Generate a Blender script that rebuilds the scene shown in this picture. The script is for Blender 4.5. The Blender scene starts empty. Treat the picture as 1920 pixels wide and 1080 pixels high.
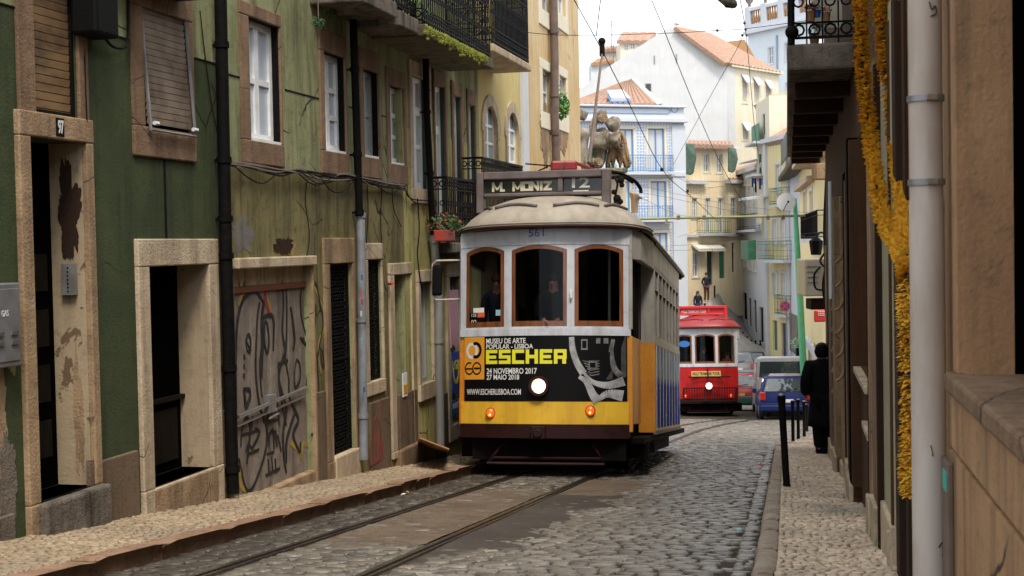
import bpy, bmesh, math, random
import numpy as np
from mathutils import Vector, Matrix, noise
random.seed(7); rng = np.random.default_rng(7)
SC = bpy.context.scene; COL = SC.collection
R = math.radians; V = Vector
# ------------------------------------------------------------------ camera
F = 2600.0; CAMZ = 1.3
CAMLOC = V((0, 0, CAMZ))
CR = (Matrix.Rotation(R(90 - 1.8), 4, 'X') @ Matrix.Rotation(R(-1.1), 4, 'Z'))
cam = bpy.data.cameras.new('camera'); camo = bpy.data.objects.new('camera', cam); COL.objects.link(camo)
camo.matrix_world = Matrix.Translation(CAMLOC) @ CR
cam.sensor_width = 36; cam.lens = F / 1920 * 36; cam.clip_end = 3000; cam.clip_start = .1
cam.dof.use_dof = True; cam.dof.focus_distance = 19.5; cam.dof.aperture_fstop = 6.3
SC.camera = camo
def ray(px, py):
    d = CR.to_3x3() @ V(((px - 960) / F, -(py - 540) / F, -1))
    return d / d.y                                   # depth-normalised: y == 1
def at(px, py, Y):
    return CAMLOC + ray(px, py) * Y
# road frame
_rd = ray(1519, 716); SLOPE = -_rd.z / math.hypot(_rd.x, _rd.y); HEAD = math.atan2(_rd.x, _rd.y)
D = V((math.sin(HEAD), math.cos(HEAD), 0)); N = V((math.cos(HEAD), -math.sin(HEAD), 0)); UP = V((0, 0, 1))
_GT = [(-60, 60 * SLOPE), (66, -66 * SLOPE), (68, -66 * SLOPE + .1), (76, -4.95), (90, -4.8), (110, -4.6), (160, -4), (240, -2), (500, 4)]
def G(t):
    for (a, za), (b, zb) in zip(_GT, _GT[1:]):
        if t <= b or b == 500:
            u = (t - a) / (b - a)
            return za + (zb - za) * u
def RF(t, n, z=0.0):                                 # road frame -> world
    p = D * t + N * n; p.z = G(t) + z; return p
def tn(p): return p.x * D.x + p.y * D.y, p.x * N.x + p.y * N.y
def ong(px, py, dz=0.0, far=200):
    r = ray(px, py); lo, hi = 1.0, None; Y = 2.0
    while Y < far:
        p = CAMLOC + r * Y
        if p.z < G(tn(p)[0]) + dz: hi = Y; break
        lo = Y; Y += .5
    if hi is None: return CAMLOC + r * far
    for _ in range(30):
        m = (lo + hi) / 2; p = CAMLOC + r * m
        if p.z < G(tn(p)[0]) + dz: hi = m
        else: lo = m
    return CAMLOC + r * hi
# ------------------------------------------------------------------ materials
MATS = {}
class NT:
    def __init__(s, name):
        s.m = bpy.data.materials.new(name); s.m.use_nodes = True
        s.t = s.m.node_tree; s.t.nodes.clear()
        s.out = s.t.nodes.new('ShaderNodeOutputMaterial'); s.b = s.n('BsdfPrincipled'); s.l(s.b.outputs[0], s.out.inputs[0])
        MATS[name] = s.m
    def n(s, typ, **kw):
        nd = s.t.nodes.new('ShaderNode' + typ)
        for k, v in kw.items():
            if k in nd.inputs.keys(): nd.inputs[k].default_value = v
            else: setattr(nd, k, v)
        return nd
    def l(s, a, b): s.t.links.new(a, b)
    def coord(s, sc=(1, 1, 1), rot=(0, 0, 0)):
        g = s.n('NewGeometry') ; mp = s.n('Mapping'); mp.inputs['Scale'].default_value = sc; mp.inputs['Rotation'].default_value = rot
        tc = s.n('TexCoord'); s.l(tc.outputs['Object'], mp.inputs['Vector']); return mp.outputs[0]
    def noise(s, scale, detail=4, sc=(1, 1, 1), rough=.55, dist=0):
        nz = s.n('TexNoise', Scale=scale, Detail=detail, Roughness=rough, Distortion=dist); s.l(s.coord(sc), nz.inputs['Vector']); return nz.outputs['Fac']
    def ramp(s, fac, a, b, va=0., vb=1.):
        r = s.n('MapRange'); r.inputs['From Min'].default_value = a; r.inputs['From Max'].default_value = b
        r.inputs['To Min'].default_value = va; r.inputs['To Max'].default_value = vb
        s.l(fac, r.inputs['Value']); return r.outputs[0]
    def mix(s, fac, a, b):
        m = s.n('Mix', data_type='RGBA')
        for k, v in ((0, fac), (6, a), (7, b)):
            if isinstance(v, (tuple, list)): m.inputs[k].default_value = (*v[:3], 1)
            elif isinstance(v, (int, float)): m.inputs[k].default_value = v
            else: s.l(v, m.inputs[k])
        return m.outputs[2]
    def bump(s, h, strength=.3, dist=.02):
        b = s.n('Bump', Strength=strength, Distance=dist); s.l(h, b.inputs['Height']); s.l(b.outputs[0], s.b.inputs['Normal'])
    def col(s, c):
        if isinstance(c, (tuple, list)): s.b.inputs['Base Color'].default_value = (*c[:3], 1)
        else: s.l(c, s.b.inputs['Base Color'])
    def set(s, **kw):
        for k, v in kw.items():
            k = k.replace('_', ' ')
            if isinstance(v, (int, float, tuple)): s.b.inputs[k].default_value = v
            else: s.l(v, s.b.inputs[k])
def c8(r, g, b, k=1.0):                               # sRGB 0-255 -> linear albedo, times k
    f = lambda v: ((v / 255 + .055) / 1.055) ** 2.4 if v > 10 else v / 255 / 12.92
    return (f(r) * k, f(g) * k, f(b) * k)
def stucco(name, c1, c2, stain=(.06, .05, .035), st=.5, scale=1.1, rough=.9, bump=.35, peel=None, peelt=.62, streak=True, fine=45, crack=0):
    s = NT(name)
    a = s.ramp(s.noise(scale, 5, dist=.4), .35, .65)
    c = s.mix(a, c1, c2)
    if streak:
        k = s.ramp(s.noise(2.2, 6, (2.2, 2.2, .22), .62), .46, .68, 0, min(1, st * 1.25)); c = s.mix(k, c, stain)
    k = s.ramp(s.noise(9, 6, rough=.7), .52, .74, 0, st); c = s.mix(k, c, stain)
    h = s.noise(fine, 3)
    if peel:
        pz = s.noise(1.7, 9, rough=.66, dist=.5); k = s.ramp(pz, peelt, peelt + .012); c = s.mix(k, c, peel)
    if crack:
        vo = s.n('TexVoronoi', Scale=crack); vo.feature = 'DISTANCE_TO_EDGE'; nz = s.n('TexNoise', Scale=3.0, Detail=4); s.l(s.coord(), nz.inputs['Vector'])
        mxv = s.n('Mix', data_type='VECTOR'); mxv.inputs[0].default_value = .12; s.l(s.coord(), mxv.inputs[4]); s.l(nz.outputs['Color'], mxv.inputs[5]); s.l(mxv.outputs[1], vo.inputs['Vector'])
        ln = s.ramp(vo.outputs['Distance'], .002, .007, 1, 0); mk = s.ramp(s.noise(.9, 3), .50, .56); mu = s.n('Math', operation='MULTIPLY'); s.l(ln, mu.inputs[0]); s.l(mk, mu.inputs[1]); c = s.mix(mu.outputs[0], c, tuple(x * .5 for x in stain))
    s.col(c); s.set(Roughness=rough); s.b.inputs['Specular IOR Level'].default_value = .25
    add = s.n('Math', operation='ADD'); s.l(h, add.inputs[0]); n2 = s.noise(6, 5); s.l(n2, add.inputs[1]); s.bump(add.outputs[0], bump, .015)
    return s.m
def mat(name, c, rough=.5, metal=0., c2=None, ns=8, bump=0., emit=None, es=0., coat=0., nsc=(1, 1, 1), lo=.4, hi=.65, spec=None):
    s = NT(name)
    if c2: s.col(s.mix(s.ramp(s.noise(ns, 5, nsc), lo, hi), c, c2))
    else: s.col(c)
    s.set(Roughness=rough, Metallic=metal)
    if spec is not None: s.b.inputs['Specular IOR Level'].default_value = spec
    if bump: s.bump(s.noise(ns * 4, 4, nsc), bump, .01)
    if emit: s.b.inputs['Emission Color'].default_value = (*emit, 1); s.b.inputs['Emission Strength'].default_value = es
    if coat: s.b.inputs['Coat Weight'].default_value = coat; s.b.inputs['Coat Roughness'].default_value = .08
    return s.m
M = MATS
# walls
stucco('deep_green', (0.042, 0.059, 0.026), (0.064, 0.081, 0.035), (.025, .028, .012), .55, crack=.55, peel=(.13, .115, .075), peelt=.69)
stucco('olive_green', (0.239, 0.262, 0.129), (0.315, 0.323, 0.171), (.075, .06, .030), .6, crack=.6, peel=(.24, .21, .15), peelt=.70)
stucco('olive_low', (0.162, 0.152, 0.063), (0.250, 0.208, 0.091), (.05, .038, .02), .75, crack=.7, peel=(.20, .165, .11), peelt=.655)
stucco('yellow_green', (0.353, 0.326, 0.125), (0.444, 0.402, 0.163), (.11, .08, .035), .6, crack=.7, peel=(.28, .24, .16), peelt=.67)
stucco('yellow_wall', (0.558, 0.450, 0.180), (0.630, 0.522, 0.243), (.40, .30, .14), .3)
stucco('ochre_wall', (0.648, 0.522, 0.324), (0.558, 0.378, 0.171), (.34, .22, .11), .35, peel=(.42, .31, .20), peelt=.63, scale=.6)
stucco('white_wall', (0.604, 0.625, 0.653), (0.555, 0.578, 0.605), (.52, .50, .46), .22)
stucco('bluewhite_wall', (0.570, 0.605, 0.664), (0.541, 0.583, 0.650), (.55, .56, .58), .15)
stucco('paleblue_wall', (0.633, 0.714, 0.790), (0.673, 0.744, 0.799), (.5, .55, .6), .12)
stucco('cream_wall', (0.701, 0.654, 0.521), (0.740, 0.692, 0.569), (.52, .44, .32), .2)
stucco('peach_wall', (0.880, 0.764, 0.529), (0.874, 0.713, 0.476), (.50, .38, .24), .25)
stucco('lemon_wall', (0.803, 0.697, 0.402), (0.760, 0.645, 0.349), (.5, .4, .24), .22)
stucco('beige_wall', (0.439, 0.260, 0.138), (0.341, 0.196, 0.104), (.10, .075, .05), .5, scale=1.6, crack=.5, peel=(.17, .12, .075), peelt=.68)
stucco('brown_wall', (0.068, 0.027, 0.0096), (0.096, 0.039, 0.015), (.04, .03, .02), .7, scale=1.6)
stucco('darkbrown_wall', (0.026, 0.0096, 0.0043), (0.040, 0.015, 0.0065), (.02, .015, .01), .7, scale=1.6)
stucco('plinth', (0.141, 0.097, 0.063), (0.181, 0.129, 0.084), (.05, .04, .028), .6, crack=1.0)
stucco('stone', (0.403, 0.285, 0.171), (0.302, 0.203, 0.120), (.10, .07, .045), .6, scale=2.5, bump=.6, crack=1.3)
stucco('stone_red', (0.264, 0.174, 0.109), (0.202, 0.128, 0.077), (.10, .06, .04), .65, scale=2.5, bump=.6, crack=1.2)
stucco('stone_pale', (0.588, 0.480, 0.342), (0.470, 0.372, 0.255), (.16, .12, .085), .5, scale=2.5, bump=.6, crack=1.4)
stucco('jamb_peel', (0.449, 0.363, 0.241), (0.367, 0.289, 0.194), (.15, .11, .08), .5, peel=(.16, .105, .065), peelt=.60, bump=.25)
stucco('grey_stone', (0.281, 0.255, 0.221), (0.170, 0.153, 0.128), (.06, .055, .045), .7, scale=3, bump=.8)
stucco('concrete', (.20, .17, .14), (.12, .10, .08), (.035, .03, .022), .8, scale=2, bump=.8)
stucco('moss', (.17, .20, .03), (.26, .27, .05), (.05, .05, .02), .6, scale=6, bump=.9, streak=False)
stucco('moss_slab', (.12, .10, .07), (.15, .13, .08), (.03, .03, .02), .6, scale=3, bump=.9)
mat('black_paint', (.003, .003, .003), .75, c2=(.007, .006, .005), ns=14, spec=.12)
mat('black_iron', (.003, .003, .003), .7, bump=.3, spec=.15)
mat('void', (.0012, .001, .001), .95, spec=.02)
mat('dark_wood', (.004, .003, .002), .7, c2=(.012, .008, .005), ns=5, nsc=(6, 6, .6), bump=.3, spec=.12)
mat('white_frame', (.82, .83, .84), .5, c2=(.70, .70, .69), ns=6)
mat('grey_frame', (.30, .31, .30), .5)
mat('darkgreen_frame', (.02, .045, .035), .45)
mat('blue_frame', (.09, .26, .52), .45)
mat('shutter_wood', (0.293, 0.184, 0.087), .6, c2=(0.125, 0.076, 0.044), ns=3, nsc=(1, 1, 2), bump=.3)
mat('shutter_pale', (0.321, 0.256, 0.190), .6, c2=(0.155, 0.113, 0.077), ns=3, bump=.2)
mat('green_paint', (0.027, 0.144, 0.077), .5, c2=(0.036, 0.180, 0.099), ns=5)
mat('pole_green', (.10, .42, .22), .4, c2=(.13, .48, .26), ns=5)
mat('grey_metal', (.28, .28, .29), .42, .4, c2=(.20, .20, .20), ns=6)
mat('grey_pipe', (.26, .28, .31), .5, .1, c2=(.18, .19, .20), ns=5)
mat('white_pipe', (0.560, 0.503, 0.450), .5, c2=(0.420, 0.351, 0.297), ns=5, nsc=(1, 1, .25), bump=.15)
mat('brown_pipe', (.16, .11, .085), .5, c2=(.11, .075, .055), ns=5)
mat('steel', (.55, .55, .55), .3, .9)
mat('rail_steel', (.30, .27, .25), .28, .9, c2=(.13, .10, .08), ns=9, nsc=(3, 3, 3))
stucco('scroll_stone', (.40, .365, .31), (.24, .215, .18), (.07, .06, .05), .8, scale=2.2, bump=1, crack=1.6)
mat('cable', (.012, .010, .009), .8, spec=.1)
mat('cable_pale', (.14, .11, .085), .7)
mat('terracotta', (0.354, 0.202, 0.135), .8, c2=(0.422, 0.297, 0.230), ns=7, bump=.4)
mat('terracotta_old', (0.440, 0.270, 0.120), .8, c2=(0.320, 0.170, 0.108), ns=7, bump=.4)
mat('orange_wood', (0.225, 0.075, 0.023), .35, c2=(0.117, 0.037, 0.016), ns=4, nsc=(4, 4, .6), coat=.4)
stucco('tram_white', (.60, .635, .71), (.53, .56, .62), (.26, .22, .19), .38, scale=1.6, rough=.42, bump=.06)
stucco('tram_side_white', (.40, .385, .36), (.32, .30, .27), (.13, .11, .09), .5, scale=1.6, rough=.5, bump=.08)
stucco('tram_orange', (.66, .27, .03), (.58, .22, .025), (.22, .09, .02), .35, scale=1.6, rough=.42, bump=.06)
stucco('tram_yellow', (.78, .48, .045), (.70, .41, .035), (.34, .17, .03), .30, scale=1.8, rough=.4, bump=.06)
stucco('tram_roof', (0.425, 0.382, 0.319), (0.310, 0.274, 0.218), (.17, .14, .11), .3, scale=1.8, rough=.75, bump=.1)
mat('tram_rim', (.035, .010, .009), .5, spec=.2)
mat('tram_sign', (.15, .12, .12), .5, c2=(.10, .075, .07), ns=5)
mat('bumper', (0.025, 0.0042, 0.0035), .6, c2=(0.0084, 0.0028, 0.0021), ns=7, spec=.25)
mat('under', (.004, .003, .003), .9, c2=(.009, .005, .004), ns=8, spec=.1)
mat('poster_black', (.003, .003, .0035), .5, spec=.15)
mat('poster_orange', (.74, .33, .03), .4)
mat('paleblue_pipe', (.25, .33, .42), .5)
mat('poster_text', (.70, .70, .70), .5)
mat('poster_yellow', (.78, .74, .03), .5)
mat('sign_text', (.62, .58, .42), .5)
mat('sign_text2', (.70, .70, .62), .5)
stucco('red_paint', (.50, .012, .015), (.40, .010, .012), (.16, .012, .012), .35, scale=1.6, rough=.35, bump=.05)
mat('red_roof', (.30, .03, .035), .4)
mat('red_sign', (.55, .02, .03), .4)
mat('gold', (.65, .42, .12), .4)
mat('trackbrown', (.2, .06, .02), .5)
mat('lamp_on', (1, .9, .65), .3, emit=(1.0, .62, .25), es=1.2)
mat('lamp_hot', (1, .9, .65), .3, emit=(1.0, .90, .70), es=4)
mat('lamp_amber', (.75, .07, .01), .25, coat=1, emit=(1.0, .12, .01), es=.5)
mat('lamp_amber_hot', (1, .5, .1), .3, emit=(1.0, .35, .05), es=3)
mat('rubber', (.012, .012, .012), .7)
mat('skin', (.45, .22, .15), .55)
mat('cloth_black', (.006, .005, .006), .9, spec=.15)
mat('cloth_navy', (.012, .017, .035), .9)
mat('cloth_blue', (0.015, 0.028, 0.070), .9)
mat('cloth_red', (.30, .04, .03), .9)
mat('hair_dark', (.015, .010, .008), .7)
mat('hair_brown', (.09, .03, .018), .7)
mat('leaf', (.05, .16, .02), .6, c2=(.10, .26, .04), ns=20)
mat('leaf_dark', (.02, .07, .015), .6, c2=(.05, .12, .03), ns=20)
mat('flower_red', (.55, .03, .02), .6)
mat('terracotta_pot', (.40, .05, .03), .6)
mat('cardboard', (.42, .22, .11), .8)
mat('paper_white', (.75, .75, .75), .7)
mat('paper_red', (.62, .05, .04), .6)
mat('litter_orange', (.75, .12, .04), .6)
mat('graf_black', (.010, .010, .012), .6, c2=(.05, .045, .04), ns=12, lo=.5, hi=.8)
mat('graf_yellow', (.42, .28, .03), .7, c2=(.25, .18, .08), ns=10)
mat('graf_red', (.34, .03, .03), .7, c2=(.2, .04, .04), ns=10)
mat('green_net', (.10, .16, .13), .9, c2=(.07, .12, .09), ns=5)
mat('awning_white', (0.562, 0.585, 0.615), .7)
mat('dish_grey', (.60, .64, .70), .5)
mat('sign_red', (.60, .05, .04), .4)
mat('sign_blue', (.02, .08, .45), .4)
mat('sticker_blue', (.03, .16, .50), .4)
mat('sticker_cyan', (.25, .50, .60), .4)
mat('pink_cloth', (.50, .28, .36), .8)
mat('teal', (.05, .42, .32), .5)
mat('plastic_red', (.6, .05, .04), .4)
def glass(name, c, rough=.08, wav=0):
    s = NT(name); s.col(c); s.set(Roughness=rough); s.b.inputs['Specular IOR Level'].default_value = .8
    if wav: s.bump(s.noise(2.2, 2), wav, .05)
    return s.m
glass('pane_dark', (.012, .014, .016), .06, .25)
glass('pane_curtain', (.36, .39, .41), .25, .2)
glass('pane_sky', (.50, .56, .62), .25, .2)  # pale base colour paints in the sky reflected by the panes
glass('pane_far', (.25, .27, .30), .2)
glass('pane_tram', (.006, .006, .007), .05)
glass('car_glass', (.05, .07, .08), .05, .3)
def clearglass(name):
    s = NT(name); s.col((.8, .85, .85)); s.set(Roughness=.02)
    tr = s.n('BsdfTransparent'); tr.inputs[0].default_value = (.66, .68, .68, 1); gl = s.n('BsdfGlossy', Roughness=.03); gl.inputs[0].default_value = (.9, .95, 1, 1)
    mx = s.n('MixShader'); lw = s.n('LayerWeight', Blend=.10); s.l(s.ramp(lw.outputs['Fresnel'], 0, 1, .006, .5), mx.inputs[0])
    s.l(tr.outputs[0], mx.inputs[1]); s.l(gl.outputs[0], mx.inputs[2]); s.l(mx.outputs[0], s.out.inputs[0]); return s.m
clearglass('pane_clear')
# ------------------------------------------------------------------ mesh builder
class Fr:
    """frame: u along, v up, w outward"""
    def __init__(s, O, U, W, Vv=None):
        s.O = V(O); s.U = V(U).normalized(); s.W = V(W).normalized(); s.V = V(Vv).normalized() if Vv else V((0, 0, 1))
    def p(s, u, v, w=0.0): return s.O + s.U * u + s.V * v + s.W * w
    def uv(s, px, py, w=0.0):
        r = ray(px, py); o = s.O + s.W * w; nn = s.U.cross(s.V)
        k = (o - CAMLOC).dot(nn) / r.dot(nn); q = CAMLOC + r * k - o
        return q.dot(s.U), q.dot(s.V)
WF = Fr((0, 0, 0), (1, 0, 0), (0, 1, 0))               # world frame: u=x, v=z, w=y
def plane_fr(px0, Y0, px1, Y1, base_z=None):
    """vertical frame through two picture columns at two depths; u runs from the first to the second"""
    a = at(px0, 540, Y0); b = at(px1, 540, Y1); u = b - a; u.z = 0; u.normalize(); w = V((u.y, -u.x, 0))
    if w.dot(CAMLOC - a) < 0: w = -w
    a.z = 0; return Fr(a, u, w)
class MB:
    def __init__(s): s.v = []; s.f = []
    def add(s, vs, fs):
        k = len(s.v); s.v += [V(x) for x in vs]; s.f += [[i + k for i in f] for f in fs]; return s
    def box(s, fr, u0, u1, v0, v1, w0, w1):
        vs = [fr.p(u, v, w) for w in (w0, w1) for v in (v0, v1) for u in (u0, u1)]
        return s.add(vs, [(0, 1, 3, 2), (4, 6, 7, 5), (0, 4, 5, 1), (2, 3, 7, 6), (0, 2, 6, 4), (1, 5, 7, 3)])
    def quad(s, *p): return s.add(p, [tuple(range(len(p)))])
    def prism(s, pts, vec):
        n = len(pts); vec = V(vec); pts = [V(p) for p in pts]
        return s.add(pts + [p + vec for p in pts], [tuple(range(n))[::-1], tuple(range(n, 2 * n))] + [(i, (i + 1) % n, n + (i + 1) % n, n + i) for i in range(n)])
    def fpoly(s, fr, uvs, w0, w1):
        return s.prism([fr.p(u, v, w0) for u, v in uvs], fr.W * (w1 - w0))
    def tube(s, pts, r, seg=6, closed=False):
        pts = [V(p) for p in pts]; n = len(pts); rs = r if isinstance(r, (list, tuple)) else [r] * n
        k = len(s.v); prev = None
        for i, p in enumerate(pts):
            a = pts[max(i - 1, 0)] if not closed else pts[i - 1]; b = pts[min(i + 1, n - 1)] if not closed else pts[(i + 1) % n]
            t = (b - a).normalized() if (b - a).length > 1e-9 else V((0, 0, 1))
            if prev is None: x = t.orthogonal().normalized()
            else:
                x = prev - t * prev.dot(t); x = x.normalized() if x.length > 1e-6 else t.orthogonal().normalized()
            prev = x; y = t.cross(x)
            for j in range(seg):
                a2 = 2 * math.pi * j / seg; s.v.append(p + (x * math.cos(a2) + y * math.sin(a2)) * rs[i])
        m = n if closed else n - 1
        for i in range(m):
            for j in range(seg):
                q = (j + 1) % seg; i2 = (i + 1) % n
                s.f.append([k + i * seg + j, k + i * seg + q, k + i2 * seg + q, k + i2 * seg + j])
        if not closed:
            s.f.append([k + j for j in range(seg)][::-1]); s.f.append([k + (n - 1) * seg + j for j in range(seg)])
        return s
    def cyl(s, a, b, r, seg=12, r2=None): return s.tube([a, b], [r, r if r2 is None else r2], seg)
    def ball(s, c, rx, ry=None, rz=None, seg=10, rings=7):
        ry = ry or rx; rz = rz or rx; c = V(c); k = len(s.v)
        s.v.append(c + V((0, 0, -rz)))
        for i in range(1, rings):
            a = -math.pi / 2 + math.pi * i / rings
            for j in range(seg):
                b = 2 * math.pi * j / seg; s.v.append(c + V((rx * math.cos(a) * math.cos(b), ry * math.cos(a) * math.sin(b), rz * math.sin(a))))
        s.v.append(c + V((0, 0, rz))); top = len(s.v) - 1
        for j in range(seg):
            q = (j + 1) % seg; s.f.append([k, k + 1 + q, k + 1 + j]); s.f.append([top, top - seg + j, top - seg + q])
        for i in range(rings - 2):
            for j in range(seg):
                q = (j + 1) % seg; b0 = k + 1 + i * seg; s.f.append([b0 + j, b0 + q, b0 + seg + q, b0 + seg + j])
        return s
    def disc(s, fr, u, v, w0, w1, r, seg=20, ru=None):
        return s.fpoly(fr, [(u + (ru or r) * math.cos(2 * math.pi * i / seg), v + r * math.sin(2 * math.pi * i / seg)) for i in range(seg)], w0, w1)
    def ring(s, fr, u, v, w0, w1, r0, r1, a0=0, a1=360, seg=24, su=1):
        k = len(s.v); full = abs(a1 - a0) >= 360
        m = seg if full else seg + 1
        for i in range(m):
            a = R(a0 + (a1 - a0) * i / seg)
            for r, w in ((r0, w0), (r1, w0), (r1, w1), (r0, w1)): s.v.append(fr.p(u + r * su * math.cos(a), v + r * math.sin(a), w))
        for i in range(seg):
            i2 = (i + 1) % m
            for j in range(4):
                q = (j + 1) % 4; s.f.append([k + i * 4 + j, k + i * 4 + q, k + i2 * 4 + q, k + i2 * 4 + j])
        if not full: s.f.append([k, k + 1, k + 2, k + 3]); e = k + seg * 4; s.f.append([e + 3, e + 2, e + 1, e])
        return s
    def loft(s, rings, cap=True):
        k = len(s.v); m = len(rings[0])
        for r in rings: s.v += [V(p) for p in r]
        for i in range(len(rings) - 1):
            for j in range(m):
                q = (j + 1) % m; s.f.append([k + i * m + j, k + i * m + q, k + (i + 1) * m + q, k + (i + 1) * m + j])
        if cap: s.f.append([k + j for j in range(m)][::-1]); s.f.append([k + (len(rings) - 1) * m + j for j in range(m)])
        return s
    def ribbon(s, fr, pts, width, w0=.004, w1=.008):
        """flat painted stroke following (u,v) points on a facade"""
        n = len(pts); L = []; Rr = []
        for i in range(n):
            a = pts[max(i - 1, 0)]; b = pts[min(i + 1, n - 1)]; du, dv = b[0] - a[0], b[1] - a[1]; l = math.hypot(du, dv) or 1
            wd = (width[i] if isinstance(width, (list, tuple)) else width) / 2
            L.append((pts[i][0] - dv / l * wd, pts[i][1] + du / l * wd)); Rr.append((pts[i][0] + dv / l * wd, pts[i][1] - du / l * wd))
        k = len(s.v)
        for (a, b) in zip(L, Rr):
            s.v += [fr.p(*a, w0), fr.p(*a, w1), fr.p(*b, w1), fr.p(*b, w0)]
        for i in range(n - 1):
            for j in range(4): q = (j + 1) % 4; s.f.append([k + i * 4 + j, k + i * 4 + q, k + i * 4 + 4 + q, k + i * 4 + 4 + j])
        return s
    def build(s, name, m, parent=None, smooth=False, bevel=0, xf=None, seg=2):
        me = bpy.data.meshes.new(name)
        vs = s.v
        if parent is not None and xf is None: o0 = rootloc(parent); vs = [v - o0 for v in vs]; loc = V((0, 0, 0))
        elif parent is None and vs:
            lo = V([min(v[i] for v in vs) for i in range(3)]); hi = V([max(v[i] for v in vs) for i in range(3)])
            loc = V(((lo.x + hi.x) / 2, (lo.y + hi.y) / 2, lo.z)); vs = [v - loc for v in vs]
        else: loc = V((0, 0, 0))
        me.from_pydata([tuple(v) for v in vs], [], s.f); me.update()
        mats = m if isinstance(m, (list, tuple)) else [m]
        for q in mats: me.materials.append(M[q] if isinstance(q, str) else q)
        bm = bmesh.new(); bm.from_mesh(me); bmesh.ops.recalc_face_normals(bm, faces=bm.faces); bm.to_mesh(me); bm.free()
        ob = bpy.data.objects.new(name, me); COL.objects.link(ob); ob.location = loc
        if parent is not None: ob.parent = parent
        if smooth:
            for p in me.polygons: p.use_smooth = True
            if smooth is not True: me.set_sharp_from_angle(angle=R(smooth))
        if bevel:
            b = ob.modifiers.new('bevel', 'BEVEL'); b.width = bevel; b.segments = seg; b.limit_method = 'ANGLE'; b.angle_limit = R(40)
        return ob
_rl = {}
def rootloc(o):
    p = V((0, 0, 0))
    while o is not None: p = p + V(o.location); o = o.parent
    return p
def thing(name, label, cat, loc=(0, 0, 0), group=None, rot=None):
    o = bpy.data.objects.new(name, None); COL.objects.link(o); o.location = loc; o.empty_display_size = .2
    if rot is not None: o.rotation_euler = rot
    o['label'] = label; o['category'] = cat
    if group: o['group'] = group
    return o
def tag(o, label, cat, group=None):
    o['label'] = label; o['category'] = cat
    if group: o['group'] = group
    return o
def kind(o, k): o['kind'] = k; return o
def lab(o, l): o['label'] = l; return o
def dup(root, loc=None, label=None, group=None, rot=None):
    r = root.copy(); COL.objects.link(r)
    if loc is not None: r.location = loc
    if rot is not None: r.rotation_euler = rot
    if label: r['label'] = label
    if group: r['group'] = group
    for ch in list(root.children):
        c = ch.copy(); COL.objects.link(c); c.parent = r
        for g in list(ch.children): d = g.copy(); COL.objects.link(d); d.parent = c
    return r
def text_mb(body, fr, u0, u1, v0, v1, w=.004, ext=.004, bold=0.0, slant=0.0, mapf=None):
    """lettering fitted to a rectangle of a frame"""
    cu = bpy.data.curves.new('t', 'FONT'); cu.body = body; cu.size = 1; cu.offset = bold; cu.extrude = .01; cu.resolution_u = 3
    to = bpy.data.objects.new('t', cu); COL.objects.link(to)
    dg = bpy.context.evaluated_depsgraph_get(); me = bpy.data.meshes.new_from_object(to.evaluated_get(dg))
    xs = [v.co.x for v in me.vertices]; ys = [v.co.y for v in me.vertices]
    x0, x1, y0, y1 = min(xs), max(xs), min(ys), max(ys); mb = MB(); vs = []
    for v in me.vertices:
        fx = (v.co.x - x0) / (x1 - x0); fy = (v.co.y - y0) / (y1 - y0); u = u0 + (u1 - u0) * fx + slant * fy; vv = v0 + (v1 - v0) * fy
        ww = w + (ext if v.co.z > 0 else 0)
        vs.append(mapf(u, vv, ww) if mapf else fr.p(u, vv, ww))
    mb.add(vs, [tuple(p.vertices) for p in me.polygons])
    bpy.data.objects.remove(to); bpy.data.curves.remove(cu); bpy.data.meshes.remove(me)
    return mb
STROKE = {'M': [[(0, 0), (0, 1)], [(0, 1), (.5, .12)], [(.5, .12), (1, 1)], [(1, 1), (1, 0)]], 'O': [[(0, 0), (0, 1)], [(0, 1), (1, 1)], [(1, 1), (1, 0)], [(1, 0), (0, 0)]], 'N': [[(0, 0), (0, 1)], [(0, 1), (1, 0)], [(1, 0), (1, 1)]], 'I': [[(.5, 0), (.5, 1)]], 'Z': [[(0, 1), (1, 1)], [(1, 1), (0, 0)], [(0, 0), (1, 0)]], '.': [[(0, 0), (.12, 0)]]}
def stroke_text(s, fr, u0, u1, v0, v1, w, t=.05):
    """hand lettered block capitals"""
    wd = {'M': 1.35, 'I': .35, '.': .35, ' ': .6}; tot = sum(wd.get(c, 1) + .38 for c in s) - .38; k = (u1 - u0) / tot; u = u0; mb = MB(); n = 0
    for c in s:
        cw = wd.get(c, 1) * k
        for (a, b) in STROKE.get(c, []):
            A = (u + a[0] * cw, v0 + t / 2 + a[1] * (v1 - v0 - t)); Bq = (u + b[0] * cw, v0 + t / 2 + b[1] * (v1 - v0 - t)); dx, dy = Bq[0] - A[0], Bq[1] - A[1]; l = math.hypot(dx, dy) or 1; e = t * .5 if abs(dx) < 1e-6 or abs(dy) < 1e-6 else 0; n += 1
            tt = t * .72 if c == 'M' and 0 < a[0] + b[0] < 2 and a[0] != b[0] else t; mb.ribbon(fr, [(A[0] - dx / l * e, A[1] - dy / l * e), (Bq[0] + dx / l * e, Bq[1] + dy / l * e)], tt, w, w + .003 + .0004 * n)
        u += cw + .38 * k
    return mb
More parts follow.
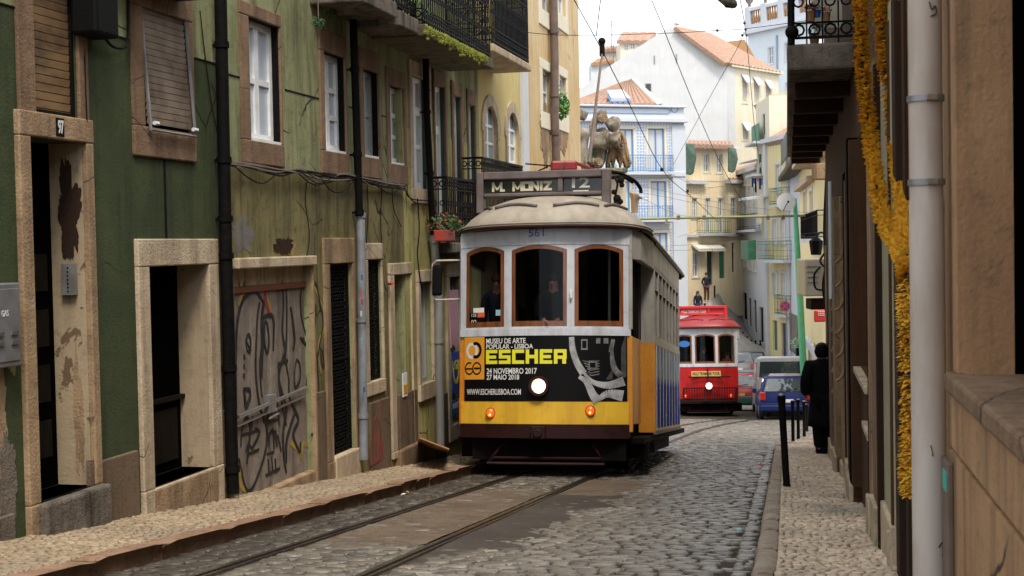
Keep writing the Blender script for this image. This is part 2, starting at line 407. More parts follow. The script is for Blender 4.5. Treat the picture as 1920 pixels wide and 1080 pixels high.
# ------------------------------------------------------------------ world + light
w = bpy.data.worlds.new('World'); SC.world = w; w.use_nodes = True; wt = w.node_tree
bg = wt.nodes['Background']; sky = wt.nodes.new('ShaderNodeTexSky'); sky.sky_type = 'NISHITA'; sky.sun_disc = False
SUN_EL, SUN_AZ = 58, 0
sky.sun_elevation = R(SUN_EL); sky.sun_rotation = R(SUN_AZ); sky.air_density = 1.0; sky.dust_density = 6.0; sky.ozone_density = 1.0
hs = wt.nodes.new('ShaderNodeHueSaturation'); hs.inputs['Saturation'].default_value = .22; hs.inputs['Value'].default_value = 1.0
wt.links.new(sky.outputs[0], hs.inputs['Color']); 
mx = wt.nodes.new('ShaderNodeMix'); mx.data_type = 'RGBA'; mx.inputs[0].default_value = .75; mx.inputs[7].default_value = (9.0, 9.3, 9.9, 1)
tcw = wt.nodes.new('ShaderNodeTexCoord'); nzw = wt.nodes.new('ShaderNodeTexNoise'); nzw.inputs['Scale'].default_value = 4.5; nzw.inputs['Detail'].default_value = 6; wt.links.new(tcw.outputs['Generated'], nzw.inputs['Vector'])
rpw = wt.nodes.new('ShaderNodeMapRange'); rpw.inputs['From Min'].default_value = .34; rpw.inputs['From Max'].default_value = .56; wt.links.new(nzw.outputs['Fac'], rpw.inputs['Value'])
mcw = wt.nodes.new('ShaderNodeMix'); mcw.data_type = 'RGBA'; mcw.inputs[6].default_value = (2.8, 3.3, 4.1, 1); mcw.inputs[7].default_value = (11.5, 11.7, 12.0, 1); wt.links.new(rpw.outputs[0], mcw.inputs[0]); wt.links.new(mcw.outputs[2], mx.inputs[7])
wt.links.new(hs.outputs[0], mx.inputs[6]); wt.links.new(mx.outputs[2], bg.inputs[0]); bg.inputs[1].default_value = .1
sl = bpy.data.lights.new('sun', 'SUN'); sl.energy = 1.5; sl.angle = R(14); sl.color = (1, .90, .76)
so = bpy.data.objects.new('sun', sl); COL.objects.link(so)
az = R(163); el = R(SUN_EL)                             # light comes from behind the camera, a little left
sd = V((math.sin(az) * math.cos(el), math.cos(az) * math.cos(el), math.sin(el)))
so.rotation_euler = sd.to_track_quat('Z', 'Y').to_euler(); so.location = (0, -10, 30)
sky.sun_rotation = az
SC.view_settings.view_transform = 'Standard'; SC.view_settings.look = 'None'; SC.view_settings.exposure = .93; SC.view_settings.gamma = 1
SC.cycles.max_bounces = 6; SC.cycles.diffuse_bounces = 2; SC.cycles.glossy_bounces = 3; SC.cycles.transparent_max_bounces = 8
SC.cycles.use_denoising = True
SC.cycles.caustics_reflective = False; SC.cycles.caustics_refractive = False
stucco('olive_mauve', (.17, .155, .15), (.21, .20, .17), (.08, .07, .05), .6)
def blob_poly(cx, cy, rx, ry, n=22, s=1):
    n = 90; out = []
    for i in range(n):
        a = 6.283 * i / n; c, q = math.cos(a), math.sin(a); k = 1 + .55 * noise.noise(V((c * 1.6, q * 1.6, s))) + .32 * noise.noise(V((c * 5, q * 5, s))) + .20 * noise.noise(V((c * 14, q * 14, s))); out.append((cx + rx * c * k, cy + ry * q * k))
    return out
mat('cream_strip', (.36, .335, .23), .8, c2=(.29, .26, .18), ns=3, bump=.2)
stucco('tinsel', (0.880, 0.569, 0.055), (0.860, 0.407, 0.038), (.40, .14, .015), .3, scale=14, streak=False)
mat('arm_green', (.16, .24, .10), .5, c2=(.30, .22, .08), ns=3)
mat('tail_red', (.50, .02, .015), .2, coat=.5); mat('trim_hl', (.10, .12, .2), .3)
mat('car_blue_old', (0.0056, 0.015, 0.105), .35, coat=.3); mat('car_blue', (.006, .016, .115), .45, spec=.25); mat('car_red', (0.420, 0.025, 0.014), .28, coat=.7); mat('car_green', (.015, .09, .07), .4); mat('car_white', (.66, .68, .72), .3, coat=.6); mat('car_beige', (.42, .36, .30), .3, coat=.6); mat('car_dark', (.02, .025, .03), .25, coat=.7); mat('car_grey', (.28, .29, .30), .3, coat=.6); mat('plate_yellow', (.6, .5, .1), .5)
stucco('hill_paving', (0.375, 0.362, 0.338), (0.300, 0.281, 0.250), (.12, .11, .10), .5, scale=1.5, streak=False)
mat('shutter_grey', (.52, .52, .50), .6, c2=(.42, .42, .40), ns=4)
mat('door_blue', (.015, .03, .10), .4)
mat('leaf_pale', (.25, .42, .28), .6, c2=(.45, .55, .45), ns=9)
mat('awning_cream', (.74, .72, .62), .7)
# ================================================================== ground
def setts_mat(name, c1, c2, c3, rough=(.35, .7), grime=(.03, .026, .02)):
    s = NT(name); g = s.n('NewGeometry')
    c = s.mix(g.outputs['Random Per Island'], c1, c2)
    nz = s.noise(.8, 5); c = s.mix(s.ramp(nz, .42, .66), c, c3)
    c = s.mix(s.ramp(s.noise(14, 5, rough=.7), .5, .78, 0, .75), c, grime)
    s.col(c); s.set(Roughness=s.ramp(s.noise(5, 4), .3, .7, *rough)); s.bump(s.noise(50, 4), .45, .012); return s.m
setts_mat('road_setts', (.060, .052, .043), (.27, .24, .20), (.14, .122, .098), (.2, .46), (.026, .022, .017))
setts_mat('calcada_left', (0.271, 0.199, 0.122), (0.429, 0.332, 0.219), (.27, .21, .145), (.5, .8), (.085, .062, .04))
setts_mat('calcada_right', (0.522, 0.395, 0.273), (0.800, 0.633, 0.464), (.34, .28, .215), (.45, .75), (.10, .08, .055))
stucco('mortar', (.038, .030, .022), (.06, .047, .034), (.02, .017, .013), .6, scale=3, streak=False)
stucco('mortar_pale', (.10, .078, .05), (.14, .105, .07), (.05, .04, .028), .6, scale=3, streak=False)
stucco('patch_pale', (0.174, 0.127, 0.090), (0.124, 0.088, 0.061), (.07, .055, .04), .8, scale=2, streak=False, bump=.8, fine=60, crack=1.1)
stucco('patch_dark', (.060, .050, .042), (.085, .070, .056), (.03, .026, .02), .8, scale=2, streak=False, bump=1, fine=70, crack=1.3)
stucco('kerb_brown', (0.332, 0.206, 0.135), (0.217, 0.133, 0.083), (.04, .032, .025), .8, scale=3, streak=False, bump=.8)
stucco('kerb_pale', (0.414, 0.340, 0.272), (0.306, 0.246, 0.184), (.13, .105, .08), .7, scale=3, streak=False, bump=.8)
def far_ground():
    s = NT('far_paving'); vo = s.n('TexVoronoi', Scale=6.0); vo.feature = 'DISTANCE_TO_EDGE'; s.l(s.coord(), vo.inputs['Vector'])
    c = s.mix(s.ramp(s.noise(.5, 4), .4, .6), (.30, .28, .25), (.24, .215, .19)); c = s.mix(s.ramp(vo.outputs['Distance'], .01, .06, 1, 0), c, (.10, .09, .075))
    s.col(c); s.set(Roughness=.7)
far_ground()
def sheet(name, ts, nf, z, m, cols=2, k='structure', label=None):
    mb = MB(); rows = []
    for t in ts:
        n0, n1 = nf(t); rows.append([RF(t, n0 + (n1 - n0) * j / (cols - 1), z(t, j) if callable(z) else z) for j in range(cols)])
    vs = [p for r in rows for p in r]; fs = [(i * cols + j, i * cols + j + 1, (i + 1) * cols + j + 1, (i + 1) * cols + j) for i in range(len(rows) - 1) for j in range(cols - 1)]
    mb.add(vs, fs); o = mb.build(name, m); kind(o, k); return o
tsg = [-40, -20, 0, 20, 40, 50, 60, 66, 67, 68, 72, 76, 84, 90, 100, 110, 125, 160, 200, 240, 400]
sheet('ground', tsg, lambda t: (-260, 260), -.05, 'far_paving', 14)
sheet('road', [-4 + i for i in range(0, 71)], lambda t: (-4.9, -.2 if t < 27 else -.2 + min((t - 27) * .12, 2.4)), -.018, 'mortar', 4)
KR = lambda t: -.38 - max(0, t - 9.3) * .0165 if t < 27.4 else -.68 + (t - 27.4) * .2
WL = lambda t: -5.80 + .0211 * (t - 9.06)
WR = lambda t: .56 - .0150 * (t - 8.66)
RAILN = (-3.995, -2.92)
def railn(k, t):
    if t < 28: return RAILN[k] - (max(0, t - 20) * .012)
    b = RAILN[k] - .096; u = t - 28
    return b + u * .012 + max(0, u - 9) ** 1.6 * .018
PATCHES = []                                            # (t0,t1,nfun) areas where the setts are covered
def in_patch(t, n):
    for t0, t1, f in PATCHES:
        if t0 < t < t1:
            a, b = f(t)
            if a < n < b: return True
    return False
def wob(t, s, a): return a * (noise.noise(V((t * 1.3, s, 0))) + .5 * noise.noise(V((t * 4.1, s, 3))))
PATCHES.append((9.9, 16.6, lambda t: (RAILN[0] + .10, RAILN[1] - .09 + min(0, (t - 10.6) * .5) * (1 if t < 10.6 else 0))))
PATCHES.append((9.55, 16.2, lambda t: (RAILN[1] + .085, -2.75 + min(1, (t - 9.55) / 1.2) * .62 + (0 if t < 13.5 else (t - 13.5) * .10) + wob(t, 1, .28))))
PATCHES.append((14.6, 18.6, lambda t: (RAILN[1] + .085, -2.05 + wob(t, 5, .2) + (t - 14.6) * .05)))
def rows_of_stones(name, t0, t1, nf, sl, sn, z, m, skip=None, arc=0.0, jit=.12, dome=.012, growth=0.0, k='structure'):
    vs = []; fs = []; t = t0
    while t < t1:
        L = sl * (1 + growth * (t - t0)) * random.uniform(.9, 1.12); Wd = sn * (1 + growth * (t - t0)); n0, n1 = nf(t); n = n0 + random.uniform(-.5, 0) * Wd
        while n < n1:
            ww = Wd * random.uniform(.72, 1.3); a = max(n, n0); b = min(n + ww, n1); n += ww
            if b - a < Wd * .3: continue
            ca, cb = a + .006, b - .006; tc = t + arc * math.sin(a * 1.9 + t * .35)
            if skip and skip(tc + L / 2, (a + b) / 2, (b - a) / 2, L / 2): continue
            l0, l1 = tc + .006, tc + L - .006; j = jit * min(L, ww)
            q = [(l0, ca), (l0, cb), (l1, cb), (l1, ca)]; q = [(x + random.uniform(-j, j), y + random.uniform(-j, j)) for x, y in q]
            cx = sum(x for x, _ in q) / 4; cy = sum(y for _, y in q) / 4; dz = random.uniform(-.006, .006); tx, ty = random.uniform(-.05, .05), random.uniform(-.04, .04)
            base = len(vs)
            for (sc, zz) in ((.98, -.045), (1.0, -dome * 1.1), (.86, -dome * .25), (.5, 0)):
                for (x, y) in q:
                    xx, yy = cx + (x - cx) * sc, cy + (y - cy) * sc; p = RF(xx, yy, z + zz + dz + (xx - cx) * tx + (yy - cy) * ty); vs.append(p)
            for r_ in range(3):
                for i in range(4): i2 = (i + 1) % 4; fs.append((base + r_ * 4 + i, base + r_ * 4 + i2, base + r_ * 4 + 4 + i2, base + r_ * 4 + 4 + i))
            fs.append((base + 12, base + 13, base + 14, base + 15))
        t += L
    me = bpy.data.meshes.new(name); me.from_pydata([tuple(v) for v in vs], [], fs); me.materials.append(M[m])
    for p in me.polygons: p.use_smooth = True
    me.update(); o = bpy.data.objects.new(name, me); COL.objects.link(o); kind(o, k); return o
def skip_road(t, n, hw, hl):
    for kk in (0, 1):
        if abs(n - railn(kk, t)) < .075 + hw * .9: return True
    if n > KR(t) - .17 and t < 28: return True
    return False
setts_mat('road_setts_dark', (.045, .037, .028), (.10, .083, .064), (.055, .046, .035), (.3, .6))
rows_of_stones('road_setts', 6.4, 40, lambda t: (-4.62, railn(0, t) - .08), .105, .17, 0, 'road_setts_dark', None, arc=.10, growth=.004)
rows_of_stones('road_setts', 6.4, 48, lambda t: (-4.05 if t < 40 else -4.62, KR(t) if t < 27 else min(KR(t), 1.4)), .105, .17, 0, 'road_setts', skip_road, arc=.10, growth=.004)
def fill_small(t, n, hw, hl):                         # slim stones beside the rails
    return in_patch(t, n)
for kk in (0, 1):
    for sgn in (-1, 1):
        rows_of_stones('rail_side_setts', 6.4, 34, (lambda t, kk=kk, s=sgn: (railn(kk, t) - .19, railn(kk, t) - .075) if s < 0 else (railn(kk, t) + .08, railn(kk, t) + .19)), .14, .12, -.004, 'road_setts', fill_small)
rows_of_stones('gutter_setts', 6.4, 27.5, lambda t: (KR(t) - .16, KR(t) - .01), .15, .18, .004, 'road_setts', jit=.08)
# pavements
def pave_slab(name, ts, nf, m): return sheet(name, ts, nf, .103, m, 3)
pave_slab('pavement', [-4 + i for i in range(0, 56)], lambda t: (WL(t) - .6, -4.75), 'mortar_pale')
pave_slab('pavement', [-4 + i for i in range(0, 32)], lambda t: (KR(t) + .15, 1.3), 'mortar_pale')
sheet('pavement', [27 + i for i in range(0, 24)], lambda t: (KR(t) + .1, 6), .09, 'mortar_pale', 3)
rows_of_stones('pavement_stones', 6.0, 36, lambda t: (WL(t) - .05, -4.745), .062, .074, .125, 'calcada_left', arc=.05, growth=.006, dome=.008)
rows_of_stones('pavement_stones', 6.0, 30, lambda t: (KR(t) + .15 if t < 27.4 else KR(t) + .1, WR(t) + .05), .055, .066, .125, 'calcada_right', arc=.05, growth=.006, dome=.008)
def kerb(nf0, nf1, t0, t1, ln, m, h, wv):
    vs = []; fs = []; t = t0
    while t < t1:
        L = ln * random.uniform(.6, 1.35); a, b = t + .008, t + L - .008; o = wob(t, 8, wv); dz = random.uniform(-.012, .012)
        k = 6; rows = []
        for i in range(k + 1):
            tt = a + (b - a) * i / k; e = .02 if i in (0, k) else 0; x0 = nf0(tt) + o * .3; x1 = nf1(tt); q = wob(tt * 3, 11, .012)
            rows.append([RF(tt, x0 + e + q, -.10), RF(tt, x0 + e * .5 + q, h * .55 + dz), RF(tt, x0 + .02 + e + q, h - .012 - e * .5 + dz + q * .5), RF(tt, x0 + .05 + e, h - e * .5 + dz), RF(tt, x1 - e * .5 - .03, h - e * .5 + dz), RF(tt, x1 - e * .5, h - .02 + dz), RF(tt, x1, -.05)])
        base = len(vs); m2 = 7
        for r in rows: vs += r
        for i in range(k):
            for j in range(m2 - 1): fs.append((base + i * m2 + j, base + i * m2 + j + 1, base + (i + 1) * m2 + j + 1, base + (i + 1) * m2 + j))
        fs.append(tuple(base + j for j in range(m2))[::-1]); fs.append(tuple(base + k * m2 + j for j in range(m2)))
        t += L
    mb = MB(); mb.v = vs; mb.f = [list(f) for f in fs]; o = mb.build('kerb', m, smooth=40); kind(o, 'structure')
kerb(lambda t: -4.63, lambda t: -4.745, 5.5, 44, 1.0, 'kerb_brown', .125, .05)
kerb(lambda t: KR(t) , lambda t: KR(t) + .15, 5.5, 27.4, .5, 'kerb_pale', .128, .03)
# track
def rails():
    mb = MB(); ts = [5 + i * .5 for i in range(0, 96)]
    gr = MB()
    for kk in (0, 1):
        for (a, b, z) in ((-.062, -.012, .004), (.022, .046, .001)):
            for t, t2 in zip(ts, ts[1:]):
                x, y = railn(kk, t), railn(kk, t2)
                mb.add([RF(t, x + a, z), RF(t, x + b, z), RF(t2, y + b, z), RF(t2, y + a, z), RF(t, x + a, z - .08), RF(t, x + b, z - .08), RF(t2, y + b, z - .08), RF(t2, y + a, z - .08)], [(0, 1, 2, 3), (0, 3, 7, 4), (1, 5, 6, 2)])
    o = mb.build('track_rails', 'rail_steel'); kind(o, 'structure')
rails()
def patch_sheet(name, t0, t1, f, m, z, hard=(0, 0), n=150, c=26):
    """worn surfacing that thins out at its ragged edges so the setts come through"""
    mb = MB(); L_ = t1 - t0
    for i in range(n + 1):
        t = t0 + L_ * i / n; a, b = f(t)
        for j in range(c + 1):
            x = a + (b - a) * j / c; e = min((t - t0) / 1.0, (t1 - t) / 1.0, 1)
            if not hard[0]: e = min(e, (x - a) / .22)
            if not hard[1]: e = min(e, (b - x) / .30)
            q = noise.noise(V((t * 1.1, x * 2.2, 7))) * .8 + noise.noise(V((t * 4, x * 6, 3))) * .5 + noise.noise(V((t * 14, x * 18, 1))) * .25
            h = z - .030 * max(0, 1 - e * 1.3) + q * .014 * (1.5 - e)
            mb.v.append(RF(t, x, h))
    for i in range(n):
        for j in range(c): k = i * (c + 1) + j; mb.f.append([k, k + 1, k + c + 2, k + c + 1])
    o = mb.build(name, m, smooth=True); kind(o, 'structure')
P = PATCHES
patch_sheet('concrete_patch', *P[0][:2], P[0][2], 'patch_pale', .002, (1, 1))
patch_sheet('asphalt_patch', *P[1][:2], P[1][2], 'patch_dark', .008, (1, 0))
patch_sheet('concrete_patch', *P[2][:2], P[2][2], 'patch_pale', .007, (1, 0))
# ================================================================== building helpers
def facade(fr, u0, u1, v0, v1, ops, parent, m, depth=6.0, name='wall', rev_m=None, parts=None):
    """front sheet with real openings, reveals, and the closed body behind it"""
    us = sorted({u0, u1, *[o[0] for o in ops], *[o[1] for o in ops]}); vs = sorted({v0, v1, *[o[2] for o in ops], *[o[3] for o in ops]})
    us = [u for u in us if u0 <= u <= u1]; vs = [v for v in vs if v0 <= v <= v1]; mb = MB()
    for a, b in zip(us, us[1:]):
        for c, d in zip(vs, vs[1:]):
            mu, mv = (a + b) / 2, (c + d) / 2
            if any(o[0] < mu < o[1] and o[2] < mv < o[3] for o in ops): continue
            mb.quad(fr.p(a, c), fr.p(b, c), fr.p(b, d), fr.p(a, d))
    for o in ops:
        a, b, c, d, r = o[:5]
        c_, d_ = max(c, v0), min(d, v1)
        mb.quad(fr.p(a, c_), fr.p(a, d_), fr.p(a, d_, -r), fr.p(a, c_, -r)); mb.quad(fr.p(b, c_), fr.p(b, d_), fr.p(b, d_, -r), fr.p(b, c_, -r))
        if d < v1: mb.quad(fr.p(a, d), fr.p(b, d), fr.p(b, d, -r), fr.p(a, d, -r))
        if c > v0: mb.quad(fr.p(a, c), fr.p(b, c), fr.p(b, c, -r), fr.p(a, c, -r))
    mb.quad(fr.p(u0, v0), fr.p(u0, v1), fr.p(u0, v1, -depth), fr.p(u0, v0, -depth)); mb.quad(fr.p(u1, v0), fr.p(u1, v1), fr.p(u1, v1, -depth), fr.p(u1, v0, -depth))
    mb.quad(fr.p(u0, v1), fr.p(u1, v1), fr.p(u1, v1, -depth), fr.p(u0, v1, -depth)); mb.quad(fr.p(u0, v0, -depth), fr.p(u1, v0, -depth), fr.p(u1, v1, -depth), fr.p(u0, v1, -depth))
    return mb.build(name, m, parent)
def surround(fr, inner, outer, m, parent, w=.035, name='window_surround', rough=0):
    a, b, c, d = inner[:4]; A, B, C, D_ = outer; mb = MB()
    mb.box(fr, A, B, d, D_, -.01, w); 
    if C < c - .01: mb.box(fr, A, B, C, c, -.01, w + .004)
    mb.box(fr, A, a, c, d, -.01, w - .003); mb.box(fr, b, B, c, d, -.01, w - .003)
    return mb.build(name, m, parent, bevel=.012)
def casement(fr, r, parent, style='2x2', fm='white_frame', pm='pane_dark', rev=.22, t=.055, name='window', bars=True):
    """window: frame mesh (part) > pane (sub-part)"""
    a, b, c, d = r[:4]; mb = MB(); W0, W1 = -rev, -rev + .05; t = min(t, (b - a) * .16)
    mb.box(fr, a, a + t, c, d, W0, W1); mb.box(fr, b - t, b, c, d, W0, W1); mb.box(fr, a + t, b - t, c, c + t * 1.3, W0, W1 - .001); mb.box(fr, a + t, b - t, d - t, d, W0, W1 - .001)
    m_ = (a + b) / 2; lo, hi = c + t * 1.3, d - t
    if style[0] == '2': mb.box(fr, m_ - t * .7, m_ + t * .7, lo, hi, W0, W1 - .003)
    rows = []
    if style == '2x2': rows = [lo + (hi - lo) * .5]
    if style == '2x3': rows = [lo + (hi - lo) * .33, lo + (hi - lo) * .66]
    if style in ('2t', '1t'): rows = [lo + (hi - lo) * .70]
    if style == '2ta': rows = [lo + (hi - lo) * .72, lo + (hi - lo) * .36]
    for i, v in enumerate(rows): q = t * (.9 if (style in ('2t', '1t', '2ta') and i == 0) else .4); mb.box(fr, a + t, b - t, v - q, v + q, W0, W1 - .005)
    fo = mb.build(name, fm, parent)
    MB().box(fr, a + t * .5, b - t * .5, c + t * .5, d - t * .5, W0 + .012, W0 + .02).build('pane', pm, fo)
    return fo
def pxrect(fr, xl, xr, yt, yb, w=0.0):
    u0, v1 = fr.uv(xl, yt, w); u1, _ = fr.uv(xr, yt, w); _, v0 = fr.uv(xl, yb, w)
    return (u0, u1, v0, v1)
def rev(r, d): return (*r, d)
def cable_run(name, pts3, r, m='cable', label=None, group=None, cat='cable'):
    o = MB().tube(pts3, r, 5).build(name, m); tag(o, label, cat, group); return o
def smoothpts(pts, n=8):
    out = []; P_ = [V(p) for p in pts]; P_ = [P_[0] * 2 - P_[1]] + P_ + [P_[-1] * 2 - P_[-2]]
    for i in range(1, len(P_) - 2):
        p0, p1, p2, p3 = P_[i - 1:i + 3]
        for k in range(n):
            t = k / n; out.append(.5 * ((2 * p1) + (p2 - p0) * t + (2 * p0 - 5 * p1 + 4 * p2 - p3) * t * t + (3 * p1 - p0 - 3 * p2 + p3) * t ** 3))
    out.append(P_[-2]); return out
# ================================================================== left row
_a = ong(0, 1015, .12); _b = ong(870, 850, .12); _u = _b - _a; _u.z = 0; _u.normalize()
LF = Fr((_a.x, _a.y, 0), _u, (_u.y, -_u.x, 0))
L = lambda px, py, w=0: LF.uv(px, py, w)
Lr = lambda xl, xr, yt, yb, w=0: pxrect(LF, xl, xr, yt, yb, w)
gz = lambda u: G(tn(LF.p(u, 0))[0]) + .11            # pavement height at facade u
def LP(px, py, w=0): return LF.p(*L(px, py, w), w)
uA = L(0, 500)[0] - 3; uB = L(418, 500)[0]; uC = L(758, 500)[0]; uD = L(899, 300)[0]; uE = L(993, 300)[0]; uF_ = L(1089, 300)[0]
TOPZ = 9.5
GU, GL_ = 'left', 'row'
# ---- house 1
h1 = thing('green_house', 'dark green stucco house at far left with number 97 over its open doorway', 'house', LF.p(uA, gz(uA)))
d97 = Lr(48, 153, 255, 950); wS = Lr(56, 138, -40, 212); wT = Lr(263, 347, 12, 236); d2 = Lr(273, 385, 500, 920)
d2 = (d2[0], d2[1], d2[2], d2[3])
ops = [rev(d97, .30), rev(wS, .2), rev(wT, .2), rev(d2, .30)]
facade(LF, uA, uB - .002, -4, 10, ops, h1, 'deep_green')
ZP = L(400, 118)[1]                                     # painted band: lighter above the joint
def paint_area(fr, u0, u1, v0, v1, ops, m, parent, w=.006, name='painted_band'):
    us = sorted({u0, u1, *[min(max(x, u0), u1) for o in ops for x in o[:2]]}); vs = sorted({v0, v1, *[min(max(x, v0), v1) for o in ops for x in o[2:4]]}); mb = MB()
    for a, b in zip(us, us[1:]):
        for c, d in zip(vs, vs[1:]):
            if any(o[0] < (a + b) / 2 < o[1] and o[2] < (c + d) / 2 < o[3] for o in ops): continue
            mb.quad(fr.p(a, c, w), fr.p(b, c, w), fr.p(b, d, w), fr.p(a, d, w))
    return mb.build(name, m, parent)
def joint(u0, u1, v, ops, parent):
    us = sorted([u0, u1] + [x for o in ops for x in (o[0] - .16, o[1] + .16) if u0 < x < u1]); mb = MB()
    for a, b in zip(us, us[1:]):
        m_ = (a + b) / 2
        if any(o[0] - .16 < m_ < o[1] + .16 and o[2] < v < o[3] for o in ops): continue
        mb.box(LF, a, b, v - .010, v + .005, 0, .0075)
    return mb.build('wall_joint', 'black_paint', parent)
paint_area(LF, uA, uB - .004, ZP, 9.9, ops, 'olive_green', h1)
joint(uA, uB - .005, ZP, ops, h1)
o97 = (L(26, 255)[0], L(166, 255)[0], d97[2] - .25, L(30, 205)[1])
surround(LF, d97, o97, 'stone', h1, .05, 'door_surround')
mb = MB(); mb.box(LF, d97[1] - .006, d97[1] - .001, d97[2], d97[3], -.30, -.0)
lab(mb.build('door_reveal', 'jamb_peel', h1), 'plastered reveal with a large patch of bare dark stone')
rvf = Fr(LF.p(d97[1] - .007, 0, 0), LF.W, -LF.U)
def rpoly(c, rx, ry, s): return [(max(-.28, min(-.01, x)), y) for x, y in blob_poly(*c, rx, ry, s=s)]
lab(MB().fpoly(rvf, rpoly((-.125, L(120, 400)[1]), .095, .36, 2), 0, .004).build('bare_patch', 'darkbrown_wall', h1), 'dark bare patch on the door reveal')
lab(MB().fpoly(rvf, rpoly((-.10, L(140, 800)[1]), .04, .5, 9), 0, .0035).build('bare_patch', 'stone', h1), 'long peeled strip on the door reveal')
dd = MB().box(LF, d97[0], d97[1], d97[2], d97[3], -.34, -.30).build('door', 'void', h1)
p_ = MB()
for k in range(4): 
    v = d97[2] + .25 + .45 * k; p_.box(LF, d97[0] + .08, d97[1] - .10, v, v + .3, -.30, -.285)
p_.build('door_panel', 'dark_wood', dd)
ic = MB().box(LF, d97[1] - .055, d97[1] - .002, L(60, 560)[1], L(60, 497)[1], -.19, -.07).build('intercom', 'grey_metal', h1)
bt = MB()
for k in range(7): v = L(60, 560)[1] + .03 + k * .032; bt.ball(LF.p(d97[1] - .056, v, -.13), .008, seg=6, rings=4)
bt.build('button', 'black_iron', ic)
# steps, plinths
def step_at(r, yproj, parent, drop=.22, out=.16, top=None):
    mb = MB(); mb.box(LF, r[0] - .06, r[1] + .10, gz(r[1]) - .3, r[2] + (0 if top is None else top), -.32, out); return mb.build('doorstep', 'concrete' if out > .1 else 'stone', parent, bevel=.025)
step_at(d97, 0, h1, out=.13); step_at(d2, 0, h1, out=.05)
def plinth(x0, x1, ytop, parent, m='plinth'):
    u0 = L(x0, ytop)[0]; u1 = L(x1, ytop)[0]; v = L((x0 + x1) / 2, ytop)[1]
    return MB().box(LF, u0, u1, gz((u0 + u1) / 2) - .4, v, -.01, .035).build('plinth', m, parent, bevel=.01)
plinth(-120, 22, 985, h1, 'concrete'); plinth(172, 254, 856, h1); plinth(402, 424, 770, h1)
lab(MB().box(LF, L(172, 900)[0] - .06, L(180, 900)[0] - .04, gz(L(172, 900)[0]), L(175, 860)[1], -.01, .03).build('plinth', 'patch_pale', h1), 'narrow broken strip of plinth')
od2 = (L(252, 500)[0], L(403, 500)[0], d2[2] - .45, L(255, 448)[1])
surround(LF, d2, od2, 'stone_pale', h1, .045, 'door_surround')
lab(MB().box(LF, d2[1] - .006, d2[1] + .0, d2[2] - .1, d2[3], -.30, -.0).build('door_reveal', 'jamb_peel', h1), 'flaking whitewashed door reveal')
dd = MB().box(LF, d2[0], d2[1], d2[2], d2[3], -.34, -.30).build('door', 'void', h1)
MB().box(LF, d2[0] + .1, d2[1] - .1, d2[2] + .1, d2[2] + .6, -.30, -.285).box(LF, d2[0] + .0, d2[1] - .02, d2[2] + .68, d2[2] + .72, -.30, -.24).build('door_panel', 'dark_wood', dd)
# shuttered windows
def slats(r, w, m, parent, pitch=.062, bot=.0, tilt=0.0):
    mb = MB(); v = r[2] + bot; k = 0
    while v < r[3]:
        f = 1 - (v - r[2]) / max(r[3] - r[2], .1); o = w + tilt * f
        a = [LF.p(r[0] + .02, v, o), LF.p(r[1] - .02, v, o), LF.p(r[1] - .02, v + pitch * .86, o + .008), LF.p(r[0] + .02, v + pitch * .86, o + .008)]
        b = [p - LF.W * .018 for p in a]; mb.add(a + b, [(0, 1, 2, 3), (4, 7, 6, 5), (0, 4, 5, 1), (2, 6, 7, 3), (0, 3, 7, 4), (1, 2, 6, 5)]); v += pitch
    return mb.build('roller_shutter', m, parent)
sh = slats(wS, -.05, 'shutter_wood', h1, .066)
MB().box(LF, wS[0], wS[1], wS[2], wS[2] + .05, -.09, -.03).box(LF, wS[1] - .03, wS[1], wS[2], wS[3], -.12, -.02).box(LF, wS[0], wS[0] + .03, wS[2], wS[3], -.12, -.02).build('shutter_frame', 'dark_wood', sh)
surround(LF, wS, (L(26, 0)[0], L(157, 0)[0], wS[2] - .02, wS[3] + .3), 'stone_red', h1, .03)
MB().box(LF, wS[0], wS[1], wS[2], wS[3], -.2, -.18).build('window_back', 'void', h1)
sh = slats((wT[0], wT[1], wT[2], wT[3]), -.02, 'shutter_pale', h1, .062, bot=.03, tilt=.06)
f_ = MB(); w0_ = .07
f_.tube([LF.p(wT[0], wT[3], -.0), LF.p(wT[0], wT[2] - .03, w0_), LF.p(wT[1], wT[2] - .03, w0_), LF.p(wT[1], wT[3], -.0)], .018, 6)
f_.build('shutter_frame', 'grey_metal', sh); MB().tube([LF.p(wT[0] + .03, wT[2] + .03, w0_ + .02), LF.p(wT[0] + .10, wT[2] + .03, w0_ + .02)], .02).tube([LF.p(wT[1] - .08, wT[2] + .03, w0_ + .02), LF.p(wT[1], wT[2] + .03, w0_ + .02)], .02).build('shutter_bracket', 'white_frame', sh)
surround(LF, wT, (L(243, 100)[0], L(359, 100)[0], L(247, 291)[1], wT[3] + .35), 'stone_red', h1, .03)
MB().box(LF, wT[0], wT[1], wT[2], wT[3], -.2, -.18).build('window_back', 'void', h1)
# fixtures on house 1
p0 = L(100, 237)
pl_ = MB().box(LF, L(94, 240)[0], L(109, 240)[0], L(94, 255)[1], L(94, 221)[1], .046, .056).build('house_number_plate', 'black_paint', bevel=.003)
tag(pl_, 'small black plaque with the white number 97 on the lintel of the left doorway', 'sign')
nb = text_mb('97', LF, L(97, 240)[0], L(107, 240)[0], L(96, 251)[1], L(96, 225)[1], .056, .003, .02).build('number', 'poster_text', pl_)
gb_r = Lr(-60, 37, 535, 700, .12); gb = MB().box(LF, gb_r[0], gb_r[1], gb_r[2], gb_r[3], 0, .12).build('gas_meter_box', 'grey_metal', bevel=.01); tag(gb, 'grey metal gas meter cupboard marked GAS on the wall left of the first doorway', 'meter box')
MB().box(LF, gb_r[0] + .04, gb_r[1] - .03, gb_r[2] + .04, gb_r[3] - .04, .12, .128).build('cupboard_door', 'grey_metal', gb, bevel=.004)
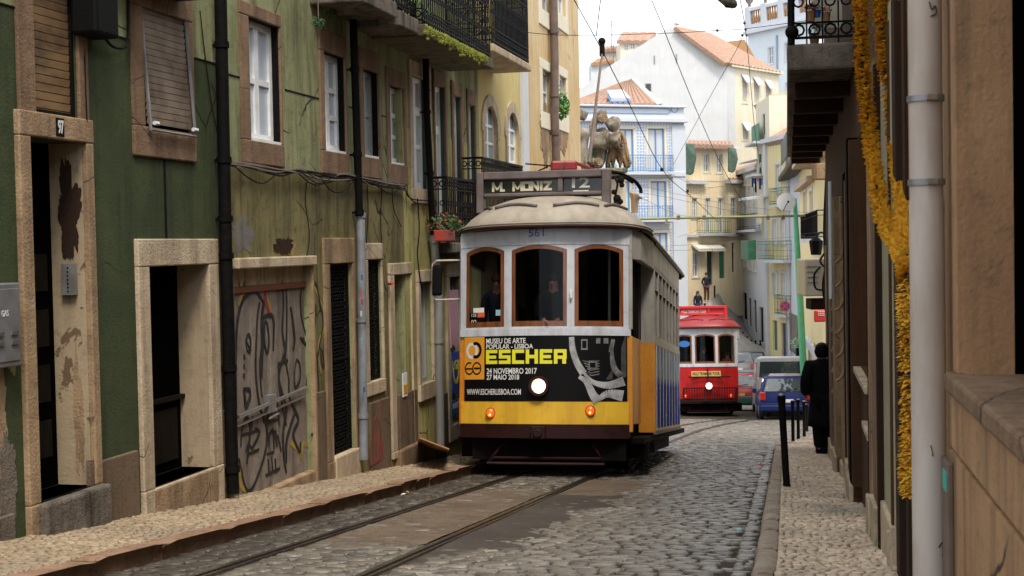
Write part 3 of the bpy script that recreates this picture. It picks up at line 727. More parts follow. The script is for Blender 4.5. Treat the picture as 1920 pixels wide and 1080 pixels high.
v_ = MB(); 
for k in (0, 1):
    for j in (0, 1): v_.box(LF, gb_r[1] - .14 - .18 * j, gb_r[1] - .06 - .18 * j, gb_r[2] + .16 + .07 * k, gb_r[2] + .19 + .07 * k, .128, .14)
v_.build('vent', 'steel', gb)
a_ = L(3, 594, .13); b_ = L(16, 581, .13)
text_mb('GAS', LF, a_[0], b_[0], a_[1], b_[1], .129, .002, .01).build('lettering', 'paper_white', gb)
bx = MB().box(LF, L(172, 0, .2)[0], L(215, 0, .2)[0], L(172, 62, .2)[1], L(172, -60, .2)[1], .0, .24)
bx = bx.build('cable_box', 'black_iron', bevel=.03); tag(bx, 'black cable box high on the green wall between the two shuttered windows', 'cable box')
ab = Lr(258, 384, -80, 14, .30); ab = MB().box(LF, ab[0], ab[1], L(384, 26, .3)[1] + .13, L(384, -60, .3)[1], .0, .34).build('shutter_box', 'dark_wood', bevel=.03); tag(ab, 'dark wooden shutter box jutting out above the tilted shutter', 'shutter box')
cable_run('loop_cable', smoothpts([LP(200, 40, .12), LP(196, 60, .1), LP(202, 78, .08), LP(218, 90, .06), LP(236, 86, .05), LP(240, 60, .04), LP(240, -20, .03)]), .013, 'cable', 'black cable looping below the cable box on the green wall')
cable_run('thin_cable', smoothpts([LP(156, -10, .04), LP(158, 80, .02), LP(161, 180, .06), LP(165, 262, .03)]), .006, 'cable', 'thin cable down the green wall right of the first doorway lintel')
cable_run('thin_cable', smoothpts([LP(375, 20, .03), LP(384, 100, .02), LP(396, 190, .02), LP(410, 262, .03)]), .006, 'cable', 'thin cable slanting down to the first black drainpipe')
MB().box(LF, L(306, 300)[0], L(309, 300)[0], L(306, 446)[1], L(306, 300)[1], 0, .007).build('crack', 'black_paint', h1)
# ---- drainpipes
def pipe(pts, r, m, label, joints=(), jm=None, name='drainpipe', off=.10, fit=LP, group=None):
    t = thing(name, label, 'drainpipe', fit(*pts[-1], off), group)
    P3 = [fit(*p, off) for p in pts]; MB().tube(P3, r, 14).build('pipe', m, t, smooth=50)
    for y in joints:
        for p, q in zip(pts, pts[1:]):
            if p[1] <= y <= q[1]:
                f = (y - p[1]) / (q[1] - p[1]); c = fit(p[0] + (q[0] - p[0]) * f, y, off); d_ = (fit(*q, off) - fit(*p, off)).normalized()
                MB().cyl(c - d_ * .03, c + d_ * .03, r * 1.22, 14).box(Fr(c, LF.U, LF.W), -.015, .015, -.012, .012, -off, -r * .8).build('pipe_bracket', jm or m, t, smooth=40)
    return t
pipe([(413, -30), (424, 480), (437, 925)], .062, 'black_paint', 'black drainpipe between the dark green house and the olive garage wall', (84, 300, 410, 480, 690, 880))
pipe([(660, -30), (674, 405)], .05, 'black_paint', 'black drainpipe running down between the second and third casement windows', (130, 290, 398))
pipe([(676, 398), (682, 862)], .056, 'grey_pipe', 'grey drainpipe with stickers left of the small iron window grille', (404, 600, 780))
pipe([(797, 40), (800, 200), (812, 440)], .05, 'black_paint', 'black drainpipe under the mossy balcony slab', (210, 325))
# ---- house 2
h2 = thing('olive_house', 'olive green stucco house with a graffiti covered garage door and a band of cables', 'house', LF.p(uB, gz(uB)))
for _x, _y, _rx, _ry, _m in ((-2, 800, .10, .55, 'stone'), (14, 900, .12, .35, 'concrete'), (22, 640, .08, .22, 'olive_low')): lab(MB().fpoly(LF, blob_poly(*L(_x, _y), _rx, _ry, s=_x), 0, .006 + _rx * .01).build('plaster_patch', _m, h1), 'bare patch where the green paint has gone')
W1 = Lr(462, 520, 30, 262); W2 = Lr(604, 643, 95, 282); W3 = Lr(678, 706, 128, 293); W4 = Lr(728, 754, 159, 306)
GA = Lr(437, 578, 505, 925); GA = (GA[0], GA[1], min(GA[2], L(578, 888)[1]), GA[3])
G1 = Lr(614, 656, 495, 868); GG = Lr(686, 712, 487, 718); D3 = Lr(735, 767, 516, 848)
ops = [rev(W1, .14), rev(W2, .14), rev(W3, .14), rev(W4, .12), rev(GA, .12), rev(G1, .1), rev(GG, .12), rev(D3, .35)]
facade(LF, uB, uC - .002, -5, 10, ops, h2, 'olive_green')
zc = L(500, 320)[1]
paint_area(LF, uB + .001, uC - .004, -5, zc, ops, 'olive_low', h2, .005)
joint(uB + .01, uC - .01, L(562, 175)[1], ops, h2)
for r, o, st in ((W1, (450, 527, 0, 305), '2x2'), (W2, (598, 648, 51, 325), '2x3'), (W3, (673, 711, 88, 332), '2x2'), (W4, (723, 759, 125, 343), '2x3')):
    fr_, dk = LF, None
    casement(LF, r, h2, st, 'white_frame' if r is not W3 else 'grey_frame', 'pane_sky' if r is not W3 else 'pane_curtain', .13, .075)
    O = (L(o[0], 200)[0], L(o[1], 200)[0], L(o[0] + 4, o[3])[1], L(o[0], o[2])[1]); surround(LF, r, O, 'stone_red', h2, .03)
    MB().box(LF, r[1] - .004, r[1] - .001, r[2], r[3], -.078, -.0).box(LF, r[0], r[1], r[3] - .004, r[3] - .001, -.078, -.0).build('dark_reveal', 'black_paint', h2)  # near-black sheets on right and top reveals paint in their shade
    MB().box(LF, r[0], r[1], r[2], r[2] + .03, -.078, .01).build('window_sill', 'white_frame', h2)
# garage
oga = (L(436, 600)[0], L(584, 600)[0], GA[2] - .02, L(437, 484)[1])
mb = MB(); mb.box(LF, oga[0], oga[1], GA[3], oga[3], -.02, .09); mb.build('garage_lintel', 'stone_pale', h2, bevel=.015)
lab(MB().box(LF, GA[1], oga[1], GA[2] - .3, GA[3], -.01, .05).build('door_jamb', 'stone', h2, bevel=.01), 'thin pale jamb right of the garage door')
gd = thing('garage_door', 'x', 'x'); bpy.data.objects.remove(gd)
zt = L(440, 545)[1]
gd = MB(); nP = 4
for k in range(nP):
    a = GA[0] + (GA[1] - GA[0]) * k / nP; b = GA[0] + (GA[1] - GA[0]) * (k + 1) / nP - .012; gd.box(LF, a, b, GA[2], zt - .03, -.10, -.055)
stucco('garage_sheet', (0.288, 0.243, 0.202), (0.201, 0.163, 0.134), (.06, .045, .035), .5, scale=3)
gdo = gd.build('garage_door', 'garage_sheet', h2, bevel=.006); lab(gdo, 'brown sheet metal garage door covered in black graffiti')
MB().box(LF, GA[0], GA[1], zt - .03, zt + .03, -.10, -.03).build('transom', 'trackbrown', h2)
mb = MB()
for k in range(5): a = GA[0] + (GA[1] - GA[0]) * k / 5; mb.box(LF, a, a + (GA[1] - GA[0]) / 5 - .02, zt + .03, GA[3], -.10, -.05)
lab(mb.build('transom_panel', 'stone_pale', h2, bevel=.01), 'row of pale boards above the garage door')
MB().box(LF, GA[0], GA[1], GA[2] - .4, GA[2] + .02, -.1, .035).build('doorstep', 'stone', h2, bevel=.02)
a = L(446, 782, .0); b = L(574, 727, .0)
MB().tube([LF.p(a[0], a[1], .0), LF.p(b[0], b[1], .0)], .022, 8).tube([LF.p(a[0], a[1] - .10, -.03), LF.p(b[0], b[1] - .10, -.03)], .014, 8).build('locking_bar', 'steel', gdo)
MB().box(LF, L(502, 750)[0], L(515, 750)[0], L(502, 775)[1], L(502, 742)[1], -.05, .02).tube([LF.p(*L(502, 785), .02), LF.p(*L(518, 775), .03), LF.p(*L(515, 768), .02)], .012).build('padlock', 'grey_metal', gdo, bevel=.006)
# graffiti: strokes read off the door
def Gp(x, y): return L(420 + x * .4444, 460 + y * .4444, -.055)
strokes = [
 [(52, 690), (50, 600), (48, 480), (52, 360), (58, 300), (75, 240), (100, 205), (130, 195), (150, 215), (168, 245)],
 [(150, 240), (140, 300), (135, 400), (132, 520), (140, 620), (155, 700), (175, 750), (180, 820), (165, 900), (130, 1000), (105, 1035), (85, 1010), (62, 900)],
 [(162, 250), (155, 330), (158, 420), (150, 500), (155, 600), (160, 640)], [(168, 245), (160, 300), (165, 380), (160, 470), (158, 560)],
 [(95, 440), (92, 400), (102, 375), (110, 400), (108, 450), (95, 440)], [(92, 400), (108, 440)], [(85, 460), (84, 480)], [(84, 500), (84, 520)], [(84, 540), (83, 560)],
 [(82, 605), (105, 610), (108, 640), (92, 680), (86, 640), (82, 605)], [(155, 305), (205, 303), (207, 445)], [(170, 320), (168, 400), (180, 455), (188, 400), (180, 330), (170, 320)],
 [(245, 150), (250, 250), (245, 360), (255, 440), (240, 500), (230, 560), (250, 640)], [(262, 160), (264, 280), (262, 400), (258, 480), (272, 560)],
 [(280, 260), (290, 330), (296, 400), (290, 440)], [(330, 160), (322, 220), (326, 300), (345, 380)], [(305, 480), (296, 540), (300, 600), (320, 560), (318, 500), (305, 480)],
 [(228, 500), (268, 485)], [(228, 500), (232, 590), (248, 690), (262, 760)], [(272, 560), (275, 640), (300, 700), (312, 740), (290, 800), (318, 870), (322, 830)],
 [(300, 700), (280, 760), (262, 830), (262, 920)], [(325, 400), (345, 420), (352, 470), (350, 560), (345, 600)], [(320, 390), (338, 395)],
 [(70, 850), (75, 780), (95, 720), (110, 790), (90, 870)], [(75, 800), (140, 780)], [(118, 720), (108, 800), (95, 920)], [(130, 770), (148, 790), (120, 850), (105, 840)], [(100, 880), (145, 860)],
 [(165, 720), (172, 745), (225, 735)], [(180, 745), (190, 690)], [(190, 790), (188, 850)], [(185, 810), (205, 780), (210, 860)], [(215, 780), (222, 850)], [(225, 800), (240, 870)], [(180, 880), (210, 870)], [(185, 900), (188, 960)], [(200, 890), (205, 950)], [(215, 900), (218, 960)], [(175, 970), (235, 940)],
 [(60, 150), (65, 190)], [(80, 155), (84, 185)], [(250, 640), (262, 700), (248, 790), (252, 900), (262, 960)], [(210, 630), (225, 680), (232, 760)],
]
mb = MB()
for s_ in strokes:
    pts = [Gp(*p) for p in s_]; pts = [(p.x, p.y) for p in smoothpts([(a, b, 0) for a, b in pts], 5)] if len(pts) > 2 else pts
    w_ = random.uniform(.028, .050); mb.ribbon(LF, pts, [w_ * (.7 + .5 * math.sin(3.1 * i / max(1, len(pts) - 1))) for i in range(len(pts))], -.0545, -.049 + random.uniform(0, .003))
lab(mb.build('graffiti', 'graf_black', gdo), 'black spray painted outlines and tags')
mb = MB()
for s_ in ([(60, 250), (75, 215), (108, 200)], [(130, 175), (165, 180), (190, 260), (196, 295)], [(205, 155), (260, 150), (330, 135)], [(280, 830), (320, 870), (325, 900), (335, 840), (360, 845)], [(66, 930), (70, 1010), (95, 1035)]):
    pts = [Gp(*p) for p in s_]; pts = [(p.x, p.y) for p in smoothpts([(a, b, 0) for a, b in pts], 5)]; mb.ribbon(LF, pts, .06, -.0548, -.0515)
lab(mb.build('graffiti', 'graf_yellow', gdo), 'faded yellow spray paint')
mb = MB(); mb.ribbon(LF, [Gp(172, 170), Gp(176, 240), Gp(195, 300)], .07, -.0549, -.0508); lab(mb.build('graffiti', 'graf_red', gdo), 'red spray paint patch')
mb = MB()                                               # tag running on over the pilaster
for s_ in ([(363, 150), (385, 165), (402, 240), (415, 330), (400, 420), (392, 500), (398, 640), (380, 780), (365, 800)], [(370, 180), (365, 330), (372, 460), (390, 460)], [(385, 250), (382, 340)], [(405, 430), (410, 500), (420, 510), (412, 440)], [(376, 640), (388, 625)], [(376, 670), (392, 650)], [(376, 700), (394, 680)]):
    pts = [L(420 + x * .4444, 460 + y * .4444, .0) for x, y in s_]; pts = [(p.x, p.y) for p in smoothpts([(a, b, 0) for a, b in pts], 5)] if len(pts) > 2 else pts; mb.ribbon(LF, pts, .032, .0062, .0105)
lab(mb.build('graffiti', 'graf_black', h2), 'black spray paint loops beside the garage')
mb = MB(); 
for s_ in ([(380, 175), (412, 260), (425, 330), (402, 400), (396, 470), (408, 540)],):
    pts = [L(420 + x * .4444, 460 + y * .4444, .0) for x, y in s_]; pts = [(p.x, p.y) for p in smoothpts([(a, b, 0) for a, b in pts], 5)]; mb.ribbon(LF, pts, .035, .006, .009)
lab(mb.build('graffiti', 'graf_yellow', h2), 'yellow spray paint line beside the garage')
# hole in the plaster
c_ = L(532, 462); MB().fpoly(LF, blob_poly(*c_, .27, .085), .0, .012).build('plaster_hole', 'darkbrown_wall', h2)
MB().fpoly(LF, blob_poly(c_[0] + .17, c_[1] - .01, .16, .07, s=3), .0, .0095).build('plaster_hole', 'graf_yellow', h2)
lab(MB().fpoly(LF, blob_poly(*L(452, 440), .24, .2, s=4), .0, .008).build('plaster_patch', 'olive_mauve', h2), 'pale blue grey patch on the wall')
# ornate iron gates
def lattice(r, m, parent, w=-.04, p=.085, name='iron_gate'):
    mb = MB(); a, b, c, d = r; t = .03
    mb.box(LF, a, a + t, c, d, w - .015, w + .015); mb.box(LF, b - t, b, c, d, w - .015, w + .015); mb.box(LF, a + t, b - t, c, c + t, w - .015, w + .015); mb.box(LF, a + t, b - t, d - t, d, w - .015, w + .015); mb.box(LF, a + t, b - t, (c + d) / 2, (c + d) / 2 + t, w - .012, w + .012)
    nu = max(2, round((b - a - 2 * t) / p)); nv = max(2, round((d - c - 2 * t) / p)); du = (b - a - 2 * t) / nu; dv = (d - c - 2 * t) / nv
    for i in range(nu):
        for j in range(nv):
            mb.ring(LF, a + t + du * (i + .5), c + t + dv * (j + .5), w - .006, w + .006, du * .32, du * .47, 30 + 90 * ((i + j) % 4), 330 + 90 * ((i + j) % 4), seg=9)
    return mb.build(name, m, parent)
lattice(G1, 'black_iron', h2); MB().box(LF, G1[0], G1[1], G1[2], G1[3], -.1, -.085).build('door', 'void', h2)
lattice(GG, 'black_iron', h2, name='window_grille'); MB().box(LF, GG[0], GG[1], GG[2], GG[3], -.12, -.105).build('window_back', 'void', h2)
surround(LF, G1, (L(606, 600)[0], L(662, 600)[0], G1[2] - .25, L(612, 446)[1]), 'stone', h2, .04, 'door_surround')
surround(LF, GG, (L(680, 600)[0], L(717, 600)[0], L(682, 746)[1], L(682, 456)[1]), 'stone_pale', h2, .035)
surround(LF, D3, (L(728, 600)[0], L(770, 600)[0], D3[2] - .1, L(729, 494)[1]), 'stone_pale', h2, .04, 'door_surround')
lab(MB().box(LF, D3[1] - .005, D3[1], D3[2], D3[3], -.3, 0).build('door_reveal', 'beige_wall', h2), 'beige door reveal')
MB().box(LF, D3[0], D3[1], D3[2], D3[3], -.35, -.32).build('door', 'void', h2); MB().box(LF, D3[0] - .05, D3[1] + .12, D3[2] - .5, D3[2], -.3, .10).build('doorstep', 'stone_red', h2, bevel=.02)
for x0, x1, y in ((586, 606, 735), (690, 727, 750)): plinth(x0, x1, y, h2)
lab(MB().box(LF, G1[0], G1[1] + .1, gz(G1[1]) - .4, G1[2] + .04, -.05, .06).build('doorstep', 'stone_pale', h2, bevel=.02), 'worn step of the iron gate')
mb = MB()
for s_ in ([(690, 880), (692, 830)], [(697, 880), (697, 800), (702, 790)], [(703, 878), (706, 820), (710, 872)], [(708, 760), (706, 800), (714, 870)], [(690, 884), (712, 872)]):
    mb.ribbon(LF, [L(x, y - 12) for x, y in s_], .025, .036, .040)
lab(mb.build('graffiti', 'graf_red', h2), 'red scrawled tag low on the wall')
kn = MB().cyl(LP(729, 532, .03), LP(736, 532, .16), .02, 8).build('red_spout', 'plastic_red'); tag(kn, 'small red plastic pipe end beside the narrow dark doorway', 'pipe end')
for i, (x, y, m_) in enumerate(((677, 552, 'litter_orange'), (678, 520, 'sticker_blue'), (677, 588, 'paper_white'), (679, 640, 'sticker_cyan'), (682, 730, 'sticker_blue'), (678, 566, 'paper_red'))):
    c_ = LP(x, y, .158); f = Fr(c_, LF.U, LF.W); q = MB().box(f, -.028, .028, -.035, .035, 0, .004).build('sticker', m_)
    tag(q, ['orange round', 'small blue', 'white square', 'pale cyan', 'blue low', 'red'][i] + ' sticker on the grey drainpipe', 'sticker', 'stickers on the grey drainpipe')
# wall cables of house 2
random.seed(11)
base = [(432, 306), (470, 312), (520, 322), (560, 322), (600, 330), (640, 331), (668, 333), (700, 340), (730, 345), (757, 352)]
for k in range(7):
    pts = []
    for i, (x, y) in enumerate(base): pts.append(LP(x + random.uniform(-4, 4), y + random.uniform(-6, 7) + (8 if k > 4 and i % 3 == 1 else 0), .06 + .02 * random.random()))
    cable_run('facade_cable', smoothpts(pts, 6), .013 if k < 4 else .008, 'cable' if k % 2 else 'cable_pale', 'one of the tangled cables strung in a band across the olive house', 'cables strung across the olive house')
for x0, y0, x1, y1, dp, lb in ((440, 312, 520, 326, 22, 'cable loop hanging below the first casement window'), (600, 332, 665, 338, 26, 'cable loop sagging left of the second black drainpipe'), (560, 326, 620, 334, 16, 'short cable loop below the second casement window'), (700, 342, 752, 352, 14, 'cable loop sagging below the third casement window')):
    cable_run('cable_loop', smoothpts([LP(x0, y0, .08), LP((x0 * 2 + x1) / 3, y0 + dp, .09), LP((x0 + 2 * x1) / 3, y1 + dp * .8, .09), LP(x1, y1, .08)], 8), .008, 'cable', lb)
for pts, lb in (([(576, 330), (573, 380), (580, 440), (574, 490)], 'thin cable hanging down to the garage lintel'), ([(688, 340), (690, 400), (686, 470)], 'thin cable dropping to the iron window grille'), ([(716, 345), (714, 420), (719, 520), (724, 545)], 'thin cable falling to the red pipe end'), ([(735, 350), (738, 390), (752, 425)], 'thin cable curving down right of the iron window grille')):
    cable_run('thin_cable', smoothpts([LP(*p, .03) for p in pts]), .006, 'cable', lb)
# ---- house 3
h3 = thing('tall_window_house', 'olive and yellow green house with tall french windows under a mossy balcony', 'house', LF.p(uC, gz(uC)))
W5 = Lr(770, 796, 140, 352); W6 = Lr(813, 831, 158, 440); W7 = Lr(848, 861, 178, 400); W8 = Lr(876, 888, 195, 380)
S1 = Lr(783, 806, 530, 722); S2 = Lr(838, 858, 520, 800)
T1 = Lr(868, 884, -60, 12)
ops = [rev(W5, .11), rev(W6, .11), rev(W7, .11), rev(W8, .11), rev(S1, .12), rev(S2, .12)]
facade(LF, uC, uD - .002, -6, 10, ops, h3, 'olive_green')
zs = L(850, 262)[1]; paint_area(LF, uC + .002, uD - .004, -6, zs, ops, 'yellow_green', h3, .006)
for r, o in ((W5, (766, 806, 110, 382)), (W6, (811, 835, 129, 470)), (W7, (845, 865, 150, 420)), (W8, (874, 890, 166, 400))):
    casement(LF, r, h3, '2ta', 'white_frame', 'pane_sky', .11, .075)
    MB().box(LF, r[1] - .004, r[1] - .001, r[2], r[3], -.055, 0).build('dark_reveal', 'darkgreen_frame', h3)
    surround(LF, r, (L(o[0], 200)[0], L(o[1], 200)[0], L(o[0], o[3])[1], L(o[0], o[2])[1]), 'stone_red' if r is not W5 else 'stone_pale', h3, .03)
for r, o in ((S1, (780, 812, 507, 740)), (S2, (834, 864, 495, 830))):
    casement(LF, r, h3, '1', 'grey_frame', 'pane_curtain', .12, .05); surround(LF, r, (L(o[0], 600)[0], L(o[1], 600)[0], r[2] - .25, L(o[0], o[2])[1]), 'stone_pale', h3, .05)
for x, y0, y1, m_, lb in ((789, 588, 600, 'sticker_cyan', 'pale notice in the shop window, upper'), (791, 622, 640, 'paper_red', 'red notice low in the shop window'), (790, 604, 616, 'paper_white', 'white notice in the middle of the shop window')):
    r = Lr(x - 5, x + 5, y0, y1); tag(MB().box(LF, r[0], r[1], r[2], r[3], -.066, -.060).build('window_notice', m_), lb, 'notice')
r = Lr(840, 852, 662, 740); po = MB().box(LF, r[0], r[1] + .08, r[2], r[3], .055, .062).build('shop_poster', 'sign_blue'); tag(po, 'blue and yellow poster on the shop doorway behind the tram mirror', 'poster')
MB().ring(LF, (r[0] + r[1]) / 2 + .04, (r[2] + r[3]) / 2 + .0, .062, .066, .12, .18, 150, 380, 16).build('printed_crescent', 'poster_yellow', po)
text_mb('LGB', LF, r[0] + .03, r[1] + .06, r[3] - .28, r[3] - .13, .062, .003, .02).build('lettering', 'poster_yellow', po)
for y, lb in ((605, 'small blue card notice above the blue and yellow poster'), (752, 'small blue card notice below the blue and yellow poster')):
    r = Lr(840, 851, y, y + 26); c_ = MB().box(LF, r[0], r[1] + .05, r[2], r[3], .055, .061).build('card_notice', 'sticker_blue'); tag(c_, lb, 'notice', 'blue cards by the shop door')
    MB().box(LF, r[0] + .05, r[1], r[2] + .08, r[3] - .05, .061, .064).build('card_face', 'paper_white', c_)
cl = MB(); u_, v_ = L(835, 545)
cl.fpoly(LF, [(u_, v_), (u_ + .5, v_), (u_ + .46, v_ - .85), (u_ + .3, v_ - .95), (u_ + .15, v_ - .85), (u_ + .05, v_ - .9)], .03, .07); tag(cl.build('pink_towel', 'pink_cloth'), 'pink cloth hanging in the shop doorway behind the tram mirror', 'cloth')
plinth(745, 779, 735, h3); plinth(812, 836, 740, h3)
# lower balcony with iron railing and flowers
def railing(fr, u0, u1, v0, v1, w0, w1, m, parent, dens=.1, name='railing', scroll=True, ends=True, panel=None):
    mb = MB(); segs = [(fr.p(u0, 0, w1), fr.p(u1, 0, w1))]
    if ends: segs += [(fr.p(u0, 0, w0), fr.p(u0, 0, w1)), (fr.p(u1, 0, w0), fr.p(u1, 0, w1))]
    for a, b in segs:
        L_ = (b - a).length; n = max(2, int(L_ / dens)); x = (b - a).normalized(); f = Fr(a, x, x.cross(UP)); h = v1 - v0
        mb.box(f, 0, L_, v1 - .035, v1, -.02, .02); mb.box(f, 0, L_, v0 + .05, v0 + .075, -.012, .012); mb.box(f, 0, L_, v0 + .2 * h, v0 + .2 * h + .018, -.01, .01); mb.box(f, 0, L_, v1 - .2 * h, v1 - .2 * h + .018, -.01, .01)
        for i in range(n + 1):
            u = L_ * i / n; mb.box(f, u - .008, u + .008, v0, v1 - .035, -.008, .008)
            if scroll and i < n:
                um = u + L_ / n / 2; rr = L_ / n * .42; mb.ring(f, um, v1 - .1 * h - .01, -.006, .006, rr * .65, rr, seg=8); mb.ring(f, um, v0 + .12 * h + .02, -.006, .006, rr * .65, rr, seg=8)
                mb.ring(f, um, v0 + .42 * h, -.005, .005, rr * .6, rr * .9, seg=8)
                if h > .8: mb.ring(f, um, v0 + .6 * h, -.005, .005, rr * .6, rr * .9, seg=8)
    return mb.build(name, m, parent)
def balcony(fr, u0, u1, vs, vh, out, parent, sm='concrete', rm='black_iron', th=.18, dens=.11, scroll=True, lb=None):
    sl = MB().box(fr, u0, u1, vs - th, vs, 0, out).build('balcony', sm, parent, bevel=.02)
    if lb: lab(sl, lb)
    railing(fr, u0 + .04, u1 - .04, vs, vs + vh, 0, out - .05, rm, sl, dens, scroll=scroll); return sl
# front edge x positions are read at w=out
def slab_px(x0, y0, x1, y1, out, th_px=None):
    a = L(x0, y0, out); b = L(x1, y1, out); return a[0], b[0], (a[1] + b[1]) / 2
OUT = .75
a = L(746, 42, OUT); b = L(700, 0, OUT)
def bal_from(xr, yr_bot, xl, out, th, vh, parent, sm, dens=.11, lb=None, rm='black_iron'):
    """right front bottom corner pixel gives height; left x gives the other end"""
    u1, v = L(xr, yr_bot, out); u0 = L(xl, yr_bot, out)[0]; return balcony(LF, u0, u1, v + th, vh, out, parent, sm, rm, th, dens, True, lb)
bal_from(745, 35, 680, .65, .20, 1.0, h2, 'concrete')
bal_from(789, 67, 749, .65, .20, 1.0, h2, 'concrete')
bal_from(926, 130, 799, .75, .16, 1.0, h3, 'moss_slab', .10, 'long balcony slab edged with bright moss')
u1, v = L(926, 130, .75); u0 = L(799, 130, .75)[0]
mb = MB(); n_ = 700
for i in range(n_):
    a = u0 + (u1 - u0 - .5) * random.random(); q_ = .025 * (.5 + noise.noise(V((a * 1.5, 2, 0))) + .6); mb.ball(LF.p(a, v + .13 - abs(random.gauss(0, .05)), .752), q_ * random.uniform(.6, 1.3), .012, q_ * random.uniform(.5, 1.1), 5, 4)
kind(tag(mb.build('moss', 'moss'), 'bright green moss along the edge of the long balcony slab', 'moss'), 'stuff')
# lower balcony
u1 = L(893, 400, .5)[0]; u0, vb = L(845, 425, .5)
balcony(LF, L(843, 445, .3)[0], L(899, 400, .3)[0], L(845, 455, .3)[1], 1.0, .3, h3, 'concrete', th=.16, dens=.10)
fp = thing('flower_box', 'terracotta flower box with red geraniums on the lower balcony behind the tram', 'planter', LP(828, 455, .55))
f0 = Fr(LP(826, 452, .30), LF.U, LF.W); MB().box(f0, -.1, .55, -.0, .16, -.07, .07).build('pot', 'terracotta_pot', fp, bevel=.01)
def leaves(mb, c, rx, ry, rz, n, s, flat=.4):
    for i in range(n):
        while True:
            p = V((random.uniform(-1, 1), random.uniform(-1, 1), random.uniform(-1, 1)))
            if p.length < 1: break
        p = V(c) + V((p.x * rx, p.y * ry, p.z * rz)); a = V((random.uniform(-1, 1), random.uniform(-1, 1), random.uniform(-1, 1))).normalized() * s * random.uniform(.6, 1.3); b = a.orthogonal().normalized() * s * flat * random.uniform(.6, 1.2)
        mb.add([p - a, p + b, p + a, p - b], [(0, 1, 2, 3)])
c_ = f0.p(.25, .24, 0)
mb = MB(); leaves(mb, c_, .30, .12, .16, 220, .04); mb.build('foliage', 'leaf_dark', fp); mb = MB(); leaves(mb, c_ + V((0, 0, .05)), .30, .12, .18, 34, .026, .9); mb.build('flowers', 'flower_red', fp)
pipe([(812, 430), (818, 500), (822, 560), (826, 845)], .065, 'grey_frame', 'pale drainpipe beside the shop doorway behind the tram', (450, 640))
# meter flap, small plates
r = Lr(749, 757, 700, 745); tag(MB().box(LF, r[0], r[1], r[2], r[3], .036, .05).build('bell_plate', 'paper_white'), 'white plate with orange label right of the narrow dark doorway', 'plate')
tag(MB().box(LF, r[0] + .02, r[1] - .02, r[2] + .04, (r[2] + r[3]) / 2, .05, .054).build('orange_label', 'poster_orange'), 'orange label on the white plate', 'label')
for pts, lb in (([(783, 372), (786, 430), (783, 480), (790, 540)], 'thin cable hanging down to the first shop window'), ([(757, 352), (775, 378), (795, 382), (812, 384)], 'thick cable reaching the black drainpipe under the mossy balcony'), ([(757, 349), (770, 372), (800, 376), (812, 380)], 'second thick cable reaching the black drainpipe under the mossy balcony')):
    cable_run('facade_cable', smoothpts([LP(*p, .06) for p in pts]), .010, 'cable', lb)
# hanging plants
for (x, y, lb) in ((597, 42, 'small spiky plant on the wall by the second casement window'), (623, 26, 'hanging pot plant with pale rosettes high on the olive wall')):
    t = thing('hanging_plant', lb, 'plant', LP(x, y, .15)); mb = MB(); leaves(mb, LP(x, y, .15), .08, .08, .07, 110, .022, .35); mb.build('foliage', 'leaf_dark', t); MB().tube([LP(x, y, .15), LP(x - 1, -20, .12)], .006, 5).build('string', 'cable_pale', t)
t = thing('wall_fern', 'green weed growing between two balconies high on the left row', 'plant', LP(790, 25, .6)); mb = MB(); leaves(mb, LP(790, 22, .6), .12, .2, .3, 200, .035, .3); mb.build('foliage', 'leaf', t)
# ---- house 4 yellow
h4 = thing('yellow_house', 'yellow house with arched windows below a green screened balcony', 'house', LF.p(uD, gz(uD)))
A1 = Lr(906, 930, 190, 306); A2 = Lr(949, 970, 203, 306); A3 = Lr(946, 962, -60, 40); A4 = Lr(905, 925, -60, 15)
ops = [rev(A1, .11), rev(A2, .11), rev(A3, .2)]
facade(LF, uD, uE - .002, -8, 10, ops, h4, 'yellow_wall')
def arched(fr, r, parent, pm='pane_curtain', fm='white_frame', sm='stone_pale', k=.35):
    a, b, c, d = r; casement(fr, (a, b, c, d), parent, '2x3', fm, pm, .10, .06); mb = MB(); m_ = (a + b) / 2; hw = (b - a) / 2; spring = d - hw * 1.1; n = 12
    for s in (0, 1):                                    # masonry spandrels closing the square head to an arch
        pts = [(m_ + (1 if s else -1) * hw, spring)] + [(m_ + (1 if s else -1) * hw * math.cos(R(90 * i / n)), spring + 1.1 * hw * math.sin(R(90 * i / n))) for i in range(n + 1)] + [(m_ + (1 if s else -1) * hw, d)]
        mb.fpoly(fr, pts[1:], -.045, .015)
    mb.box(fr, a - .12, a, c, spring, -.01, .03); mb.box(fr, b, b + .12, c, spring, -.01, .03); mb.ring(fr, m_, spring, -.01, .03, hw * 1.02, hw * 1.02 + .2, 0, 180, 16)
    return mb.build('window_surround', sm, parent)
arched(LF, A1, h4); arched(LF, A2, h4); casement(LF, A3, h4, '2x2')
u0 = L(932, 150, .7)[0]; u1, v = L(997, 140, .7)
balcony(LF, L(927, 150, .7)[0], u1, v + .18, 1.25, .7, h4, 'stone_pale', th=.13, dens=.09, lb='balcony with pale slab and dark green screen')
MB().box(LF, L(930, 100, .6)[0], u1 - .1, v + .25, v + .95, .6, .62).build('balcony_screen', 'darkgreen_frame', h4)
balcony(LF, L(908, 325, .4)[0], L(985, 325, .4)[0], L(950, 303, .4)[1] - 1.0, 1.0, .4, h4, 'stone_pale', th=.15, dens=.09)
MB().box(LF, uE - .75, uE - .25, -8, 10, -.01, .06).build('pilaster', 'white_wall', h4)
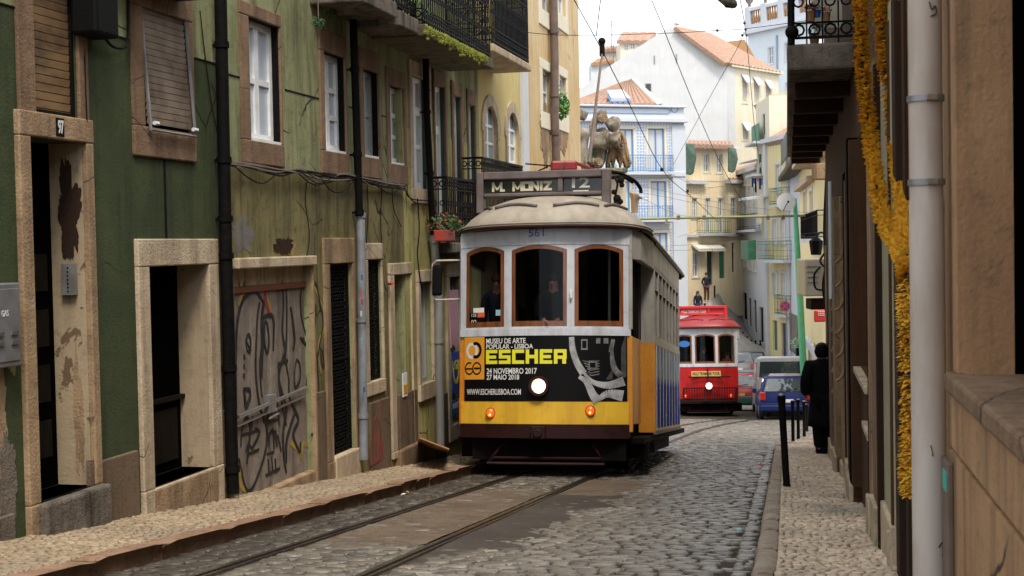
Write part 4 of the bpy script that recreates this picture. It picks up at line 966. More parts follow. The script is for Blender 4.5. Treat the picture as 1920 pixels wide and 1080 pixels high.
# ---- house 5 ochre
h5 = thing('peeling_house', 'ochre house with peeling plaster at the end of the left row', 'house', LF.p(uE, gz(uE)))
B1 = Lr(1015, 1031, 128, 208); B2 = Lr(1047, 1060, 140, 214); B3 = Lr(1012, 1030, -50, 14); B4 = Lr(1044, 1059, -50, 22)
ops = [rev(x, .12) for x in (B1, B2, B3, B4)]
facade(LF, uE, uF_, -10, 12, ops, h5, 'ochre_wall', 8)
for x in (B1, B2, B3, B4):
    casement(LF, x, h5, '2x2', 'white_frame', 'pane_curtain', .12, .05); surround(LF, x, (x[0] - .2, x[1] + .2, x[2] - .35, x[3] + .2), 'cream_wall', h5, .03)
pipe([(1037, -30), (1040, 110), (1040, 215), (1043, 300), (1043, 420)], .09, 'brown_pipe', 'brown drainpipe down the middle of the peeling ochre house', (60, 180, 250), off=.12)
t = thing('wall_plant', 'leafy plant sprouting from the window of the peeling ochre house', 'plant', LP(1053, 205, .1)); mb = MB(); leaves(mb, LP(1054, 198, .2), .16, .2, .3, 130, .075, .5); leaves(mb, LP(1049, 190, .2), .1, .1, .34, 60, .06, .4); mb.build('foliage', 'leaf', t)
for (x, y, rx, ry) in ((1022, 250, .45, .6), (1056, 245, .5, .45)): MB().fpoly(LF, blob_poly(*L(x, y), rx, ry, s=x), 0, .012).build('plaster_patch', 'stone', h5)
# ================================================================== people
def skin_mesh(name, pts, edges, rad, m, parent, sub=1, root=0):
    me = bpy.data.meshes.new(name); me.from_pydata([tuple(p) for p in pts], edges, []); o = bpy.data.objects.new(name, me); COL.objects.link(o)
    sk = o.modifiers.new('s', 'SKIN'); sk.use_smooth_shade = True
    for i, v in enumerate(me.skin_vertices[0].data): v.radius = rad[i] if isinstance(rad[i], tuple) else (rad[i], rad[i]); v.use_root = (i == root)
    ss = o.modifiers.new('u', 'SUBSURF'); ss.levels = ss.render_levels = sub
    dg = bpy.context.evaluated_depsgraph_get(); dg.update(); nm = bpy.data.meshes.new_from_object(o.evaluated_get(dg)); nm.name = name
    bpy.data.objects.remove(o); bpy.data.meshes.remove(me)
    nm.materials.clear(); nm.materials.append(M[m] if isinstance(m, str) else m)
    for p in nm.polygons: p.use_smooth = True
    ob = bpy.data.objects.new(name, nm); COL.objects.link(ob); ob.parent = parent; return ob
BASE = dict(pelvis=(0, 0, .52), waist=(0, 0, .60), chest=(0, .005, .72), collar=(0, 0, .80), neck=(0, .004, .845), head=(0, .012, .885), crown=(0, .010, .93), top=(0, .004, .965),
            shL=(-.105, 0, .79), elL=(-.135, -.01, .63), wrL=(-.14, .03, .485), shR=(.105, 0, .79), elR=(.135, -.01, .63), wrR=(.14, .03, .485),
            hipL=(-.052, 0, .50), knL=(-.056, .012, .275), anL=(-.056, -.01, .045), toL=(-.062, .075, .018), hipR=(.052, 0, .50), knR=(.056, .012, .275), anR=(.056, -.01, .045), toR=(.062, .075, .018))
RAD = dict(pelvis=(.082, .062), waist=(.072, .052), chest=(.088, .058), collar=.045, neck=.032, head=(.043, .052), crown=(.047, .056), top=(.03, .036), shL=.036, elL=.024, wrL=.017, shR=.036, elR=.024, wrR=.017,
           hipL=.052, knL=.034, anL=.022, toL=.02, hipR=.052, knR=.034, anR=.022, toR=.02)
EDG = [('pelvis', 'waist'), ('waist', 'chest'), ('chest', 'collar'), ('collar', 'neck'), ('neck', 'head'), ('head', 'crown'), ('crown', 'top'), ('collar', 'shL'), ('shL', 'elL'), ('elL', 'wrL'), ('collar', 'shR'), ('shR', 'elR'), ('elR', 'wrR'), ('pelvis', 'hipL'), ('hipL', 'knL'), ('knL', 'anL'), ('anL', 'toL'), ('pelvis', 'hipR'), ('hipR', 'knR'), ('knR', 'anR'), ('anR', 'toR')]
def person(label, loc, face, H, pose=None, top='cloth_navy', legs='cloth_black', shoes='cloth_black', hair='hair_dark', sleeve=True, grow=.012, hairlen=0.0, seated=False, group=None, shoecol=None):
    """face: heading in degrees, 0 looks along +Y"""
    J = dict(BASE); J.update(pose or {}); t = thing('person', label, 'person', loc, group, (0, 0, R(-face)))
    names = list(J); pts = [V(J[k]) * H for k in names]; rad = [tuple(x * H for x in RAD[k]) if isinstance(RAD[k], tuple) else RAD[k] * H for k in names]; ed = [(names.index(a), names.index(b)) for a, b in EDG]
    for sfx, sg in (('L', -1), ('R', 1)):               # hands: palm and five fingers
        w = V(J['wr' + sfx]); e = V(J['el' + sfx]); d = (w - e).normalized(); side = V((sg, 0, 0)); side = (side - d * side.dot(d)).normalized(); nrm = d.cross(side)
        pi = len(pts); pts.append((w + d * .035) * H); rad.append((.019 * H, .011 * H)); ed.append((names.index('wr' + sfx), pi))
        for k, (o, ln) in enumerate(((-.016, .034), (-.006, .040), (.005, .038), (.015, .030))):
            a = len(pts); pts.append((w + d * .055 + nrm * o) * H); rad.append(.0055 * H); pts.append((w + d * (.055 + ln * .55) + nrm * o + side * -.004) * H); rad.append(.005 * H); pts.append((w + d * (.055 + ln) + nrm * o - side * .012) * H); rad.append(.004 * H)
            ed += [(pi, a), (a, a + 1), (a + 1, a + 2)]
        a = len(pts); pts.append((w + d * .03 - nrm * .024) * H); rad.append(.0065 * H); pts.append((w + d * .052 - nrm * .032) * H); rad.append(.005 * H); ed += [(pi, a), (a, a + 1)]
    skin_mesh('body', pts, ed, rad, 'skin', t, 1, names.index('pelvis'))
    def sub(keys, m, name, g, root):
        kk = [k for k in keys]; p = [V(J[k]) * H for k in kk]; r = [tuple((x + g) * H for x in RAD[k]) if isinstance(RAD[k], tuple) else (RAD[k] + g) * H for k in kk]
        e = [(kk.index(a), kk.index(b)) for a, b in EDG if a in kk and b in kk]; return skin_mesh(name, p, e, r, m, t, 1, kk.index(root))
    sub(['pelvis', 'waist', 'chest', 'collar', 'shL', 'elL', 'wrL', 'shR', 'elR', 'wrR'], top, 'jacket', grow, 'pelvis')
    if not seated: 
        sub(['pelvis', 'hipL', 'knL', 'anL', 'hipR', 'knR', 'anR'], legs, 'trousers', grow * .8, 'pelvis')
        for s in 'LR': skin_mesh('shoe', [(V(J['an' + s]) + V((0, -.012, -.02))) * H, (V(J['an' + s]) + V((0, .03, -.022))) * H, (V(J['to' + s]) + V((0, .012, .004))) * H], [(0, 1), (1, 2)], [.026 * H, .026 * H, .022 * H], shoes, t)
    h = V(J['crown']) * H; mb = MB(); mb.ball(h + V((0, -.008, .012)) * H, .057 * H, .064 * H, .052 * H, 12, 8)
    if hairlen: mb.ball(h + V((0, -.03, -.03 - hairlen / 2)) * H, .068 * H, .05 * H, (.05 + hairlen) * H, 10, 8)
    mb.build('hair', hair, t, smooth=True, xf=True)
    hd = V(J['head']) * H; mb = MB(); mb.ball(hd + V((0, .055, .012)) * H, .009 * H, .012 * H, .014 * H, 6, 5); mb.build('nose', 'skin', t, smooth=True, xf=True)
    mb = MB(); 
    for s in (-1, 1): mb.ball(hd + V((s * .019, .049, .028)) * H, .006 * H, .004 * H, .004 * H, 6, 4)
    mb.build('eyes', 'hair_dark', t, smooth=True, xf=True)
    MB().ball(hd + V((0, .050, -.018)) * H, .014 * H, .004 * H, .003 * H, 6, 4).build('mouth', 'terracotta_pot', t, smooth=True, xf=True)
    return t
# ================================================================== trams
def orient(px, py):
    y = ray(px, py).normalized(); x = y.cross(UP).normalized(); z = x.cross(y); return Matrix((x, y, z)).transposed()
def tram_root(name, label, base, vp, cat='tram'):
    mt = orient(*vp); t = thing(name, label, cat, base, None, mt.to_euler()); return t, Fr(base, mt.col[0], -mt.col[1], mt.col[2])
T1 = at(1021, 898, 18.45); tram, TF = tram_root('tram', 'yellow and white old tram number 561 coming up the street with its headlight lit', T1, (1476, 757))
def X(px, py=600, w=None):
    if w is not None: return TF.uv(px, py, w)[0]
    x = TF.uv(px, py, 0)[0]
    for _ in range(5): x = TF.uv(px, py, -.30 * (abs(x) / 1.16) ** 2.1)[0]
    return x
def Z(py, px=1020, w=0): return TF.uv(px, py, w)[1]
yc = lambda x: .30 * (abs(x) / 1.16) ** 2.1
LFR = Fr((0, 0, 0), (1, 0, 0), (0, -1, 0))             # local front frame: u=x v=z w=towards viewer
fm = lambda u, v, w: V((u, yc(u) - w, v))
def fpan(mb, x0, x1, z0, z1, w0, w1, n=None, ztop=None):
    """curved slab on the tram front; ztop(x) may bend the upper edge"""
    n = n or max(1, int(abs(x1 - x0) / .12)); k = len(mb.v)
    for i in range(n + 1):
        x = x0 + (x1 - x0) * i / n; zt = ztop(x) if ztop else z1
        mb.v += [fm(x, z0, w0), fm(x, z0, w1), fm(x, zt, w1), fm(x, zt, w0)]
    for i in range(n):
        for j in range(4): q = (j + 1) % 4; mb.f.append([k + i * 4 + j, k + i * 4 + q, k + i * 4 + 4 + q, k + i * 4 + 4 + j])
    mb.f.append([k, k + 3, k + 2, k + 1]); e = k + n * 4; mb.f.append([e, e + 1, e + 2, e + 3]); return mb
zG = 0.0
z_ = {k: Z(v) for k, v in dict(bb=822, bt=796, pb=753, pt=629, wt=616, gb=607, wr=430).items()}
zrim = Z(424, 1020, .14); zdome = Z(372, 1045, -1.2)
WIN = [(X(874), X(945)), (X(959), X(1063)), (X(1077), X(1169))]
def arc_top(x0, x1, zs, rise):
    c = (x0 + x1) / 2; h = (x1 - x0) / 2; return lambda x: zs + rise * (1 - ((x - c) / h) ** 2)
YB0, YB1, YE = 1.9, 6.6, 8.4; HW = 1.235
print('tram half', X(1228, 600, -YB0), 'rear', X(1273, 600, -YB1), 'zrim', zrim, 'zdome', zdome, {k: round(v, 2) for k, v in z_.items()}, WIN)
HW = (X(1228, 600, -YB0) + X(1273, 600, -YB1)) / 2
def dome(mb, hw, zr, zt, y0, y1, ext=1.2, over=.14, e=.72, nr=9, na=24):
    prof = lambda r: zr + (zt - zr) * max(0, 1 - r ** 2.3) ** .72
    xs = [math.sin(R(-90 + 180 * j / na)) for j in range(na + 1)]; rows = []
    def outl(a):                                      # plan outline of the rounded end, a in -90..90
        s, c = math.sin(R(a)), math.cos(R(a)); return hw * math.copysign(abs(s) ** e, s), ext * (c ** e)
    rs = [1.0, .96, .9, .8, .68, .54, .38, .2, .0]
    for end in (0, 1):
        k = len(mb.v)
        for r in rs:
            for j in range(na + 1):
                bx, by = outl(-90 + 180 * j / na); yy = (y0 + ext - over - by * r) if end == 0 else (y1 - ext + over + by * r); mb.v.append(V((bx * r, yy, prof(r))))
        for i in range(len(rs) - 1):
            for j in range(na): a = k + i * (na + 1) + j; mb.f.append([a, a + 1, a + na + 2, a + na + 1])
    ya, yb = y0 + ext - over, y1 - ext + over; k = len(mb.v); rr = [-1, -.96, -.9, -.8, -.68, -.54, -.38, -.2, 0, .2, .38, .54, .68, .8, .9, .96, 1]
    for yy in (ya, yb):
        for r in rr: mb.v.append(V((hw * r, yy, prof(abs(r)))))
    n = len(rr)
    for j in range(n - 1): mb.f.append([k + j, k + j + 1, k + n + j + 1, k + n + j])
    return outl, prof, ya
def make_tram(t, S):
    B = lambda mb, n, m, **kw: mb.build(n, m, kw.pop('parent', t), xf=True, **kw)
    xL, xR = X(864), X(1181); zb, zt_ = z_['bb'], z_['pt']
    # dash
    mb = MB(); fpan(mb, xL, xR, z_['bt'], z_['pt'], -.05, 0, 16); dash = B(mb, 'dash_panel', S['dash'], smooth=40)
    if S.get('band'): mb = MB(); fpan(mb, xL + .02, xR - .02, z_['bt'] + .005, z_['pb'], 0, .008, 16); B(mb, 'painted_band', S['band'], parent=dash, smooth=40)
    mb = MB(); fpan(mb, xL - .01, xR + .01, z_['pt'], z_['wt'], -.05, .022, 16); fpan(mb, xL - .01, xR + .01, z_['wt'] , z_['wt'] + .03, -.04, .0, 16); B(mb, 'waist_rail', S['white'], smooth=40)
    # upper front: posts + arched header
    mb = MB(); posts = [(xL, WIN[0][0]), (WIN[0][1], WIN[1][0]), (WIN[1][1], WIN[2][0]), (WIN[2][1], xR)]
    zs = Z(468) ; ztop = zrim - .02
    for a, b in posts: fpan(mb, a, b, z_['wt'] + .02, ztop, -.06, 0, 2)
    for (a, b) in WIN:
        f = arc_top(a, b, zs, .07); n = 12; k = len(mb.v)
        for i in range(n + 1):
            x = a + (b - a) * i / n; mb.v += [fm(x, f(x), -.06), fm(x, f(x), 0), fm(x, ztop, 0), fm(x, ztop, -.06)]
        for i in range(n):
            for j in range(4): q = (j + 1) % 4; mb.f.append([k + i * 4 + j, k + i * 4 + q, k + i * 4 + 4 + q, k + i * 4 + 4 + j])
    B(mb, 'window_posts', S['white'], smooth=30)
    mb = MB(); fpan(mb, xL, xR, Z(458), ztop + .002, 0, .010, 16); B(mb, 'letterboard', S['white'], smooth=40)
    for (a, b) in WIN:
        mb = MB(); f = arc_top(a, b, zs, .07); wd = .052; zb_ = z_['wt'] + .03
        fpan(mb, a, a + wd, zb_, zs - .02, -.035, -.004, 1); fpan(mb, b - wd, b, zb_, zs - .02, -.035, -.004, 1); fpan(mb, a + wd, b - wd, zb_, zb_ + .075, -.035, -.004, 4)
        n = 12; k = len(mb.v); g = arc_top(a + wd, b - wd, zs - .04, .055)
        for i in range(n + 1):
            x = a + (b - a) * i / n; xi = min(max(x, a + wd * .6), b - wd * .6); lo = g(xi) if a + wd < x < b - wd else zs - .04
            mb.v += [fm(x, lo, -.035), fm(x, lo, -.004), fm(x, f(x), -.004), fm(x, f(x), -.035)]
        for i in range(n):
            for j in range(4): q = (j + 1) % 4; mb.f.append([k + i * 4 + j, k + i * 4 + q, k + i * 4 + 4 + q, k + i * 4 + 4 + j])
        wf = B(mb, 'window', 'orange_wood', smooth=30); mb = MB(); fpan(mb, a + .02, b - .02, zb_ + .02, zs + .04, -.028, -.022, 4); B(mb, 'pane', 'pane_clear', parent=wf)
    # corner panels
    for s in (-1, 1):
        x0, y0 = (xL if s < 0 else xR), yc(1.15); x1, y1 = s * 1.255, .52
        if s < 0:
            mb = MB(); mb.prism([(x0, y0, z_['pt'] - .16), (x1, y1, z_['pt'] - .16), (x1, y1 + .1, z_['pt'] - .16), (x0, y0 + .05, z_['pt'] - .16)], (0, 0, zrim - z_['pt'] + .10)); B(mb, 'corner_post', S['white2'], bevel=.006)
            mb = MB(); mb.prism([(x0, y0, z_['bt'] - .02), (x1 + .03, y1 - .02, z_['bt'] - .02), (x1 + .03, y1 + .1, z_['bt'] - .02), (x0, y0 + .05, z_['bt'] - .02)], (0, 0, z_['pt'] - z_['bt'] - .14)); B(mb, 'corner_panel', S['dash'], bevel=.006)
        else:
            mb = MB(); mb.box(WF, xR - .02, xR + .035, z_['wt'], zrim, .27, .33); B(mb, 'corner_post', S['white2'], bevel=.006)
            mb = MB(); mb.box(WF, xR - .02, xR + .035, z_['bt'] - .1, z_['pt'], .27, .33); B(mb, 'corner_panel', S['dash'], bevel=.006)
            mb = MB(); mb.box(WF, xR - .005, xR + .02, z_['bt'] + .0, z_['pt'], .45, .95).box(WF, xR - .005, xR + .02, z_['bt'], z_['pt'], 1.02, 1.45); B(mb, 'folding_door', S['door'], bevel=.008)
            mb = MB()
            for yy in (.72, .98, 1.24, 1.5): mb.box(WF, xR - .0, xR + .02, z_['pt'], zrim - .3, yy, yy + .03)
            B(mb, 'door_frame', 'dark_wood')
        # platform header
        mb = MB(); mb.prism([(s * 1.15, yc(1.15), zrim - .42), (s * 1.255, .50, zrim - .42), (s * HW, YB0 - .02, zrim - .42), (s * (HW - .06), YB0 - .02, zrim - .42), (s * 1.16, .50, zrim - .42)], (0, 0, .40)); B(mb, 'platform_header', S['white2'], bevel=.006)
    # body: bulkhead, sides
    zf = z_['bb'] - .05; zw = z_['pt'] - .02; zl = zrim - .36
    for (yy, sg) in ((YB0, 1), (YB1, -1)):
        for s in (-1, 1):
            a, b = sorted((s * (HW - .24), s * HW)); y_a, y_b = sorted((yy, yy + sg * .06)); B(MB().box(WF, a, b, zw, zrim, y_a, y_b), 'bulkhead_post', S['white2'])
            B(MB().box(WF, a, b, zf + .10, zw, y_a, y_b), 'bulkhead_panel', S['dash'])
        B(MB().box(WF, -HW + .25, HW - .25, zf, zrim, yy + sg * .07, yy + sg * .09), 'bulkhead', 'void')
    nW = 7
    for s in (-1, 1):
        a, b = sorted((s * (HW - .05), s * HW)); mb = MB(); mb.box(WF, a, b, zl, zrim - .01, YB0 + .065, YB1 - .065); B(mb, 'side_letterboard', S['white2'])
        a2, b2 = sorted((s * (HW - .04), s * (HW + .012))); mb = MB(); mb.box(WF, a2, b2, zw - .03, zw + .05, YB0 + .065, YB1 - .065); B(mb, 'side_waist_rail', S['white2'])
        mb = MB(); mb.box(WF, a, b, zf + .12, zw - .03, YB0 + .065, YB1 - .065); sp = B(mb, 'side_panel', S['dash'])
        if S.get('sidepanel'):
            c0, c1 = sorted((s * HW, s * (HW + .006))); mb = MB(); mb.box(WF, c0, c1, zf + .16, zw - .05, YB0 + .16, YB1 - .08); B(mb, 'side_poster', S['sidepanel'], parent=sp)
            mb = MB()
            for k in range(9): yy = YB0 + .16 + (YB1 - YB0 - .26) * k / 8; c0, c1 = sorted((s * HW, s * (HW + .012))); mb.box(WF, c0, c1, zf + .14, zw - .03, yy, yy + .022)
            B(mb, 'poster_frame', 'steel', parent=sp)
        mb = MB(); a3, b3 = sorted((s * (HW - .03), s * (HW + .02))); mb.box(WF, a3, b3, zf + .07, zf + .12, YB0, YB1); B(mb, 'side_sill', 'cable_pale')
        pw = (YB1 - YB0 - .13) / nW
        for k in range(nW):
            y0 = YB0 + .065 + pw * k; mb = MB(); c0, c1 = sorted((s * (HW - .05), s * (HW - .005)))
            mb.box(WF, c0, c1, zw + .05, zl, y0, y0 + .07).box(WF, c0, c1, zw + .05, zl, y0 + pw - .05, y0 + pw).box(WF, c0, c1, zw + .05, zw + .11, y0 + .07, y0 + pw - .05).box(WF, c0, c1, zl - .05, zl, y0 + .07, y0 + pw - .05).box(WF, c0, c1, zl - .34, zl - .325, y0 + .07, y0 + pw - .05)
            wf = B(mb, 'side_window', S['white2']); d0, d1 = sorted((s * (HW - .035), s * (HW - .03))); B(MB().box(WF, d0, d1, zw + .08, zl - .03, y0 + .03, y0 + pw - .03), 'pane', 'pane_tram', parent=wf)
        mb = MB(); mb.tube([(s * (HW + .01), YB0, zrim - .02), (s * (HW + .01), YB1, zrim - .02)], .022, 6); B(mb, 'gutter', 'tram_rim')
    # floor, rear platform
    B(MB().box(WF, -HW + .02, HW - .02, zf - .02, zf + .06, .42, YE - .4), 'floor', 'under'); B(MB().box(WF, -1.02, 1.02, zf + .06, zf + .66, .46, YB0 + .05), 'platform_floor', 'under')
    mb = MB(); mb.v = []; 
    for x0, x1, m_, za, zb2 in ((-1.15, 1.15, S['dash'], z_['bb'], z_['pt']),):
        mb = MB(); k = 0; n = 12
        for i in range(n + 1):
            x = x0 + (x1 - x0) * i / n; mb.v += [V((x, YE - yc(x), za)), V((x, YE - yc(x), zb2)), V((x, YE - yc(x) - .05, zb2)), V((x, YE - yc(x) - .05, za))]
        for i in range(n):
            for j in range(4): q = (j + 1) % 4; mb.f.append([i * 4 + j, i * 4 + q, i * 4 + 4 + q, i * 4 + 4 + j])
        B(mb, 'rear_panel', m_, smooth=40)
    mb = MB()
    for x in (-1.14, -.42, .38, 1.08): mb.box(WF, x, x + .1, z_['pt'], zrim, YE - .06 - yc(x), YE - yc(x))
    mb.box(WF, -1.14, 1.14, zrim - .35, zrim, YE - .42, YE - .36); B(mb, 'rear_frame', S['white2'])
    B(MB().box(WF, -1.02, 1.02, z_['pt'], zrim - .3, YE - .38, YE - .37), 'rear_window', 'pane_tram')
    # roof
    mb = MB(); outl, prof, ya = dome(mb, HW + .045, zrim, zdome, 0, YE); rf = B(mb, 'roof', S['roof'], smooth=True); so_ = rf.modifiers.new('thick', 'SOLIDIFY'); so_.thickness = .04; so_.offset = -1
    pts = [V((o[0] * 1.008, ya - o[1] * 1.008, zrim + .0)) for o in [outl(-90 + 180 * i / 40) for i in range(41)]]
    B(MB().tube(pts, .020, 6), 'gutter', 'tram_rim', smooth=True)
    B(MB().tube([p + V((0, -.02, .045)) for p in pts], .014, 6), 'roof_bead', S['roof'], smooth=True)
    mb = MB(); B(MB().box(WF, -HW + .05, HW - .05, zrim - .03, zrim - .01, .45, YE - .45), 'ceiling', 'under')
    RR = .80
    for (a0, a1) in ((-74, -42), (-36, -3), (2, 34), (40, 72)):
        pp = []; n = 14
        for i in range(n + 1):
            a = a0 + (a1 - a0) * i / n; o = outl(a); r = RR - .05 * math.sin(math.pi * i / n); pp.append(V((o[0] * r, ya - o[1] * r, prof(r) + .015)))
        B(MB().tube(pp, .024, 6), 'roof_lip', S['lip'], smooth=True)
    # destination box
    ys = .62; sx0, sx1 = X(896, 350, -ys), X(1145, 350, -ys); st_, sb = Z(322, 1020, -ys), Z(362, 1020, -ys); smx = X(1047, 350, -ys); dp = .10
    S0 = Fr((0, ys, 0), (1, 0, 0), (0, -1, 0)); mb = MB()
    zroof = Z(392, 1020, -ys)
    mb.box(S0, sx0, sx0 + .10, zroof - .05, st_, -dp, dp); mb.box(S0, sx1 - .115, sx1, zroof - .05, st_, -dp, dp); mb.box(S0, sx0 + .1, sx1 - .115, st_ - .105, st_, -dp, dp * 1.1); mb.box(S0, smx, smx + .075, sb, st_ - .105, -dp, dp * .9); mb.box(S0, sx0 + .1, sx1 - .115, sb - .05, sb, -dp, dp * .95)
    box = B(mb, 'destination_box', S['sign'], bevel=.012)
    mb = MB(); mb.box(S0, sx0 + .1, smx, sb, st_ - .105, -.02, .02).box(S0, smx + .075, sx1 - .115, sb, st_ - .105, -.02, .02); B(mb, 'sign_glass', S['signface'], parent=box)
    B(MB().tube([S0.p(sx0 + .1, zroof + .02, 0), S0.p(0, sb - .16, 0), S0.p(sx1 - .1, zroof + .03, 0)], .012, 6), 'brace', S['sign'], parent=box)
    if S.get('dest'):
        d = S['dest']; hh = (st_ - .105) - sb
        B(stroke_text(d[0], S0, sx0 + .1 + (smx - sx0 - .1) * d[2], sx0 + .1 + (smx - sx0 - .1) * d[3], sb + hh * .16, sb + hh * .84, .021, .034) if d[1] else text_mb(d[0], S0, sx0 + .1 + (smx - sx0 - .1) * d[2], sx0 + .1 + (smx - sx0 - .1) * d[3], sb + hh * .20, sb + hh * .80, .021, .003, .006), 'lettering', d[4], parent=box)
        if d[1]:
            u0 = smx + .075; uw = sx1 - .115 - u0
            B(text_mb(d[1], S0, u0 + uw * .22, u0 + uw * .68, sb + hh * .30, sb + hh * 1.02, .021, .003, .02), 'route_number', d[5], parent=box); B(MB().box(S0, u0 + uw * .25, u0 + uw * .65, sb + hh * .04, sb + hh * .12, .021, .024), 'number_edge', d[5], parent=box)
            mb = MB(); mb.fpoly(S0, [(u0 + uw * .04, sb + .01), (u0 + uw * .12, sb + .01), (u0 + uw * .10, sb + hh - .01)], .0205, .0215); 
    # trolley base and pole
    tb = MB(); tb.box(WF, -.1, .26, zdome - .02, zdome + .12, 2.6, 3.4); B(tb, 'trolley_base', S['lip'], bevel=.02)
    # bumper + underframe
    mb = MB(); fpan(mb, xL + .01, xR - .01, z_['bb'], z_['bt'], -.10, .03, 16); bu = B(mb, 'bumper', S['bumper'], smooth=40)
    cz = (z_['bb'] + z_['bt']) / 2; mb = MB(); mb.box(LFR, -.17, .02, cz - .10, cz + .07, 0, .10).cyl((-.075, -.14, cz - .02), (-.075, -.02, cz - .02), .06, 12); B(mb, 'coupler', S['bumper'], parent=bu, bevel=.012)
    mb = MB(); mb.box(WF, -1.0, 1.0, .20, zf, .45, YE - .4); mb.box(WF, -.8, .8, .16, .5, 2.0, YE - 2.2)  # boxes filled down low, shaped to darken the space beneath the tram
    B(mb, 'underframe_fill', 'under', bevel=.03)
    mb = MB(); mb.box(WF, -1.06, 1.06, z_['bb'] - .30, z_['bb'], .30, .36)
    B(mb, 'apron', 'under')
    for s in (-1, 1):
        mb = MB(); a, b = sorted((s * .9, s * 1.32)); mb.box(WF, a, b, .26, .31, .75, 1.75).box(WF, a, b, .31, zf, 1.68, 1.75).box(WF, a, b, .31, zf, .75, .8).box(WF, a, b, .31, zf - .02, .95, 1.0); B(mb, 'step', 'under', bevel=.01)
    for s in (-1, 1):
        for yy in (2.7, 5.5): mb = MB().cyl((s * .54 - .06, yy, .36), (s * .54 + .06, yy, .36), .36, 24); B(mb, 'wheel', 'under', smooth=40, bevel=.01)
    mb = MB()                                          # lifeguard tray
    mb.tube([(-.62, .25, .45), (-.80, .06, .20), (.80, .06, .20), (.62, .25, .45)], .022, 6).tube([(-.76, .15, .27), (.76, .15, .27)], .018, 6)
    for k in range(9): x = -.72 + .18 * k; mb.tube([(x, .06, .20), (x * .93, .5, .18)], .010, 5)
    B(mb, 'lifeguard', S['bumper'])
    B(MB().box(WF, -1.0, 1.0, .10, .34, 1.1, 1.6), 'gate', 'under', bevel=.02)
    # lamps
    if S.get('lamps', True):
        hx, hz = X(1012), Z(724); hl = B(MB().ring(LFR, hx, hz, .0, .10, .098, .135, seg=28), 'headlight', 'tram_rim', smooth=40)
        B(MB().disc(LFR, hx, hz, .0, .05, .1, 28), 'lamp_reflector', 'lamp_on', parent=hl); B(MB().ball((hx, -.05, hz), .082, .03, .082, 16, 8), 'lamp_bulb', 'lamp_hot', parent=hl, smooth=True)
        for px_, py_ in ((921, 775), (1107, 770)):
            x, z = X(px_), Z(py_); c = V((x, yc(x), z)); rg = B(MB().disc(Fr(c, (1, 0, 0), (0, -1, 0)), 0, 0, 0, .03, .072, 20, .066), 'indicator', 'tram_rim'); B(MB().ball(c + V((0, -.03, 0)), .058, .035, .064, 14, 8), 'lens', 'lamp_amber', parent=rg, smooth=True)
            B(MB().ball(c + V((.0, -.052, -.02)), .022, .014, .022, 8, 6), 'lamp_bulb', 'lamp_amber_hot', parent=rg, smooth=True)
    return B
def side_art():
    s = NT('side_poster'); c = s.mix(s.ramp(s.noise(1.6, 5, (1, 1.6, .8), dist=1.2), .42, .6), (.42, .45, .52), (.22, .27, .36))
    g = s.n('SeparateXYZ'); s.l(s.coord(), g.inputs[0]); lo = s.ramp(g.outputs[2], 1.42, 1.28); nz = s.noise(3.2, 5, (1, 2, .5), dist=.8)
    ad = s.n('Math', operation='MULTIPLY'); s.l(lo, ad.inputs[0]); s.l(s.ramp(nz, .30, .42), ad.inputs[1]); c = s.mix(ad.outputs[0], c, (.025, .05, .25)); c = s.mix(s.ramp(s.noise(5, 4, (1, 3, .4)), .6, .66), c, (.18, .15, .10)); s.col(c); s.set(Roughness=.8); s.b.inputs['Specular IOR Level'].default_value = .02
side_art()
mat('poster_grey', (.20, .20, .20), .5, c2=(.07, .07, .07), ns=9)
mat('poster_light', (.42, .42, .43), .5, c2=(.20, .20, .21), ns=7)
mat('poster_mid', (0.032, 0.032, 0.034), .5, c2=(0.063, 0.063, 0.066), ns=8)
mat('sign_face', (.018, .020, .016), .12)
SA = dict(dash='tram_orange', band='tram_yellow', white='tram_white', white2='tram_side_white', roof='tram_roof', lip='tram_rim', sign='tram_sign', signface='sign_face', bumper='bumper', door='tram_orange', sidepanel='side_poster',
          dest=('M. MONIZ', '12', .12, .90, 'sign_text', 'sign_text2'))
SA['lip'] = 'tram_sign'
B = make_tram(tram, SA)
# fleet number, poster
tx = lambda s, x0, x1, y0, y1, m, n='lettering', par=tram, w=.012, bold=.02, slant=0: B(text_mb(s, None, X(x0, y0), X(x1, y0), Z(y1, x0), Z(y0, x0), w, .003, bold, slant, fm), n, m, parent=par)
tx('561', 991, 1020, 430, 444, 'sign_blue', 'fleet_number', w=.011, bold=.0)
po = MB(); fpan(po, X(872), X(1176), Z(752), Z(629), .010, .015, 16); po = B(po, 'front_poster', 'poster_black', smooth=40); lab(po, 'black exhibition poster with yellow title')
mb = MB(); fpan(mb, X(872), X(909), Z(711), Z(630), .015, .018, 4); B(mb, 'poster_corner', 'poster_orange', parent=po)
tx('MUSEU DE ARTE', 912, 986, 634, 644, 'poster_text', par=po, w=.016); tx('POPULAR - LISBOA', 912, 1000, 645, 654, 'poster_text', par=po, w=.016)
tx('24 NOVEMBRO 2017', 913, 1007, 690, 701, 'poster_text', par=po, w=.016); tx('27 MAIO 2018', 913, 974, 702, 712, 'poster_text', par=po, w=.016)
tx('WWW.ESCHERLISBOA.COM', 876, 977, 729, 740, 'poster_text', par=po, w=.016, bold=.01)
